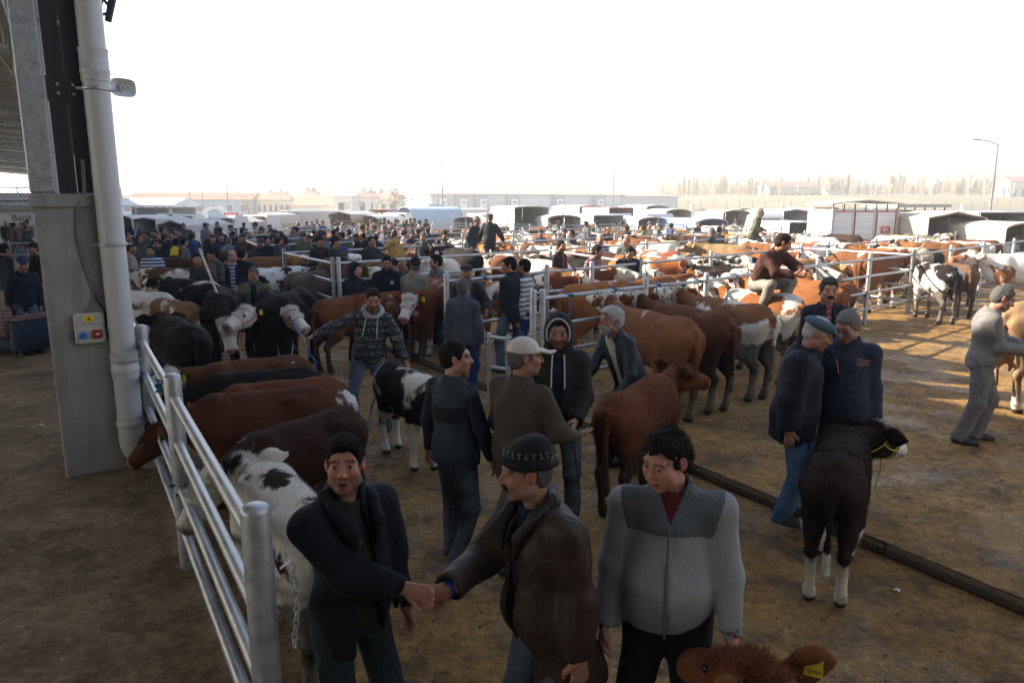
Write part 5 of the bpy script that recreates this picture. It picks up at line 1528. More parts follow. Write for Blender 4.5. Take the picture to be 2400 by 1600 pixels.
GR, WH_, BE = (.42, .41, .38), (.64, .63, .60), (.52, .46, .34)
TR = [  # px centre, Y, half-turn, w, L, zs, zt, rise, style, cover, sides, boards, label
 (283, 43, .25, 1.5, 3.4, 1.3, 2.05, .25, 'arch', WH_, (.10, .16, .45), None, 'small white covered pickup with a blue side behind the drainpipe'),
 (338, 40, .2, 1.35, 3.2, 1.35, 2.0, .12, 'gable', GR, (.45, .42, .38), None, 'grey covered pickup with a dark open back near the drainpipe'),
 (400, 36, .32, 1.75, 3.4, 1.3, 1.95, .28, 'gable', GR, WH_, None, 'pickup with a grey peaked cover and white flank'),
 (492, 39, .32, 1.8, 3.4, 1.3, 2.0, .28, 'gable', (.36, .34, .30), (.5, .36, .14), 4, 'pickup with a grey peaked cover over yellow boards'),
 (595, 48, .3, 1.9, 3.6, 1.4, 2.1, .18, 'arch', (.45, .44, .41), (.4, .36, .25), None, 'pickup with a pale arched cover beyond the yellow boarded one'),
 (668, 52, 1.1, 2.1, 4.6, 1.5, 2.25, .1, 'flat', (.40, .42, .44), (.5, .5, .5), None, 'long truck with a flat grey cover parked sideways'),
 (797, 47, .35, 1.6, 3.4, 1.75, 2.25, .2, 'gable', (.30, .29, .28), (.42, .28, .12), 5, 'truck with tall wooden sides and a grey tarpaulin'),
 (858, 48, .3, 1.9, 3.8, 1.2, 2.0, .35, 'arch', WH_, WH_, None, 'white van like pickup beside the wooden sided truck'),
 (888, 58, .6, 2.0, 4.0, 1.4, 2.3, .1, 'flat', (.28, .06, .06), (.5, .5, .5), None, 'truck with a flat maroon cover'),
 (950, 56, 1.0, 2.2, 4.2, 1.4, 2.5, .3, 'arch', (.20, .38, .58), (.35, .42, .5), None, 'truck under a bright blue tarpaulin behind the far crowd'),
 (1020, 60, .9, 2.2, 4.6, 1.5, 2.35, .15, 'arch', WH_, (.08, .12, .38), None, 'white topped truck with a dark blue band below the notice board'),
 (1090, 46, .15, 1.45, 3.3, 1.2, 1.95, .2, 'arch', WH_, WH_, None, 'white covered pickup with a tan inside below the banner'),
 (1140, 50, .2, 1.6, 3.3, 1.3, 2.15, .3, 'arch', WH_, WH_, None, 'white hooped pickup behind the men standing on the fence'),
 (1185, 48, .2, 1.5, 3.3, 1.3, 2.05, .25, 'arch', (.58, .55, .48), (.5, .45, .35), None, 'cream covered pickup beside the striped truck'),
 (1245, 44, .62, 2.15, 4.8, 1.55, 2.6, .1, 'arch', WH_, (.60, .62, .64), None, 'tall white lorry with a navy band along its cover'),
 (1322, 42, .35, 1.9, 3.6, 1.3, 2.1, .2, 'arch', WH_, WH_, None, 'white canvas pickup with an arched open back'),
 (1385, 60, .8, 2.2, 5.0, 1.5, 2.6, .15, 'arch', (.60, .48, .46), (.5, .4, .4), None, 'lorry with a faded pink edged cover'),
 (1455, 56, .8, 2.1, 4.4, 1.5, 2.45, .12, 'flat', (.42, .07, .07), (.5, .3, .3), None, 'lorry with a rumpled red cover'),
 (1425, 45, .7, 2.0, 4.4, 1.5, 2.05, .1, 'flat', (.60, .62, .64), (.52, .56, .62), None, 'low white lorry with a pale blue side'),
 (1540, 66, .7, 2.2, 5.0, 1.6, 2.6, .15, 'arch', WH_, (.5, .5, .5), None, 'long white lorry far behind the pens'),
 (1530, 44, .7, 2.0, 4.0, 1.3, 1.95, .25, 'arch', WH_, WH_, None, 'white rounded pickup cover behind the striped cap man'),
 (1590, 55, .45, 2.0, 3.8, 1.5, 2.35, .25, 'arch', (.55, .52, .44), (.55, .56, .57), None, 'pickup with a round hooped cover and grey flank'),
 (1670, 42, .9, 2.2, 4.6, 1.2, 1.90, .25, 'arch', (.08, .22, .52), (.10, .22, .5), None, 'truck under a royal blue tarpaulin'),
 (1726, 52, .35, 2.0, 3.6, 1.5, 2.3, .25, 'arch', (.60, .54, .42), (.5, .45, .35), None, 'pickup with a tan lined hooped cover'),
 (1812, 54, .5, 2.1, 4.2, 1.5, 2.2, .25, 'arch', (.60, .58, .54), (.5, .4, .38), None, 'pickup with a round white and pink cover'),
 (1865, 52, .75, 2.2, 4.6, 1.6, 2.35, .15, 'gable', (.20, .27, .50), (.60, .58, .60), None, 'truck with a slate blue tarpaulin'),
 (1935, 54, .3, 1.9, 4.0, 1.8, 2.45, .1, 'flat', (.46, .05, .04), (.6, .5, .48), None, 'truck with red and white painted sides'),
 (1890, 40, .3, 1.9, 3.8, 1.0, 1.75, .1, 'flat', (.58, .55, .46), (.5, .42, .3), None, 'low cream covered pickup behind two men at the fence end'),
]
for px, Y, rz, w, L, zs, zt, rise, st, cov, sid, brd, lab in TR:
    cov = tuple(.7 * a_ + .3 * .62 for a_ in cov)  # distance haze mixed into the cover colours, paling them toward light grey
    truck(lab, (px - 1200) / 1700 * .983 * Y, Y, -rz if px < 1200 else rz * .5, w, L, .70, zs, zt, rise, st, cov, sid, (.6, .6, .6), True, brd)
# two nearest lorries on the right, with painted panels
root = thing('livestock_lorry', 'white livestock lorry with red trimmed panels and a crescent flag', 'lorry', (14.97, 31.2, 0), .10)
PW = plain((.66, .65, .63), .5, 0.0, .08, 2.0); RED = plain((.42, .06, .05), .6)
LW = 3.0
solid('chassis', plain((.03, .03, .03), .7), root, (0, 1.2, .55), (LW, 2.2, .25)); solid('rear_wall', PW, root, (0, 1.0, 1.6), (LW, 2.0, 1.75))
for i, x in enumerate((-1.0, -.05, .92)):
    p_ = solid('panel', plain((.70, .69, .67), .4, 0.0, .05, 2.0), root, (x, -.04, 1.55), (.78, .06, 1.6))
    solid('panel_trim', RED, p_, (x, -.02, 2.375), (.84, .05, .05)); solid('panel_trim', RED, p_, (x - .405, -.02, 1.55), (.03, .05, 1.6)); solid('panel_trim', RED, p_, (x + .405, -.02, 1.55), (.03, .05, 1.6))
    for j in range(6): solid('rib', plain((.55, .54, .52), .5), p_, (x, -.075, .9 + j * .27), (.74, .02, .018))
fl = solid('flag', plain((.55, .10, .07), .6), root, (.92, -.085, 1.62), (.42, .01, .28))
b = MB()
cr = [(.085 * math.cos(t), .085 * math.sin(t)) for t in np.linspace(.55, 2 * math.pi - .55, 19)]; cr2 = [(.022 + .068 * math.cos(t), .068 * math.sin(t)) for t in np.linspace(2 * math.pi - .75, .75, 17)]
b.prism([(.88 + x, 1.62 + z) for x, z in cr + cr2], -.098, -.092); b.build('crescent', plain((.75, .73, .7), .6), fl)
b = MB(); b.prism([(1.0 + (.045 if k % 2 == 0 else .018) * math.cos(math.pi + k * math.pi / 5), 1.62 + (.045 if k % 2 == 0 else .018) * math.sin(math.pi + k * math.pi / 5)) for k in range(10)], -.098, -.092); b.build('star', plain((.75, .73, .7), .6), fl)
solid('corner_post', plain((.55, .50, .46), .6), root, (-1.47, -.05, 1.55), (.1, .1, 1.9)); solid('corner_post', plain((.45, .36, .30), .6), root, (1.42, -.05, 1.55), (.12, .12, 1.9))
for i in range(7): solid('upper_post', RUST, root, (-1.45 + i * .48, -.02, 2.55), (.035, .05, .28))
b = MB(); b.prism([(-1.6, 2.68), (-.8, 2.78), (0, 2.82), (.8, 2.76), (1.6, 2.70), (1.6, 2.74), (.8, 2.81), (0, 2.88), (-.8, 2.83), (-1.6, 2.73)], -.2, 2.2); b.build('cover', canvas((.58, .55, .48)), root)
for sx in (-1, 1): b = MB(); b.tube([(sx * 1.1, .9, .38), (sx * 1.4, .9, .38)], .38, 14); b.build('wheel', TYRE, root)
root = thing('striped_lorry', 'lorry with blue and turquoise stripes on its white side', 'lorry', (17.86, 32.5, 0), .05)
solid('body', PW, root, (0, 1.5, 1.45), (1.25, 3.0, 1.75)); solid('chassis', plain((.03, .03, .03), .7), root, (0, 1.5, .45), (1.2, 3, .25))
for z_, c_, hh in ((2.18, (.06, .08, .36), .14), (1.98, (.55, .58, .62), .1), (1.80, (.04, .30, .38), .12), (1.6, (.5, .54, .6), .12), (1.36, (.06, .08, .34), .12), (1.0, (.05, .28, .36), .12), (.82, (.08, .1, .35), .1)):
    solid('stripe', plain(c_, .5), root, (0, -.02, z_), (1.22, .05, hh))
solid('cover', canvas((.34, .33, .32)), root, (.3, 1.5, 2.62), (2.4, 3.2, .14))
for i in range(5): solid('upper_post', RUST, root, (-.55 + i * .45, .0, 2.45), (.035, .05, .24))
for sx in (-1, 1): b = MB(); b.tube([(sx * .5, .9, .38), (sx * .62, .9, .38)], .38, 14); b.build('wheel', TYRE, root)
truck('truck with a beige tarpaulin and open rusty frame', 17.81, 29.5, .05, 2.35, 3.6, .7, 1.45, 2.42, .26, 'gable', (.46, .40, .32), (.3, .2, .14), (.5, .5, .5), True, None, (.34, .28, .22))
truck('truck draped with a white sheet beside the beige one', 21.06, 31.5, .0, 2.3, 3.4, .7, 1.3, 2.38, .1, 'flat', (.66, .66, .65), (.6, .6, .6), (.6, .6, .6), True, None, (.6, .6, .62))
truck('pickup with a cream arched cover at the picture edge', 19.05, 27.0, .05, 1.9, 3.2, .7, 1.2, 2.05, .25, 'arch', (.56, .50, .38), (.4, .3, .2), (.5, .5, .5))

# ------------------------------------------------------------------ lamp posts
def lamp_post(label, px, Y, hgt, arms):
    root = thing('lamp_post', label, 'lamp post', ((px - 1200) / 1700 * .983 * Y, Y, 0)); steel = plain((.20, .21, .22), .5, .2)
    b = MB(); b.tube([(0, 0, 0), (0, 0, hgt)], [.10, .055], 10); b.build('mast', steel, root, True)
    for s in arms:
        b = MB(); b.tube([(0, 0, hgt - .05), (s * .9, 0, hgt + .25), (s * 1.5, 0, hgt + .33)], .035, 6); a = b.build('arm', steel, root)
        b = MB(); b.box((s * 1.75, 0, hgt + .34), (.6, .22, .1), 0, .03); b.build('lamp_head', steel, a)
    return root
lamp_post('double armed lamp post in front of the warehouse', 1037, 85, 7.6, (-1, 1))
lamp_post('single armed lamp post at the warehouse end', 1436, 105, 7.4, (-1, 1))
lamp_post('tall single armed lamp post at the picture edge by the hills', 2322, 60, 7.4, (-1,))
lamp_post('tallest double armed lamp post near the red sign', 534, 100, 6.4, (-1, 1))
lamp_post('middle double armed lamp post left of the red sign', 476, 105, 4.9, (-1, 1))
lamp_post('shortest double armed lamp post near the open shed', 447, 108, 4.4, (-1, 1))

# ------------------------------------------------------------------ trees, boundary wall, hills
def poplar_mesh(seed, hgt, wid):
    r = random.Random(seed); b = MB()
    tr = MB(); tr.tube([(0, 0, 0), (.05, 0, hgt * .5), (0, 0, hgt * .96)], [hgt * .014, hgt * .009, .02], 6)
    for i in range(150):
        z = hgt * (.10 + .86 * r.random()); w = wid * (1 - .75 * abs(z / hgt - .4)) * .5
        q = r.random() * 6.28; x, y = w * .3 * math.cos(q) * r.random(), w * .3 * math.sin(q) * r.random()
        L = hgt * r.uniform(.08, .22); ex, ey = x + w * .8 * math.cos(q) * r.random(), y + w * .8 * math.sin(q) * r.random()
        t = .03 + .05 * r.random()
        b.add([(x - t, y, z), (x + t, y, z), (ex, ey, z + L)], [(0, 1, 2)])
        for _ in range(3):
            f = r.random(); cx, cy, cz = x + (ex - x) * f, y + (ey - y) * f, z + L * f; s = .12 + .16 * r.random()
            b.add([(cx - s, cy + r.uniform(-s, s), cz), (cx + s, cy, cz + r.uniform(-s, s)), (cx, cy + r.uniform(-s, s), cz + 1.6 * s)], [(0, 1, 2)])
    return tr.mesh('trunk', plain((.42, .37, .30), .9)), b.mesh('crown', leafy((.36, .28, .17), (.50, .41, .27)))
def tree_mesh(seed, hgt, wid, col, n=700):
    r = random.Random(seed); b = MB(); tr = MB(); tr.tube([(0, 0, 0), (.1, 0, hgt * .4), (0, .1, hgt * .8)], [hgt * .04, hgt * .03, .03], 7)
    for i in range(6):
        q = i * 1.05 + r.random(); tr.tube([(0, 0, hgt * (.25 + .06 * i)), (wid * .3 * math.cos(q), wid * .3 * math.sin(q), hgt * (.5 + .07 * i))], [hgt * .018, .02], 5)
    cl = [(r.gauss(0, wid * .22), r.gauss(0, wid * .22), hgt * r.uniform(.35, .92), wid * r.uniform(.12, .24)) for _ in range(14)]
    for i in range(n):
        x, y, z, s0 = r.choice(cl); x += r.gauss(0, s0 * .6); y += r.gauss(0, s0 * .6); z += r.gauss(0, s0 * .6); s = hgt * .02 * r.uniform(.7, 1.6)
        b.add([(x + r.uniform(-s, s), y + r.uniform(-s, s), z + r.uniform(-s, s)) for _ in range(4)], [(0, 1, 2), (1, 3, 2)])
    return tr.mesh('trunk', plain((.18, .13, .09), .9)), b.mesh('crown', leafy(*col))
PM = [poplar_mesh(i, 9.0, 3.8) for i in range(6)]
def hillz(x, y):
    """the land climbs gently to the right of the market"""
    return 6.0 * float(sstep(200, 290, y)) * float(sstep(10, 90, x)) + 0.02
r = random.Random(5)
for i in range(270):
    px = 1545 + 880 * (i + r.random()) / 270; Y = r.uniform(285, 345); x = (px - 1200) / 1700 * .983 * Y
    k = r.randrange(6); s = .42 + .5 * r.random() ** 1.5
    root = thing('poplar_tree', 'slender pale poplar in the bare row below the hills', 'tree', (x, Y, hillz(x, Y) - .3), r.random() * 6, 'bare poplars below the hills'); root.scale = (s, s, s)
    link('trunk', PM[k][0], root); link('crown', PM[k][1], root)
for i in range(9):
    px = 560 + 330 * i / 8 + r.uniform(-10, 10); Y = r.uniform(175, 200); x = (px - 1200) / 1700 * .983 * Y
    root = thing('poplar_tree', 'faint thin poplar behind the red roofed houses', 'tree', (x, Y, 0), r.random() * 6, 'poplars behind the houses'); s = r.uniform(.55, .75); root.scale = (s, s, s)
    link('trunk', PM[i % 5][0], root); link('crown', PM[i % 5][1], root)
for lab, px, Y, h_, w_, col in (('brownish leafy tree beside the blue building', 580, 130, 4.2, 3.6, ((.20, .14, .09), (.30, .21, .13))), ('round green tree before the veranda house', 668, 118, 2.9, 3.6, ((.06, .09, .03), (.13, .15, .06))),
                                ('brown bare topped tree beside the warehouse roof', 925, 150, 6.2, 3.4, ((.22, .16, .09), (.30, .22, .13)))):
    root = thing('tree', lab, 'tree', ((px - 1200) / 1700 * .983 * Y, Y, 0)); t_, c_ = tree_mesh(px, h_, w_, col); link('trunk', t_, root); link('crown', c_, root)
for i, (px, Y) in enumerate(((1642, 150), (1700, 140), (1765, 140), (1808, 138), (2360, 120), (2275, 125), (1990, 160))):
    root = thing('shrub', 'young green shrub along the pale boundary wall', 'shrub', ((px - 1200) / 1700 * .983 * Y, Y, 0), 0, 'shrubs along the boundary wall'); t_, c_ = tree_mesh(px, 2.3, 1.6, ((.10, .13, .05), (.20, .22, .09)), 160); link('trunk', t_, root); link('crown', c_, root)
root = thing('boundary_wall', 'low pale boundary wall with green fence posts across the plain', 'wall', (0, 0, 0))
b = MB(); b.box((100, 172, .75), (130, .35, 1.5)); b.build('wall', plain((.60, .57, .50), .8), root)
for i in range(44): solid('post', plain((.10, .15, .10), .6), root, (38 + i * 3.0, 171.9, 2.4), (.09, .09, 1.9))
for z in (1.9, 2.6, 3.2): b = MB(); b.box((100, 171.9, z), (130, .03, .03)); b.build('wire', plain((.15, .2, .15), .6), root)
for i in range(6): solid('pier', plain((.58, .55, .48), .8), root, (42 + i * 21, 171.7, 1.3), (.9, .9, 2.6))

def land(name, x0, x1, y0, y1, nx, ny, fn, mat):
    X_, Y_ = np.meshgrid(np.linspace(x0, x1, nx), np.linspace(y0, y1, ny), indexing='ij')
    Z_ = fn(X_, Y_); V = np.stack([X_.ravel(), Y_.ravel(), Z_.ravel()], 1)
    i = np.arange((nx - 1) * (ny - 1)); a = i // (ny - 1); c = i % (ny - 1); v0 = a * ny + c
    return tag(link(name, to_mesh(name, V, np.stack([v0, v0 + ny, v0 + ny + 1, v0 + 1], 1), mat)), kind='structure')
land('rising_plain', 0, 700, 195, 640, 60, 50, lambda x, y: 6.0 * sstep(200, 290, y) * sstep(10, 90, x) - .25 + .4 * np.sin(x * .02) * sstep(200, 290, y), ground_mat('field'))
def hills(x, y):
    t = sstep(560, 900, y)
    base = 10 + 46 * sstep(-250, 420, x) + 9 * np.sin(x * .011 + 1) + 6 * np.sin(x * .026 + y * .01) + 4 * np.sin(x * .05 + y * .03) + 2.0 * np.sin(x * .11 + y * .07)
    return t * np.maximum(base, 2) - 2
land('hills', -700, 1500, 540, 1000, 160, 50, hills, ground_mat('field'))

# ------------------------------------------------------------------ haze
b = MB(); b.box((250, 470, 35.5), (2700, 1390, 74)); hz = link('haze', b.mesh('haze', galv()))
m, n = newmat('haze_air'); m.node_tree.nodes.clear()
ov = m.node_tree.nodes.new('ShaderNodeOutputMaterial'); pv_ = m.node_tree.nodes.new('ShaderNodeVolumePrincipled')
pv_.inputs['Density'].default_value = .0020; pv_.inputs['Color'].default_value = (.97, .97, .97, 1); pv_.inputs['Anisotropy'].default_value = .3
m.node_tree.links.new(pv_.outputs[0], ov.inputs['Volume'])
hz.data.materials.clear(); hz.data.materials.append(m)
tag(hz, 'pale sunlit haze over the plain', 'haze', kind='stuff')

# ------------------------------------------------------------------ cattle by hand
RED_, BRN, DBR, BLK, ORG, TAN, GRY, GLD = (.15, .048, .017), (.105, .042, .019), (.050, .024, .014), (.013, .010, .009), (.24, .088, .030), (.22, .12, .06), (.11, .085, .065), (.30, .17, .07)
PINK, DARKN = (.34, .19, .16), (.02, .017, .016)
HALT, HALT2 = (.30, .02, .06), (.03, .10, .22)
def one(label, rear, yaw, s, col, pied=.3, face=0.0, socks=.3, dirt=.5, z=0.0, nose=PINK, seed=None, horns=0.0, tags=1, halter=None, fur=9000, h=.021, extra=(), **kw):
    me, fr = cow_mesh('body', s, h, seed=int((seed or 1) * 7) % 997, fur=fur, **kw)
    ln = 1 - .12 * kw.get('calf', 0)
    loc = (rear[0] + math.cos(yaw) * .62 * s * ln, rear[1] + math.sin(yaw) * .62 * s * ln, z)
    root = put_cow((me, fr, cow_bits(fr, horns, tags, halter)), loc, yaw, label, col, pied, face, socks, dirt, nose, seed=seed)
    return root, fr
one('white and dark calf with shaggy coat pressed against the near fence', (-1.02, 3.62), 2.22, .86, (.022, .015, .011), .60, .2, .8, .75, fur=42000, seed=3.1, calf=.5, neck_pitch=.05, head_pitch=-.7, tags=0, h=.018)
one('dark brown cow with a white blaze and small horns behind the near fence', (-1.42, 5.92), -2.15, .80, (.040, .018, .011), .36, .75, .3, .8, seed=5.2, neck_pitch=-.05, head_pitch=-.75, neck_yaw=.2, horns=.4, fur=30000, nose=(.2, .13, .11))
one('brown and white calf poking its head through the fence rails', grid(6.75, 2.15), YAW_B + math.pi, .72, BRN, .42, 1.0, .5, .5, seed=8.4, calf=.8, neck_pitch=-.12, head_pitch=-.25, neck_yaw=-.1, halter=(.2, .03, .05), fur=9000)
one('brown backed cow lying in line behind the dark horned one', (-1.85, 6.62), 3.55, .80, (.085, .032, .015), .2, .2, .4, .5, seed=9.9, neck_pitch=-.25, head_pitch=-.8, fur=22000)
one('reddish calf third in line at the near fence', (-1.85, 7.12), 3.58, .78, (.13, .045, .02), .3, .2, .4, .5, seed=12.0, neck_pitch=-.2, head_pitch=-.7, fur=14000)
one('black calf fourth in line at the near fence', (-2.25, 7.62), 3.6, .77, BLK, .1, .0, .3, .4, seed=13.3, neck_pitch=-.3, head_pitch=-.7, fur=12000)
one('brown and white calf with a yellow ear tag looking over its line', (-2.45, 8.05), 3.65, .80, BRN, .35, .8, .5, .4, seed=14.1, calf=.4, neck_pitch=.25, head_pitch=-.35, head_yaw=.4, tags=2)
one('black cow standing along the fence beside the drainpipe', (-3.95, 8.75), 2.22, .97, BLK, .1, .15, .3, .55, seed=15.0, neck_pitch=.15, head_pitch=-.6, tags=1, fur=14000)
one('tan calf with a white neck beyond the drainpipe', (-5.05, 11.3), 2.45, .92, (.21, .11, .05), .45, .6, .4, .4, seed=17.7, calf=.3, neck_pitch=.1, fur=12000)
one('black cow with white socks behind the tan calf', (-5.45, 13.1), 2.55, 1.03, BLK, .42, .3, .9, .7, seed=4.4, neck_pitch=.2, fur=12000)
one('cow with a curly white head beside the drainpipe edge', (-5.9, 12.25), 2.75, .95, (.12, .05, .02), .72, 1, .5, .4, seed=21.0, neck_pitch=.15, fur=12000)
one('dark brown cow standing sideways by the yellow vest man', (-7.9, 18.6), 3.0, 1.05, DBR, .2, .2, .3, .4, seed=22.0, neck_pitch=.2)
one('brown cow with a white rump behind the dark sideways cow', (-7.1, 16.3), 3.05, 1.0, BRN, .52, .6, .4, .4, seed=23.4, neck_pitch=.15)
one('black cow with a narrow white blaze and lowered head', (-4.95, 12.35), -1.25, 1.03, BLK, .1, .72, .2, .3, seed=26.0, neck_pitch=-.25, head_pitch=-1.0, neck_yaw=.25, halter=HALT2, tags=0, fur=15000)
one('black cow with a shaggy white face in the middle of three', (-4.30, 12.45), -1.15, 1.02, BLK, .1, .80, .2, .3, seed=27.0, neck_pitch=.0, head_pitch=-.55, neck_yaw=.45, halter=(.25, .03, .05), tags=0, fur=15000)
one('black cow with a broad white face and red halter', (-3.60, 12.30), -1.65, 1.02, BLK, .1, .86, .2, .3, seed=28.0, neck_pitch=.12, head_pitch=-.4, neck_yaw=-.35, halter=(.38, .03, .05), tags=1, fur=15000)
one('rusty brown calf turned away behind the rope', (-3.05, 11.5), 1.05, .93, (.14, .052, .02), .1, .0, .2, .8, seed=31.0, calf=.4, neck_pitch=-.1, fur=15000)
one('brown calf with a white flank stripe beside the olive jacket man', (-2.5, 12.05), .75, .95, RED_, .44, .8, .5, .5, seed=32.5, calf=.3, neck_pitch=.35, head_pitch=-.3, neck_yaw=.3, tags=2, fur=12000)
one('shaggy grey calf with its tail towards the lane', (-4.7, 15.55), .95, .98, GRY, .15, .0, .3, .6, seed=33.0, calf=.3, neck_pitch=.3, neck_yaw=-.2, fur=14000)
one('black and white cow seen from behind the grey calf', (-5.75, 16.2), .85, 1.0, BLK, .46, .4, .8, .5, seed=34.2, neck_pitch=.1)
one('black calf with white shoulder patch by the pen end fence', (-5.2, 17.9), .35, .98, BLK, .44, .5, .7, .4, seed=36.8, neck_pitch=.25, halter=(.3, .03, .15))
one('brown cow with a white head reaching into the pen', (-7.2, 18.7), .35, 1.05, (.16, .07, .03), .25, 1, .4, .4, seed=37.0, neck_pitch=.3, head_pitch=-.25)
one('dark cow standing behind the leather jacket man', (-8.5, 20.6), .1, 1.08, (.03, .022, .016), .2, .1, .3, .4, seed=38.0, neck_pitch=.2)
one('black cow beyond the dark one in the lane', (-8.6, 22.6), .2, 1.08, BLK, .3, .2, .3, .4, seed=39.5, neck_pitch=.2)
one('brown and white calf facing the camera beside grey trousers', (-1.20, 13.3), -1.95, .93, RED_, .42, 1.0, .5, .3, FLOOR, seed=41.0, calf=.4, neck_pitch=.2, head_pitch=-.75, neck_yaw=.15, halter=(.36, .03, .06), tags=1, fur=14000)
one('black calf with white withers led by the patterned jumper man', (-1.35, 7.75), -.95, .78, BLK, .48, .4, .9, .35, seed=44.6, calf=.9, neck_pitch=.1, walk=.35, tail_swing=-.5, fur=26000)
one('chestnut calf with its tail towards the camera and one yellow tag', (.88, 5.92), .98, .88, (.135, .046, .017), .1, .0, .25, .9, seed=47.0, calf=.6, neck_pitch=.35, head_pitch=-.4, head_yaw=-.5, tags=1, fur=30000)
one('dark shaggy calf with white socks in front of the kerb', (2.14, 4.56), 1.08, .82, (.026, .015, .012), .18, .45, 1.0, .35, seed=50.2, calf=.9, neck_pitch=.15, head_pitch=-.5, neck_yaw=-.55, halter=(.45, .42, .03), tags=0, fur=42000, h=.018)
# the calf at the bottom edge, with a numbered tag
nc, nfr = one('chestnut calf head with a numbered yellow tag at the bottom edge', (1.50, 1.28), 2.02, .84, (.15, .056, .022), .30, .3, .4, .3, seed=53.0, calf=.6, neck_pitch=.10, head_pitch=-.40, halter=(.25, .02, .09), tags=0, ear=1.35, horns=0, furlen=.016, fur=60000, h=.016)
for e_i in (0, 1):
    e0, e1 = nfr['ears'][e_i]
    c = e0 * .42 + e1 * .58
    rt = nc
    d = unit(e1 - e0)
    # tag hangs on the back of the ear, facing the camera
    Rw = np.array(rt.matrix_world.to_3x3()) if False else rot('z', 2.02)
    toc = unit(Rw.T @ unit(vec(0, 0, 2.7) - (np.array(rt.location) + Rw @ c)))
    upv = unit(vec(0, 0, 1) - toc * toc[2]); rgt = np.cross(upv, toc)
    c = c + toc * .034
    W, Hh = (.034, .042)
    prof = [(-W, -Hh), (W, -Hh), (W, Hh * .45), (W * .35, Hh * .62), (W * .35, Hh * 1.15), (-W * .35, Hh * 1.15), (-W * .35, Hh * .62), (-W, Hh * .45)]
    vs = [c + rgt * x + upv * y + toc * .002 for x, y in prof] + [c + rgt * x + upv * y - toc * .002 for x, y in prof]
    b = MB(); b.add(vs, [tuple(range(8)), tuple(range(15, 7, -1))] + [(k, (k + 1) % 8, (k + 1) % 8 + 8, k + 8) for k in range(8)])
    tg = b.build('ear_tag', plain((.66, .54, .03), .45), rt)
    b = MB(); b.tube([c + upv * Hh * .85, c + upv * Hh * .85 + toc * .006], .008, 10); b.build('stud', plain((.55, .45, .03), .4), tg)
    if e_i == (0 if False else 1) or True:
        from mathutils import Matrix
        for body, sz, dy in (('TR 19', .0145, .006), ('1537967', .0170, -.027)):
            t = text(body, 'lettering', sz, (0, 0, 0), (0, 0, 0), plain((.02, .02, .02), .6), tg, .0002)
            M = np.eye(4); M[:3, 0] = rgt * .95; M[:3, 1] = upv * (1.25 if dy < 0 else 1); M[:3, 2] = toc; M[:3, 3] = c + toc * .0028 + upv * dy
            t.matrix_local = Matrix(M.tolist())
# tethered row on the first pen fence
TP = [((2.05, 8.42), 1.0, (.17, .072, .030), .36, 1.0, .55, .9, 61.0, .50, 'first tethered cow in the row, brown with a white head and red halter', .0),
      ((2.60, 8.85), 1.0, (.10, .040, .018), .28, 1.0, .6, 1.0, 62.3, .42, 'second tethered cow in the row, dark brown with a white head', .15),
      ((3.30, 9.45), 1.01, (.17, .078, .034), .50, .95, .7, 1.0, 63.1, .40, 'third tethered cow in the row, brown with white patches on its rump', .1),
      ((4.05, 10.35), 1.03, (.20, .075, .025), .54, 1.0, .7, .7, 67.7, .42, 'fourth tethered cow in the row, orange and white', .1),
      ((4.75, 11.15), 1.04, (.22, .085, .03), .46, .9, .6, .6, 65.4, .40, 'fifth tethered cow in the row, rusty orange', -.1),
      ((5.30, 11.95), 1.05, (.23, .09, .032), .32, .6, .5, .5, 66.0, .40, 'sixth tethered cow in the row, mostly orange with bright rump', .1)]
for rear, s, col, pied, face, socks, dirt, sd, npit, lab, ny in TP:
    one(lab, rear, 2.03, s, col, pied, face, socks, dirt, FLOOR, seed=sd, neck_pitch=npit, head_pitch=.0, neck_yaw=ny, halter=HALT, tags=1, horns=.35, fur=12000, fat=.92)
# the pen on the right
one('golden cow with pale horns standing behind the first fence', (5.9, 16.0), .55, 1.08, GLD, .15, .1, .2, .3, FLOOR, seed=71.0, horns=1.0, neck_pitch=.0, head_pitch=-.75, neck_yaw=-.25, fat=1.05, tags=1)
one('chestnut cow with long white horns behind the end posts', (8.6, 17.7), .62, 1.10, (.17, .064, .024), .25, .3, .6, .3, FLOOR, seed=72.4, horns=1.25, neck_pitch=.35, head_pitch=-.5, fat=1.05)
one('small white faced calf under the golden cow neck', (6.9, 15.2), .9, .72, RED_, .35, 1, .6, .3, FLOOR, seed=73.0, calf=.8, neck_pitch=-.3, head_pitch=-.8, neck_yaw=-.6)
one('black and white pied heifer seen from behind at the fence gap', (9.55, 15.75), 1.52, 1.0, BLK, .5, .4, .9, .9, FLOOR, seed=75.2, neck_pitch=.05, head_pitch=-.7, fur=14000)
one('grey brown calf beside the black and white heifer', (10.5, 16.7), 1.3, .95, (.13, .075, .045), .25, .0, .4, .7, FLOOR, seed=76.0, neck_pitch=.15)
one('large red and white cow with a red halter at the picture edge', (13.0, 17.3), 2.95, 1.12, (.22, .085, .032), .60, .3, .9, .2, FLOOR, seed=77.9, neck_pitch=.35, head_pitch=-.25, halter=(.4, .05, .2), horns=.3)
one('beige cow with an udder at the picture edge behind the overall man', (6.3, 9.0), .42, 1.08, (.30, .20, .11), .2, .1, .5, .4, FLOOR, seed=78.0, udder=True, fat=1.05)
one('reddish cow with dung caked hind legs at the picture edge', (5.95, 7.75), .35, 1.02, (.12, .045, .018), .2, .1, .6, 1.0, FLOOR, seed=79.0, fur=12000)

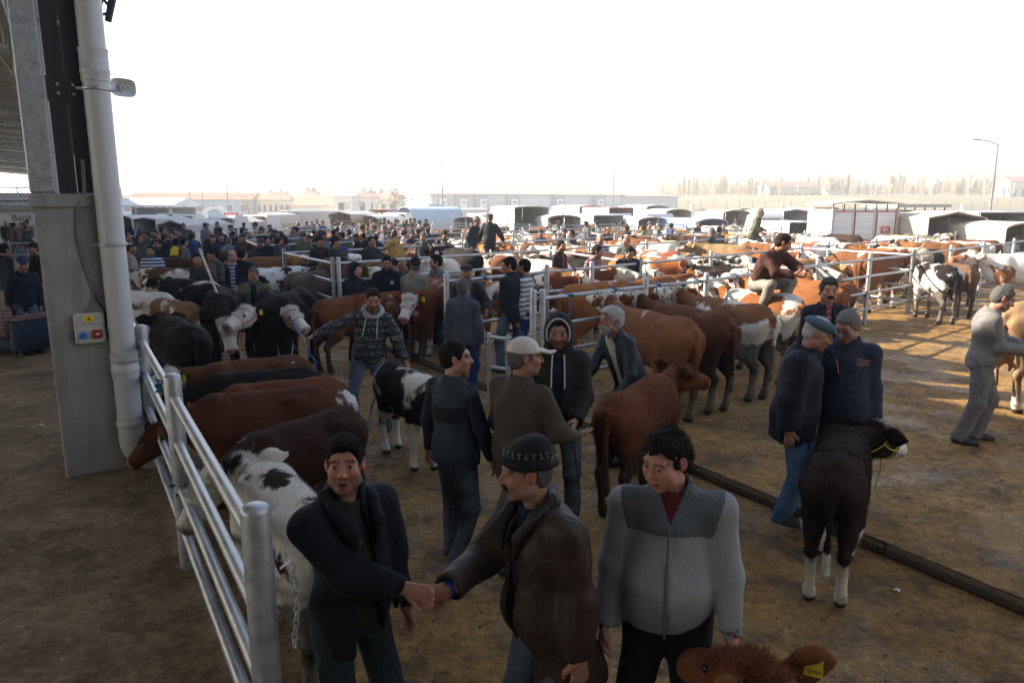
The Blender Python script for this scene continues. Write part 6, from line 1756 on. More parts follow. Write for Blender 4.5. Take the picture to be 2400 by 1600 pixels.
# ------------------------------------------------------------------ the herd in the pens
def herd_proto(s, h, seed, **kw):
    me, fr = cow_mesh('body', s, h, seed=seed, **kw); return (me, fr, cow_bits(fr, kw.pop('horns', 0) or (.5 if seed % 3 == 0 else 0), 1 if seed % 2 else 0, HALT if seed % 4 == 1 else None))
HP = [herd_proto(1.04, .030, 100 + i, neck_pitch=p, head_pitch=q, neck_yaw=y, head_yaw=y2, fur=2500, furlen=.035) for i, (p, q, y, y2) in enumerate(((.45, -.2, 0, 0), (.25, -.55, .3, .2), (.1, -.7, -.3, -.2), (-.25, -.9, .1, 0), (.35, -.45, -.5, -.3), (.3, -.3, .55, .2)))]
HF = [herd_proto(1.04, .045, 120 + i, neck_pitch=p, head_pitch=q, neck_yaw=y) for i, (p, q, y) in enumerate(((.45, -.3, .1), (.15, -.6, -.3), (.3, -.5, .4)))]
KINDS = [('red and white', (.20, .078, .028), .52, 1.0), ('brown', (.115, .046, .02), .3, .9), ('orange brown', (.25, .10, .036), .44, 1.0), ('white faced brown', (.16, .06, .024), .4, 1.0), ('black and white', BLK, .5, .8),
         ('dark brown', (.045, .022, .014), .25, .3), ('cream', (.42, .33, .22), .5, .7), ('tan', (.24, .14, .07), .3, .4), ('white and orange', (.26, .11, .04), .66, 1.0), ('black', BLK, .15, .2)]
KW = [22, 12, 16, 14, 7, 6, 8, 6, 12, 5]
_ORD = 'first second third fourth fifth sixth seventh eighth ninth tenth eleventh twelfth thirteenth fourteenth fifteenth sixteenth seventeenth eighteenth nineteenth twentieth'.split()
_TENS = {2: 'twenty', 3: 'thirty', 4: 'forty'}
def ordn(i): return _ORD[i] if i < 20 else (_TENS[(i + 1) // 10] + ('-' + _ORD[(i + 1) % 10 - 1] if (i + 1) % 10 else 'th'))
hr = random.Random(11)
def herd_line(pts, off, yaw, row, sidename, t0, t1, step, far, skip=.15, zz=FLOOR):
    seg = [(np.array(a), np.array(b_)) for a, b_ in zip(pts[:-1], pts[1:])]
    Ls = [np.linalg.norm(b_ - a) for a, b_ in seg]; t = t0; i = 0
    while t < min(t1, sum(Ls) - .3):
        tt = t; k = 0
        while tt > Ls[k] and k < len(Ls) - 1: tt -= Ls[k]; k += 1
        a, b_ = seg[k]; p = a + (b_ - a) * tt / Ls[k]
        nrm = unit(np.array([-(b_ - a)[1], (b_ - a)[0]]))
        t += step * hr.uniform(.75, 1.35)
        if hr.random() < skip: continue
        q = p + nrm * off * hr.uniform(.93, 1.12)
        nm, col, pied, face = hr.choices(KINDS, KW)[0]
        pr = hr.choice(HF if far else HP)
        c = tuple(max(.006, x * hr.uniform(.8, 1.2)) for x in col)
        put_cow(pr, (q[0], q[1], zz), yaw + hr.uniform(-.3, .3), f'{nm} cow {sidename}, {ordn(i)} from the lane', c, pied + hr.uniform(-.06, .06), face if hr.random() < .8 else 0, hr.uniform(.2, .8), hr.uniform(.1, .6), PINK, 'cattle in the pens', scale=hr.uniform(.88, 1.06))
        i += 1
NRY = math.atan2(NR[1], NR[0])
UP, DN = NRY + math.pi / 2, NRY - math.pi / 2       # towards the next fence, towards the lane side
herd_line(ROWS[2], 1.25, DN, 2, 'behind the second fence facing it', 1.0, 40, 1.0, False, .1)
herd_line(ROWS[2], -1.2, UP, 2, 'before the second fence facing it', 13.5, 40, 1.05, False, .05)
herd_line(ROWS[3], -1.2, UP, 3, 'before the third fence facing it', 5.0, 40, 1.1, False, .15)
herd_line(ROWS[3], 1.2, DN, 3, 'behind the third fence facing it', 1.0, 40, 1.15, False, .15)
herd_line(ROWS[4], -1.2, UP, 4, 'before the fourth fence facing it', 1.0, 40, 1.2, False, .2)
herd_line(ROWS[4], 1.2, DN, 4, 'behind the fourth fence facing it', 1.0, 40, 1.2, True, .2)
herd_line(ROWS[5], 1.2, DN, 5, 'behind the fifth fence facing it', 1.0, 40, 1.25, True, .2)
herd_line(ROWS[6], -1.2, UP, 6, 'before the sixth fence facing it', 1.0, 40, 1.5, True, .25)
herd_line(ROWS[6], 1.2, DN, 6, 'behind the sixth fence facing it', 1.0, 40, 1.5, True, .25)
herd_line(ROWS[7], 1.2, DN, 7, 'behind the seventh fence facing it', 1.0, 40, 1.7, True, .25)
herd_line(ROWS[8], 1.2, DN, 8, 'behind the eighth fence facing it', 1.0, 40, 1.9, True, .25)
# loose ones between the first two fences
for lab, x, y, yaw, col, pied, face, k in (('orange brown cow with lowered head between the first two fences', 1.45, 12.0, .65, (.25, .095, .032), .42, .3, 3), ('dark brown cow with a pale topknot between the first two fences', 3.75, 13.9, -2.2, (.06, .028, .016), .3, .9, 2),
    ('black cow behind the pale topknot cow', 4.7, 14.9, 2.3, BLK, .3, .3, 1), ('white faced brown cow tied with blue rope between the fences', 5.5, 15.2, -1.0, (.18, .07, .025), .5, 1.0, 0), ('chestnut cow beside the blue rope knots', 2.6, 12.9, .9, (.17, .065, .024), .4, .9, 4)):
    put_cow(HP[k], (x, y, FLOOR), yaw, lab, col, pied, face, .5, .4, PINK, 'cattle in the pens')
for i, (a_, b_) in enumerate(((24, -6.5), (24.4, -5.2), (24.1, -3.9), (28.5, -5), (28.8, -2.5), (29, -7))):
    x, y = grid(a_, b_); put_cow(HF[i % 3], (x, y, .10), YAW_A + (.2 if i % 2 else 3.0), f'dark cow under the canopy behind the sofa, {_ORD[i]} from the pillar side', (.03, .022, .016), .25, .3, .3, .3, PINK, 'cattle under the canopy')

# ------------------------------------------------------------------ people
BLACK, GREYH, WHITEH, DKBR = (.010, .008, .007), (.10, .095, .09), (.36, .35, .34), (.022, .014, .009)
NAVY, DNAVY, DGREY, OLIVE, BROWN, JEAN, DJEAN = (.014, .018, .035), (.008, .010, .018), (.035, .036, .04), (.17, .16, .11), (.050, .026, .016), (.035, .075, .16), (.014, .024, .05)
def man(label, loc, yaw, h=1.74, z=0.0, jacket=('plain', DNAVY, {}), inner=None, legs=('denim', DJEAN), hair='short', hc=BLACK, hat=None, facial=(), facecol=None, beard=.25, tone=SKIN, res=.015, group=None, extra=(), eyes=True, fingers=True, **kw):
    pose = dict(h=h)
    for k_ in ('lean', 'side', 'twist', 'hyaw', 'hpitch', 'drop', 'shift', 'L', 'R', 'fl', 'fr', 'kneeout', 'poleL', 'poleR', 'headscale', 'shoulder_w'):
        if k_ in kw: pose[k_] = kw.pop(k_)
    tops = []
    if inner: tops.append(dict(name=inner[2] if len(inner) > 2 else 'shirt', kind=inner[0], col=inner[1], g=.0, hem=.90, collar=.035, sleeves=False, wr=.008, fat=jacket[2].get('fat', 0) * .8, belly=jacket[2].get('belly', 0) * .9))
    j = dict(g=.022, hem=.80, collar=.05, openw=.06 if inner else 0.0); j.update(jacket[2]); nm = j.pop('name', 'jacket')
    tops.append(dict(name=nm, kind=jacket[0], col=jacket[1], **j))
    sp = dict(res=res, pose=pose, beard=beard, hair=hair, haircol=hc, hat=hat, facial=facial, facecol=facecol or hc, tops=tops, trousers=legs, tone=tone, eyes=eyes, fingers=fingers, seed=len(label), **{'strands': 1200 if res < .016 else 0, **kw})
    parts = human(sp)
    return put_person(parts, (loc[0], loc[1], z), yaw, label, group, extra=extra), sp

# --- the three in front
HS = (-.35, 2.84, 1.06)      # where the two hands meet
def local(p, loc, yaw): 
    d = rot('z', -yaw) @ (vec(*p) - vec(loc[0], loc[1], 0)); return d
L1, Y1 = (-.73, 3.0), .80
w1 = local(HS, L1, Y1); f1 = unit(vec(.97, -.12, -.22)); 
man1, sp1 = man('young man in a dark jacket and green jumper shaking hands, facing the camera', L1, Y1, 1.695, 0, ('plain', (.0055, .0075, .012), dict(g=.034, hem=.80, openw=.085, collar=.075, wr=.020, wf=15)), ('knit', (.026, .032, .019), 'jumper'), ('plain', (.018, .028, .034)),
    'quiff', (.010, .008, .007), None, (), None, .48, (.36, .18, .13), .0105, fres=.0052, hres=.0055, core=.03, mouth=.9, hyaw=-.68, hpitch=-.16, strands=5000, fatface=.93, R=tuple((w1 - rot('z', -Y1) @ f1 * .10) / (1.695 / 1.75)), L=(.275, -.08, .80), headscale=1.03, shoulder_w=.188,
    hands={'R': dict(d=rot('z', -Y1) @ f1, pn=rot('z', -Y1) @ vec(-.1, -1, .1), curl=.62, fat=1.1), 'L': dict(curl=.8)}, look=(.05, -1, .12), poleR=(-.5, .3, -1))
# chest badge
b = MB(); b.add(*ball((0, 0, 0), .008, 8)); o = b.build('badge', plain((.12, .015, .015), .6), man1, True); o.location = (-.055, -.185, 1.30); o.scale = (1, .3, 1.8)
L2, Y2 = (.17, 2.98), -1.05
w2 = local(HS, L2, Y2); f2 = unit(vec(-.95, -.1, -.30))
man2, sp2 = man('man in a patterned black beanie and brown leather jacket shaking hands', L2, Y2, 1.70, 0, ('leather', (.036, .020, .014), dict(g=.044, hem=.64, openw=.09, collar=.07, wr=.024, fat=.025, flare=.012)), ('plain', (.010, .016, .045), 'shirt'), ('denim', (.010, .020, .045)),
    'buzz', GREYH, ('beanie', 'knit', (.010, .011, .013)), ('moustache',), (.05, .045, .04), .3, (.33, .17, .115), .0105, fres=.0055, hres=.0055, lean=.16, hyaw=-.35, hpitch=.0, R=tuple((w2 - rot('z', -Y2) @ f2 * .085) / (1.70 / 1.75)), headscale=1.03, shoulder_w=.188, strands=2500,
    hands={'R': dict(d=rot('z', -Y2) @ f2, pn=rot('z', -Y2) @ vec(.1, 1, .0), curl=.60, fat=1.1)}, poleR=(-.6, .5, -.7))
# cuff of the blue shirt
k2 = sp2['k']; dd = unit(k2['wrR'] - k2['elR'])
b = MB(); b.tube([k2['wrR'] - dd * .025, k2['wrR'] + dd * .022], [.040, .036], 14, False); b.build('shirt_cuff', plain((.012, .03, .17), .7), man2, True)
# knitted band on the beanie
Hc, HM, hs = k2['hc'], k2['H'], k2['hs']
b = MB()
for i in range(22):
    q = 6.2832 * i / 22
    for zz, rr in ((.083, .972), (.100, .925)):
        c = Hc + HM @ (vec(.0925 * rr * math.cos(q), .022 + .1145 * rr * math.sin(q), zz - .008 * math.sin(q)) * hs); tx = HM @ vec(-math.sin(q), math.cos(q), 0); 
        w = .0085 if (i + (zz > .09)) % 2 else .0045
        b.tube([c - tx * w, c + tx * w], .0032, 5)
    c = Hc + HM @ (vec(.0925 * .95 * math.cos(q), .022 + .1145 * .95 * math.sin(q), .0915 - .008 * math.sin(q)) * hs); b.tube([c - HM @ vec(0, 0, .008), c + HM @ vec(0, 0, .008)], .0030, 5)
b.build('knit_pattern', plain((.10, .105, .11), .9), man2, True)
man3, sp3 = man('stout young man with curly dark hair in a ribbed grey zip jacket', (.70, 3.0), -.26, 1.735, 0, ('knit', (.27, .285, .30), dict(g=.024, hem=.86, openw=0, collar=.075, fat=.010, belly=.046, arm=1.02, wr=.014, neckr=.068, vneck=.15, panels=(('yoke', lambda x, y, z: np.maximum(np.maximum(1.30 - z + .12 * np.maximum(-y, 0), np.abs(x) - (.215 - .25 * (1.42 - z))), .078 - np.sqrt(x * x + (y - .01) ** 2)), 'plain', (.085, .10, .11)),))), ('knit', (.10, .008, .016), 'jumper'), ('plain', (.006, .007, .010), dict(fat=.03)),
    'curly', (.013, .010, .008), None, (), None, .12, (.42, .215, .165), .0105, fres=.0052, hres=.006, fatface=1.10, hyaw=-.62, hpitch=.22, headscale=1.03, strands=5000, shoulder_w=.192, L=(.285, -.12, .86), R=(-.27, -.10, .84))
k3 = sp3['k']; up3 = k3['up']
# the zip
b = MB(); zp = [up3(0, -.150, 1.36), up3(0, -.156, 1.30), up3(0, -.172, 1.22), up3(0, -.204, 1.13), up3(0, -.215, 1.05), up3(0, -.206, .96), up3(0, -.18, .87)]
b.tube(zp, .006, 6); b.build('zip', plain((.10, .10, .11), .5), man3, True)

def lapels(root, k, col, kind, r0=.028, out=.0):
    up = k['up']; L_ = []
    for g in (1, -1): L_.append([up(.050 * g, -.150 - out, 1.30), up(.078 * g, -.128 - out, 1.40), up(.098 * g, -.06, 1.47), up(.085 * g, .04, 1.505), up(0, .085, 1.515)])
    pts = L_[0] + L_[1][::-1][1:]
    P_ = np.array(pts); v = Vol(P_.min(0) - .08, P_.max(0) + .08, .009)
    v.chain(pts, [r0 * .5, r0 * .95, r0 * 1.15, r0 * 1.2, r0 * 1.25, r0 * 1.2, r0 * 1.15, r0 * .95, r0 * .5], .02); v.ripple(.010, 22, 4)
    V, Q = v.skin(); o = link('collar', to_mesh('collar', relax(V, Q, 1, .3), Q, cloth(kind)), root); o.color = (*col, 1)
lapels(man1, sp1['k'], (.0065, .0085, .013), 'plain', .026, .012)
lapels(man2, sp2['k'], (.022, .014, .011), 'leather', .024, .016)

# --- around the ring of buyers
boy, spb = man('boy in a grey panelled vest over navy sleeves, back to the camera', (-0.43, 5.18), 2.55, 1.70, 0, ('plain', (.030, .042, .052), dict(g=.030, hem=.84, sleeves=False, collar=.05, name='vest', panels=(('dark_panel', lambda x, y, z: np.abs(z - 1.235 + 0 * x + 0 * y) - .065, 'plain', (.010, .013, .018)),))), None, ('denim', (.007, .009, .014)), 'short', BLACK, hyaw=-.95, beard=.05, tone=(.40, .22, .16), res=.0125, shoecol=(.035, .045, .055), fl=(.13, -.12), fr=(-.12, .10), L=(.30, -.05, .86), R=(-.28, -.12, .84),
    extra=())
def sleeves_for(root, sp, col, kind='plain', res=.013, g=.012):
    k = sp['k']; v = None
    pts = np.array([k[j + n] for j in ('sh', 'el', 'wr') for n in 'LR'])
    v = Vol(pts.min(0) - .12, pts.max(0) + .12, res)
    for n in 'LR': v.cone(k['sh' + n], k['el' + n], .064, .055, .03); v.cone(k['el' + n], k['wr' + n], .055, .042, .03, cut=True)
    v.cone(k['shL'], k['shR'], .05, .05, .03); v.ripple(.012, 16, 4); V, Q = v.skin(); o = link('sleeves', to_mesh('sleeves', relax(V, Q, 1, .3), Q, cloth(kind)), root); o.color = (*col, 1)

sleeves_for(boy, spb, (.012, .016, .028))
capman, spc = man('man in a white baseball cap and worn brown jacket, back to the camera', (0.07, 4.93), 2.45, 1.76, 0, ('plain', (.060, .045, .034), dict(g=.034, hem=.76, collar=.055, fat=.015, wr=.02)), None, ('denim', (.02, .025, .035)), 'short', GREYH, ('cap', 'plain', (.50, .47, .42)), hyaw=-.75, R=(-.24, -.30, 1.04), L=(.20, -.30, 1.02), res=.0125, tone=(.30, .155, .105), hands={'R': dict(curl=.15, spread=.4, pn=vec(.3, 0, 1), d=vec(-.2, -1, .15))})
hooded, sph = man('bearded man in a black hood and dark brown buttoned coat', (0.38, 5.84), -.08, 1.78, 0, ('puffer', (.016, .010, .010), dict(g=.034, hem=.76, collar=.04, openw=.045, wr=.012)), ('plain', (.012, .016, .028), 'hoodie'), ('denim', (.008, .012, .02)), 'short', BLACK, ('hood', 'plain', (.012, .012, .014)), beard=.75, hyaw=.0, hpitch=.05, L=(.14, -.26, .98), R=(-.24, -.18, .95), res=.0125, tone=(.28, .145, .10), mouth=.4)
kh = sph['k']
for sx in (-.045, .05):
    b = MB(); b.tube([kh['nb'] + vec(sx, -.115, .0), kh['nb'] + vec(sx * 1.1, -.165, -.10), kh['nb'] + vec(sx * 1.15, -.178, -.26)], .0055, 6); b.build('drawstring', plain((.5, .5, .5), .8), hooded, True)
b = MB(); b.tube([kh['hc'] + kh['H'] @ (vec(.086 * math.cos(t), -.085 + .0 * t, .012 + .112 * math.sin(t)) * kh['hs']) for t in np.linspace(-.5, math.pi + .5, 16)], .008, 6); b.build('hood_lining', plain((.34, .34, .36), .9), hooded, True)
old, spo = man('white bearded man in a navy leather jacket leaning and holding out his hand', (1.21, 7.16), -.95, 1.76, 0, ('leather', (.012, .018, .028), dict(g=.026, hem=.78, openw=.075, collar=.05, wr=.02)), ('plain', (.38, .36, .31), 'jumper'), ('plain', (.02, .02, .025)), 'grey', WHITEH, None, ('moustache', 'beard'), (.30, .29, .28), .5, (.26, .125, .08), .0125, lean=.48, hyaw=-.25, hpitch=-.25, R=(-.16, -.62, .88), L=(.22, -.40, .86), hands={'R': dict(curl=.12, spread=.4, pn=vec(0, 0, 1), d=vec(.05, -1, -.25))})
isle, spi = man('man in a patterned knit hooded jumper pulling a blue rope', (-1.73, 8.51), .12, 1.74, 0, ('fairisle', (.022, .028, .034), dict(g=.022, hem=.88, collar=.05, name='jumper', fat=.015)), None, ('denim', (.045, .075, .13)), 'short', DKBR, lean=.22, side=.16, hpitch=.08, hyaw=.1, beard=.6, R=(-.70, -.25, 1.16), L=(.50, -.22, .80), fl=(.20, .02), fr=(-.22, -.06), res=.0125, tone=(.32, .165, .115), hands={'R': dict(curl=.8), 'L': dict(curl=.6)}, poleL=(.5, .8, .2))
ki = spi['k']
v = Vol(ki['nb'] - .2, ki['nb'] + .16, .011); v.chain([ki['nb'] + ki['U'] @ vec(.10 * math.cos(t), .02 + .085 * math.sin(t), .012 + .035 * math.sin(t)) for t in np.linspace(0, 6.2832, 15)], [.032] * 15, .03); V_, Q_ = v.skin(); o = link('hood_lining', to_mesh('hood_lining', V_, Q_, cloth('knit')), isle); o.color = (.36, .37, .39, 1)
for sx in (-.06, .07):
    b = MB(); b.tube([ki['nb'] + ki['U'] @ vec(sx, -.10, -.02), ki['nb'] + ki['U'] @ vec(sx * 1.1, -.15, -.12), ki['nb'] + ki['U'] @ vec(sx * 1.3, -.16, -.26)], .0055, 6); b.build('drawstring', plain((.5, .5, .5), .8), isle, True)
camo, spm = man('man in an open camouflage coat holding a long white stick', (-4.19, 11.77), .05, 1.67, 0, ('camo', (.10, .105, .07), dict(g=.034, hem=.72, openw=.085, collar=.06, fat=.02)), ('plain', (.008, .011, .02), 'jumper'), ('plain', (.02, .022, .02)), 'short', GREYH, hpitch=.02, beard=.5, R=(-.38, -.34, 1.10), res=.0135, tone=(.26, .125, .085), hands={'R': dict(curl=.85)})
stickman, sps = man('man in a black beanie and purple brown leather jacket, side on', (-6.13, 15.01), -.75, 1.78, 0, ('leather', (.028, .022, .028), dict(g=.03, hem=.80, openw=.05)), ('plaid', (.09, .085, .05)), ('denim', (.03, .075, .19)), 'buzz', BLACK, ('beanie', 'knit', (.008, .008, .009)), hyaw=-.35, res=.0145, tone=(.32, .16, .11), L=(.22, -.30, 1.10))
man('stooping man in a grey jacket and camouflage trousers leaning on a cane', (-6.13, 14.37), -.35, 1.74, 0, ('plain', (.030, .032, .034), dict(g=.024, hem=.78)), None, ('camo', (.10, .10, .10)), 'buzz', BLACK, hyaw=.6, lean=.16, R=(-.14, -.28, 1.0), L=(.10, -.30, 1.05), res=.0145, beard=.5)
man('balding smiling man in a dark jacket and blue striped shirt', (-5.91, 15.39), .15, 1.72, 0, ('plain', (.012, .014, .022), dict(g=.028, hem=.80, openw=.05)), ('stripe', (.05, .07, .16)), ('plain', (.012, .014, .022)), 'bald', GREYH, hyaw=.5, res=.0145, tone=(.42, .22, .155), L=(.12, -.26, 1.0))
man('man in a black coat with his back turned beside the balding man', (-5.74, 15.49), 3.0, 1.76, 0, ('plain', (.010, .011, .014), dict(g=.03, hem=.66)), None, ('plain', (.012, .012, .015)), 'short', DKBR, res=.0145)
man('dark haired man in a long black coat standing side on by the fence post', (-6.75, 20.12), .9, 1.80, 0, ('plain', (.010, .012, .017), dict(g=.026, hem=.70)), None, ('plain', (.014, .014, .018)), 'short', BLACK, hyaw=-.2, res=.0145, tone=(.40, .21, .15))
bluecap, _ = man('man in a blue cap and dark plum jacket at the pen end', (-3.71, 16.13), 2.6, 1.74, 0, ('plain', (.020, .014, .020), dict(g=.03, hem=.78)), None, ('denim', DJEAN), 'short', GREYH, ('cap', 'plain', (.02, .05, .20)), hyaw=.5, res=.0145)
youth, spy = man('smiling youth in a navy hooded jacket beside the grey calf', (-2.70, 12.48), .75, 1.68, 0, ('plain', (.010, .013, .024), dict(g=.026, hem=.78)), None, ('plain', (.012, .012, .016)), 'short', BLACK, ('hood', 'plain', (.010, .013, .024)), hyaw=.3, res=.0145, mouth=.6, tone=(.40, .22, .16), beard=.05)
guard, spg = man('bearded man in a navy jacket with a round white badge', (-2.21, 12.82), .15, 1.80, 0, ('plain', (.008, .011, .020), dict(g=.030, hem=.76, collar=.06)), None, ('plain', (.010, .012, .018)), 'short', BLACK, hpitch=.25, beard=.7, res=.0145, L=(.26, -.12, .84), R=(-.26, -.12, .84))
b = MB(); b.tube([(.085, -.150, 1.345), (.085, -.158, 1.345)], .030, 16); o = b.build('badge', plain((.5, .5, .5), .5), guard, True)
man('dark haired man bending behind the olive jacket', (-2.04, 13.24), -.4, 1.74, 0, ('plain', (.012, .016, .024), dict(g=.024, hem=.80)), None, ('denim', (.03, .06, .13)), 'buzz', BLACK, lean=.25, hpitch=.3, res=.0145, R=(-.45, -.25, 1.10))
man('man in a pale olive jacket and black beanie, back turned', (-1.68, 12.44), 2.75, 1.76, 0, ('plain', (.16, .155, .115), dict(g=.034, hem=.80, fat=.02, wr=.02)), None, ('plain', (.085, .068, .05)), 'buzz', GREYH, ('beanie', 'knit', (.010, .010, .011)), hyaw=.7, lean=.08, res=.014, shoecol=(.06, .04, .025))
man('young man in a grey hooded jacket looking left past the fence', (-1.38, 13.39), -1.0, 1.76, 0, ('plain', (.11, .12, .135), dict(g=.026, hem=.80, openw=.05)), ('plain', (.02, .02, .025)), ('denim', DJEAN), 'quiff', BLACK, hyaw=-.3, res=.0145, beard=.15)
man('moustached man in a flat cap, dark jacket and checked shirt', (-0.72, 11.52), .1, 1.74, 0, ('leather', (.013, .011, .012), dict(g=.028, hem=.72, openw=.075)), ('plaid', (.05, .07, .15)), ('denim', (.015, .022, .035)), 'buzz', GREYH, ('flat_cap', 'plain', (.018, .018, .02)), ('moustache',), (.14, .13, .12), .25, res=.014, L=(.30, -.30, 1.05), tone=(.36, .18, .125))
man('man in a slate hooded jumper and blue work trousers, back turned', (-0.67, 9.83), 2.95, 1.68, 0, ('plain', (.055, .066, .085), dict(g=.028, hem=.84, collar=.07, name='jumper')), None, ('plain', (.015, .035, .13)), 'short', GREYH, res=.014)
man('man in a navy hooded vest and jeans with folded arms', (-0.01, 11.20), -2.3, 1.78, FLOOR, ('plain', (.014, .017, .024), dict(g=.032, hem=.80, collar=.07)), None, ('denim', (.018, .028, .05)), 'short', BLACK, hyaw=.85, hpitch=.15, res=.014, L=(.06, -.26, 1.18), R=(-.08, -.28, 1.12), fl=(.16, -.1), fr=(-.16, .16))
man('man in a striped top half hidden behind the folded arms', (0.20, 11.36), -1.9, 1.74, FLOOR, ('stripe', (.16, .16, .17), dict(g=.016, hem=.82)), None, ('plain', (.02, .04, .16)), 'buzz', BLACK, res=.0155)
# --- on the platform
moust, spu = man('moustached man in a black blazer and pink checked shirt', (3.40, 7.77), -.05, 1.80, FLOOR, ('plain', (.009, .010, .014), dict(g=.026, hem=.74, openw=.05, collar=.03, fat=.01)), ('plaid', (.30, .035, .075)), ('plain', (.02, .02, .025)), 'quiff', (.05, .048, .046), None, ('moustache',), (.012, .010, .009), .3, res=.0125, tone=(.36, .185, .125), hyaw=-.12)
navyp, _ = man('old man in a flat blue grey cap, navy quilted coat and jeans', (2.32, 5.72), .95, 1.72, FLOOR, ('puffer', (.008, .010, .019), dict(g=.046, hem=.74, collar=.06, fat=.02, arm=1.12)), None, ('denim', (.04, .10, .22)), 'buzz', WHITEH, ('flat_cap', 'plain', (.055, .085, .115)), hyaw=.25, hpitch=.35, lean=.10, beard=.2, res=.0125, tone=(.33, .16, .115), shoecol=(.03, .035, .05))
worker, spw = man('grey haired man in a navy work jacket with orange piping', (2.80, 5.91), -.35, 1.74, FLOOR, ('plain', (.020, .026, .048), dict(g=.030, hem=.84, collar=.06, fat=.01)), None, ('plain', (.022, .018, .018)), 'short', (.14, .135, .13), hyaw=-.55, hpitch=.4, beard=.3, res=.0125, tone=(.28, .14, .095))
text('OVA', 'lettering', .045, (.095, -.166, 1.335), (math.pi / 2, 0, .15), plain((.5, .22, .12), .7), worker, .001)
b = MB(); b.tube([(-.10, -.158, 1.36), (-.075, -.166, 1.24)], .005, 5); b.build('piping', plain((.45, .12, .04), .7), worker)
b = MB(); b.tube([(.05, -.158, 1.37), (.15, -.140, 1.36)], .004, 5); b.build('piping', plain((.45, .12, .04), .7), worker)
overall, spv = man('man in grey overalls with orange pocket flaps looking at his hands', (5.13, 7.75), 1.05, 1.74, FLOOR, ('plain', (.16, .15, .15), dict(g=.030, hem=.86, collar=.045, fat=.005, wr=.02, name='overall_top')), None, ('plain', (.135, .128, .13), dict(g=.024)), 'short', GREYH, hyaw=.15, hpitch=.38, lean=.10, beard=.3, L=(.10, -.42, 1.12), R=(-.10, -.40, 1.10), res=.0125, tone=(.36, .185, .13), shoecol=(.03, .03, .032), fl=(.14, -.06), fr=(-.14, .10), hands={'L': dict(curl=.7), 'R': dict(curl=.7)})
for sx in (-.085, .085):
    b = MB(); c = spv['k']['up'](sx, -.152, 1.33); b.box((c[0], c[1], c[2]), (.095, .016, .035), 0, .005); b.build('pocket_flap', plain((.42, .13, .05), .7), overall)
b = MB(); b.box((-.165, -.02, .80), (.016, .05, .13), 0, .004); b.build('side_tab', plain((.42, .13, .05), .7), overall)
# men up on the fences
man('man in a rust brown jacket crouching on the top fence rail', (3.82, 10.66), .55, 1.76, FLOOR + 1.02, ('plain', (.055, .020, .014), dict(g=.030, hem=.86, fat=.01, collar=.06, wr=.022)), None, ('plain', (.22, .205, .18)), 'short', DKBR, hyaw=.75, hpitch=.1, lean=.55, drop=.52, shift=.22, fl=(.16, -.06, .0), fr=(-.16, -.02, .0), L=(.10, -.46, .62), R=(-.06, -.44, .60), res=.0145, kneeout=.35, shoecol=(.06, .05, .04), tone=(.36, .18, .12))
man('man in a pale camouflage coat and hood perched on a far fence', (8.5, 25.8), 1.25, 1.74, FLOOR + .95, ('camo', (.24, .22, .15), dict(g=.034, hem=.66, fat=.02)), None, ('plain', (.03, .034, .04)), None, DKBR, ('hood', 'plain', (.24, .20, .16)), hyaw=.0, lean=.30, drop=.25, R=(-.25, -.25, .70), L=(.2, -.35, .75), res=.02, fingers=False)
man('man in a navy jacket and grey beanie balancing on the fence', (-1.25, 22.0), 1.05, 1.74, FLOOR + .62, ('plain', (.014, .018, .03), dict(g=.03, hem=.80)), None, ('denim', (.07, .10, .14)), 'buzz', GREYH, ('beanie', 'knit', (.22, .21, .2)), lean=.35, drop=.12, R=(-.3, -.2, .75), res=.02, fingers=False)
man('man in a long black jacket standing on the fence, back turned', (-.68, 22.3), 2.8, 1.78, FLOOR + .52, ('plain', (.010, .010, .012), dict(g=.032, hem=.72)), None, ('plain', (.16, .16, .18)), 'buzz', GREYH, ('flat_cap', 'plain', (.05, .05, .055)), hyaw=.4, lean=.10, L=(.42, -.1, .9), R=(-.42, -.1, .95), res=.02, fingers=False)
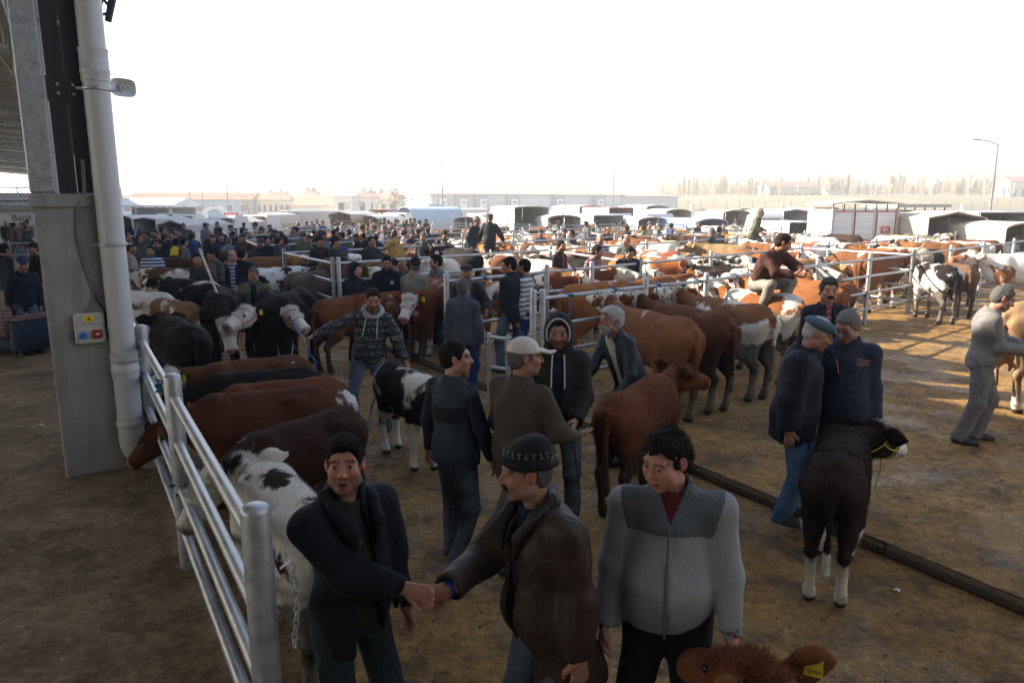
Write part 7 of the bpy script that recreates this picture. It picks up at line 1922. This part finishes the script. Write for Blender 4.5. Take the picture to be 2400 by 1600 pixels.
MIDS = [  # label, px, py(head top), yaw, jacket kind/colour, hair/hat, opts
 ('boy in a black jacket with a red hood inside the pen', 1.06, 16.00, 0.15, .9, 'plain', (.02, .018, .02), None, 'short', BLACK, {'inner': ('plain', (.30, .02, .03))}),
 ('man in a faded pink checked shirt bending over a cow', 1.55, 14.79, 0.15, .9, 'plaid', (.22, .07, .10), None, 'short', DKBR, {'lean': .3}),
 ('white haired man in a navy striped top facing the camera', 2.33, 19.38, 0.15, .1, 'stripe', (.02, .03, .08), None, 'short', WHITEH, {}),
 ('bald man in a grey blazer behind the striped top man', 2.84, 18.11, 0.15, -.4, 'plain', (.06, .065, .075), None, 'bald', GREYH, {}),
 ('dark haired man in a charcoal jacket bending to a cream cow', 2.30, 14.79, 0.15, .2, 'plain', (.018, .018, .022), None, 'short', BLACK, {'lean': .3, 'hpitch': .3}),
 ('grey haired man in a long charcoal overcoat walking', 6.70, 24.56, 0.15, -2.2, 'plain', (.04, .042, .045), None, 'short', GREYH, {'hem': .55}),
 ('dark man in a black coat beside the charcoal overcoat', 7.33, 25.95, 0.15, 2.2, 'plain', (.012, .013, .017), None, 'short', BLACK, {'hem': .62}),
 ('man in a black knitted cap and dark grey jacket at the third fence', -4.77, 18.11, 0.15, .5, 'plain', (.02, .024, .028), ('beanie', (.01, .01, .012)), 'buzz', BLACK, {'inner': ('plain', (.13, .02, .025))}),
 ('man in a black knitted cap seen in profile at the third fence', -4.32, 17.87, 0.15, 1.2, 'plain', (.02, .026, .028), ('beanie', (.012, .012, .014)), 'buzz', BLACK, {}),
 ('bearded man in a dark jacket among white faced cattle', -3.49, 18.11, 0.15, .6, 'plain', (.02, .026, .03), None, 'short', BLACK, {}),
 ('man with a yellow sleeved dark waistcoat touching his mouth', -3.20, 19.94, 0.15, .5, 'plain', (.40, .25, .06), None, 'short', BLACK, {'R': (-.05, -.22, 1.48)}),
 ('man in a flat cap and grey blouson behind the second fence', -2.53, 20.85, 0.15, -.1, 'plain', (.06, .062, .07), ('flat_cap', (.06, .07, .08)), 'buzz', GREYH, {}),
 ('man in a black knitted cap bending to the curly brown cow', -2.27, 23.32, 0.15, .6, 'plain', (.012, .012, .014), ('beanie', (.01, .01, .012)), 'buzz', BLACK, {'lean': .4}),
 ('man in a yellow shouldered navy vest, back turned in the lane', -9.49, 20.64, 0.00, 2.9, 'plain', (.012, .015, .035), None, 'short', BLACK, {'yellow': 1}),
 ('man in a grey jacket beside the yellow shouldered vest', -9.28, 20.64, 0.00, 2.5, 'plain', (.12, .115, .105), None, 'short', BLACK, {}),
 ('man in a black coat rubbing his eyes in the lane', -9.48, 19.65, 0.00, .0, 'plain', (.014, .016, .022), None, 'short', BLACK, {'R': (-.08, -.16, 1.62), 'L': (.10, -.16, 1.62)}),
 ('man in a blue striped jumper near the drainpipe', -8.32, 16.80, 0.00, .3, 'stripe', (.03, .05, .12), None, 'short', BLACK, {}),
 ('man in a beige jacket with a green scarf beside the drainpipe', -9.37, 17.91, 0.00, 2.0, 'plain', (.26, .22, .18), None, 'buzz', BLACK, {'hatk': ('beanie', (.02, .02, .02))}),
 ('man in a bright blue fleece with his back turned', -11.59, 23.98, 0.00, 2.9, 'plain', (.06, .24, .48), None, 'short', BLACK, {}),
 ('man in a grey hooded sweatshirt in the lane crowd', -11.15, 22.04, 0.00, .1, 'plain', (.07, .07, .075), ('hood', (.06, .06, .065)), None, BLACK, {}),
 ('man in a dark cap and navy coat beside three talkers', -9.39, 22.97, 0.00, .3, 'plain', (.014, .018, .03), ('flat_cap', (.02, .02, .025)), 'buzz', GREYH, {}),
 ('man in a black cap and black coat between navy and checked shirts', -9.53, 23.98, 0.00, .2, 'plain', (.012, .012, .014), ('beanie', (.01, .01, .012)), 'buzz', BLACK, {}),
 ('grey haired man in a blue checked shirt, back turned', -8.32, 21.46, 0.00, 2.8, 'plaid', (.10, .14, .30), None, 'short', GREYH, {}),
 ('man in a rust jacket and cap by the lane fence end', -10.92, 24.71, 0.00, -.3, 'plain', (.14, .06, .035), ('flat_cap', (.05, .05, .05)), 'buzz', BLACK, {}),
 ('boy in black with a cap and camouflage trousers behind the pillar', -10.51, 16.05, 0.10, -.5, 'plain', (.012, .012, .014), ('cap', (.012, .012, .014)), 'buzz', BLACK, {'legs': ('camo', (.1, .1, .1))}),
 ('man in a dark cap bending at the gate under the canopy', -8.52, 12.57, 0.10, .8, 'plain', (.012, .016, .03), ('cap', (.02, .03, .07)), 'buzz', BLACK, {'lean': .35}),
 ('man in a navy coat at the canopy pen rail', -10.93, 15.70, 0.10, 2.6, 'plain', (.014, .018, .032), None, 'short', BLACK, {}),
 ('man in an open green parka standing before the white lorry', 15.75, 32.74, 0.55, .1, 'plain', (.09, .10, .06), None, 'short', DKBR, {'inner': ('plain', (.03, .03, .035)), 'hem': .62, 'zb': .55}),
 ('man in a knitted striped hat and cream jacket behind the herd', 6.12, 32.69, 0.15, .6, 'plain', (.42, .37, .28), ('beanie', (.10, .10, .07)), 'buzz', BLACK, {}),
 ('grey haired man in a slate jacket with his back turned behind the herd', 7.62, 38.08, 0.15, 2.8, 'plain', (.10, .105, .11), None, 'short', GREYH, {}),
 ('man in a dark waistcoat beside the big brown cow', 8.45, 33.48, 0.15, .5, 'plain', (.03, .032, .038), None, 'short', GREYH, {}),
 ('man in a blue shirt by the royal blue tarpaulin', 9.20, 31.94, 0.15, .4, 'plain', (.12, .14, .20), None, 'short', BLACK, {}),
 ('man in a dark jacket by the royal blue tarpaulin, back turned', 12.26, 40.29, 0.15, 2.7, 'plain', (.035, .038, .045), None, 'short', GREYH, {}),
 ('man in a pale green jacket by the low cream pickup', 15.50, 37.06, 0.15, 2.4, 'plain', (.22, .24, .16), None, 'buzz', GREYH, {}),
 ('man in a dark blue jacket by the fence end near the white lorry', 17.80, 40.29, 0.15, -.3, 'plain', (.03, .04, .06), None, 'short', BLACK, {}),
]

for lab, x, y, fz, yaw, kind, col, hat, hair, hc, o_ in MIDS:
    o_ = dict(o_); far = y > 19; zb = o_.pop('zb', None); hk = o_.pop('hatk', None); yl = o_.pop('yellow', 0)
    j = {'g': .026, 'hem': o_.pop('hem', .78)}
    if yl: j['panels'] = (('yellow_yoke', lambda x, y, z: np.maximum(1.26 - z, np.abs(x) - .15) + 0 * y, 'plain', (.62, .46, .02)),)
    ht = hat or hk
    root, sp = man(lab, (x, y), yaw, 1.74, fz, (kind, col, j), o_.pop('inner', None), o_.pop('legs', ('denim', RNG.choice((DJEAN, (.02, .02, .024), (.03, .05, .09))))), hair, hc, (ht[0], 'knit' if ht[0] == 'beanie' else 'plain', ht[1]) if ht else None,
        beard=RNG.choice((.1, .4, .6)), res=.024 if far else .018, core=.05, fres=.015 if far else .0115, eyes=not far, fingers=not far, tone=tuple(c * RNG.uniform(.85, 1.1) for c in SKIN), hyaw=RNG.uniform(-.4, .4), **o_)

# --- the crowd by the trucks and along the far fences
CROWD = []
for i, (lean, hy, L, hat, hair, fr_, hem) in enumerate(((0, .3, None, None, 'short', None, .78), (.12, -.4, (.1, -.3, 1.05), ('cap', 'plain'), 'buzz', None, .80), (0, .0, (.06, -.24, 1.15), ('beanie', 'knit'), 'buzz', (-.14, -.12), .72), (.3, .2, (.3, -.4, 1.0), None, 'bald', None, .8), (.05, .7, None, ('flat_cap', 'plain'), 'buzz', None, .66))):
    CROWD.append(human(dict(res=.028, fres=.018, core=.06, eyes=False, fingers=False, beard=.4, pose=dict(h=1.74, lean=lean, hyaw=hy, L=L, fr=fr_), hair=hair, hat=(hat[0], hat[1], (.03, .03, .035)) if hat else None, tops=[dict(name='jacket', kind='plain', col=DNAVY, g=.03, hem=hem)], trousers=('denim', DJEAN))))
JC = [('black', (.012, .012, .014)), ('navy', (.014, .02, .04)), ('charcoal', (.035, .036, .04)), ('brown', (.06, .035, .022)), ('grey', (.11, .11, .115)), ('blue', (.03, .06, .16)), ('olive', (.08, .085, .05)), ('beige', (.26, .22, .16)), ('maroon', (.09, .02, .025))]
HT = ('bareheaded', 'in a cap', 'in a knitted hat', 'balding', 'in a flat cap')
cr = random.Random(21)
def crowd(n, fn, place, z=FLOOR):
    for i in range(n):
        x, y = fn(i, n); k = cr.randrange(5); cn, c = cr.choices(JC, (20, 16, 16, 8, 10, 6, 8, 5, 3))[0]
        tr = cr.choice((DJEAN, (.02, .02, .024), (.05, .05, .055)))
        put_person(CROWD[k], (x, y, z), cr.uniform(-3, 3), f'{cn} jacket man {HT[k]} {place}, {_ORD[i]} from left', 'far crowd', {'jacket': c, 'trousers': tr}, scale=cr.uniform(.95, 1.03))
def span(px0, px1, y0, y1):
    def f(i, n):
        px = px0 + (px1 - px0) * (i + cr.uniform(.1, .9)) / n; y = cr.uniform(y0, y1); return (px - 1200) / 1700 * .983 * y, y
    return f
crowd(14, span(850, 1000, 40, 44), 'below the blue tarpaulin')
crowd(9, span(690, 830, 37, 42), 'before the wooden sided truck')
crowd(7, span(420, 640, 31, 37), 'behind far lane fences')
crowd(9, span(830, 1010, 29, 34), 'in the middle pens')
crowd(10, span(300, 460, 22.5, 26), 'beyond the yellow vest', 0.0)
crowd(8, span(560, 760, 19.5, 23), 'inside the first left pens')
crowd(8, span(290, 440, 24, 30), 'just beyond the drainpipe', 0.0)
crowd(12, span(480, 700, 26, 31), 'at the far lane edge', 0.0)
crowd(12, span(770, 1010, 22, 28), 'in the centre pens')
crowd(9, span(1250, 1600, 24, 34), 'deep in the right hand pens')
crowd(7, span(1260, 1480, 36, 41), 'behind the horned cow pen')
crowd(6, span(620, 800, 24, 29), 'inside the nearer left pens')
crowd(6, span(0, 66, 30, 38), 'at the far canopy rails', .10)
crowd(5, span(1880, 1990, 38, 44), 'near the low cream pickup')

# ------------------------------------------------------------------ sticks and ropes
def rope(label, pts, r=.007, col=(.02, .09, .30), nm='rope'):
    b = MB(); b.tube(pts, r, 7); return tag(b.build(nm, plain(col, .8), None, True), label, nm)
def hand_world(root, sp, n, ahead=.08):
    k = sp['k']; W = k['wr' + n] + unit(k['wr' + n] - k['el' + n]) * ahead; return vec(*root.location) + rot('z', root.rotation_euler[2]) @ W
h1 = hand_world(isle, spi, 'R'); tgt = vec(-3.55, 11.45, 1.02)
mid = [h1 + (tgt - h1) * t + vec(0, 0, -.10 * math.sin(math.pi * t)) for t in np.linspace(0, 1, 9)]
rope('long blue rope from the jumper man to the white faced cow', mid, .009)
rope('loose blue rope end hanging below the jumper man hand', [h1, h1 + vec(.02, -.03, -.15), h1 + vec(.10, -.05, -.24), h1 + vec(.08, -.03, -.36)], .012)
rope('blue halter rope hanging below the broad white face', [tgt, tgt + vec(-.05, -.06, -.22), tgt + vec(.03, -.08, -.45), tgt + vec(.10, -.08, -.62)], .012, (.03, .16, .42))
h2 = hand_world(camo, spm, 'R')
st = unit(vec(-.33, .02, 1)); rope('long white wooden stick held by the camouflage coat man', [h2 - st * .25, h2 + st * .55, h2 + st * 1.05], .019, (.52, .48, .42), 'stick')
rope('brown wooden cane propping up the stooping man', [vec(-7.32, 16.52, 0.0), vec(-7.19, 16.34, .45), vec(-6.81, 15.59, .98)], .015, (.10, .06, .03), 'cane')
hh = hand_world(hooded, sph, 'L')
rope('dark green lead rope in the hooded man hands', [hh, hh + vec(-.20, -.05, .05), hh + vec(-.5, -.1, .12), hh + vec(-.62, -.3, .05)], .008, (.01, .03, .035))
rope('dark green rope end dangling from the hooded man', [hh, hh + vec(.03, -.02, -.25), hh + vec(.06, -.03, -.5)], .008, (.01, .03, .035))
# ropes knotted on the near fence
def knot(label, c, col, seed, n=16, R=.075):
    r = random.Random(seed); pts = []
    for i in range(n):
        q = i * 1.9; pts.append(vec(*c) + vec(R * math.cos(q) * r.uniform(.8, 1.1), R * math.sin(q) * r.uniform(.8, 1.1), r.uniform(-.05, .05)))
    pts += [vec(*c) + vec(.05, -.05, -.1), vec(*c) + vec(.09, -.06, -.28)]
    return rope(label, pts, .009, col)
knot('blue rope knotted round the near fence top rail by the horned cow', (*grid(5.85, .53), 1.37), (.015, .12, .20), 1)
knot('teal rope knotted low on the second near fence post', (*grid(5.42, .53), .72), (.012, .10, .15), 2)
knot('blue rope on the third near fence post', (*grid(7.86, .53), 1.05), (.02, .12, .2), 3)
for i, (x, y) in enumerate(((.75, 9.5), (1.45, 10.1), (2.15, 10.7), (2.9, 11.25), (3.7, 12.05), (4.9, 13.2))):
    rope(f'blue tether knot on the first pen fence, {_ORD[i]} along the tethered row', [vec(x + .07 * math.cos(q * 1.7), y + .05 * math.sin(q * 1.7), FLOOR + 1.42 + .045 * math.sin(q * 2.3)) for q in range(11)] + [vec(x + .02, y - .05, FLOOR + 1.2), vec(x - .1, y - .3, FLOOR + 1.15)], .010, (.02, .12, .24))
for i in range(14):
    t = .8 + i * 2.2; 
    k = 0; tt = t
    while k < len(ROWS[2]) - 2 and tt > math.dist(ROWS[2][k], ROWS[2][k + 1]): tt -= math.dist(ROWS[2][k], ROWS[2][k + 1]); k += 1
    a_, b_ = np.array(ROWS[2][k]), np.array(ROWS[2][k + 1]); p_ = a_ + (b_ - a_) * min(tt / math.dist(a_, b_), 1)
    cc = ((.02, .14, .26), (.30, .04, .10), (.04, .20, .16), (.40, .34, .05))[i % 4]
    rope(f'{("blue", "red", "green", "yellow")[i % 4]} tether on the second pen fence, {ordn(i)} from the lane', [vec(p_[0] + .05 * math.cos(q * 1.7), p_[1] + .05 * math.sin(q * 1.7), FLOOR + 1.42 + .04 * math.sin(q * 2.3)) for q in range(9)] + [vec(p_[0] + .02, p_[1] - .05, FLOOR + 1.2), vec(p_[0], p_[1] - .1, FLOOR + .95)], .011, cc)
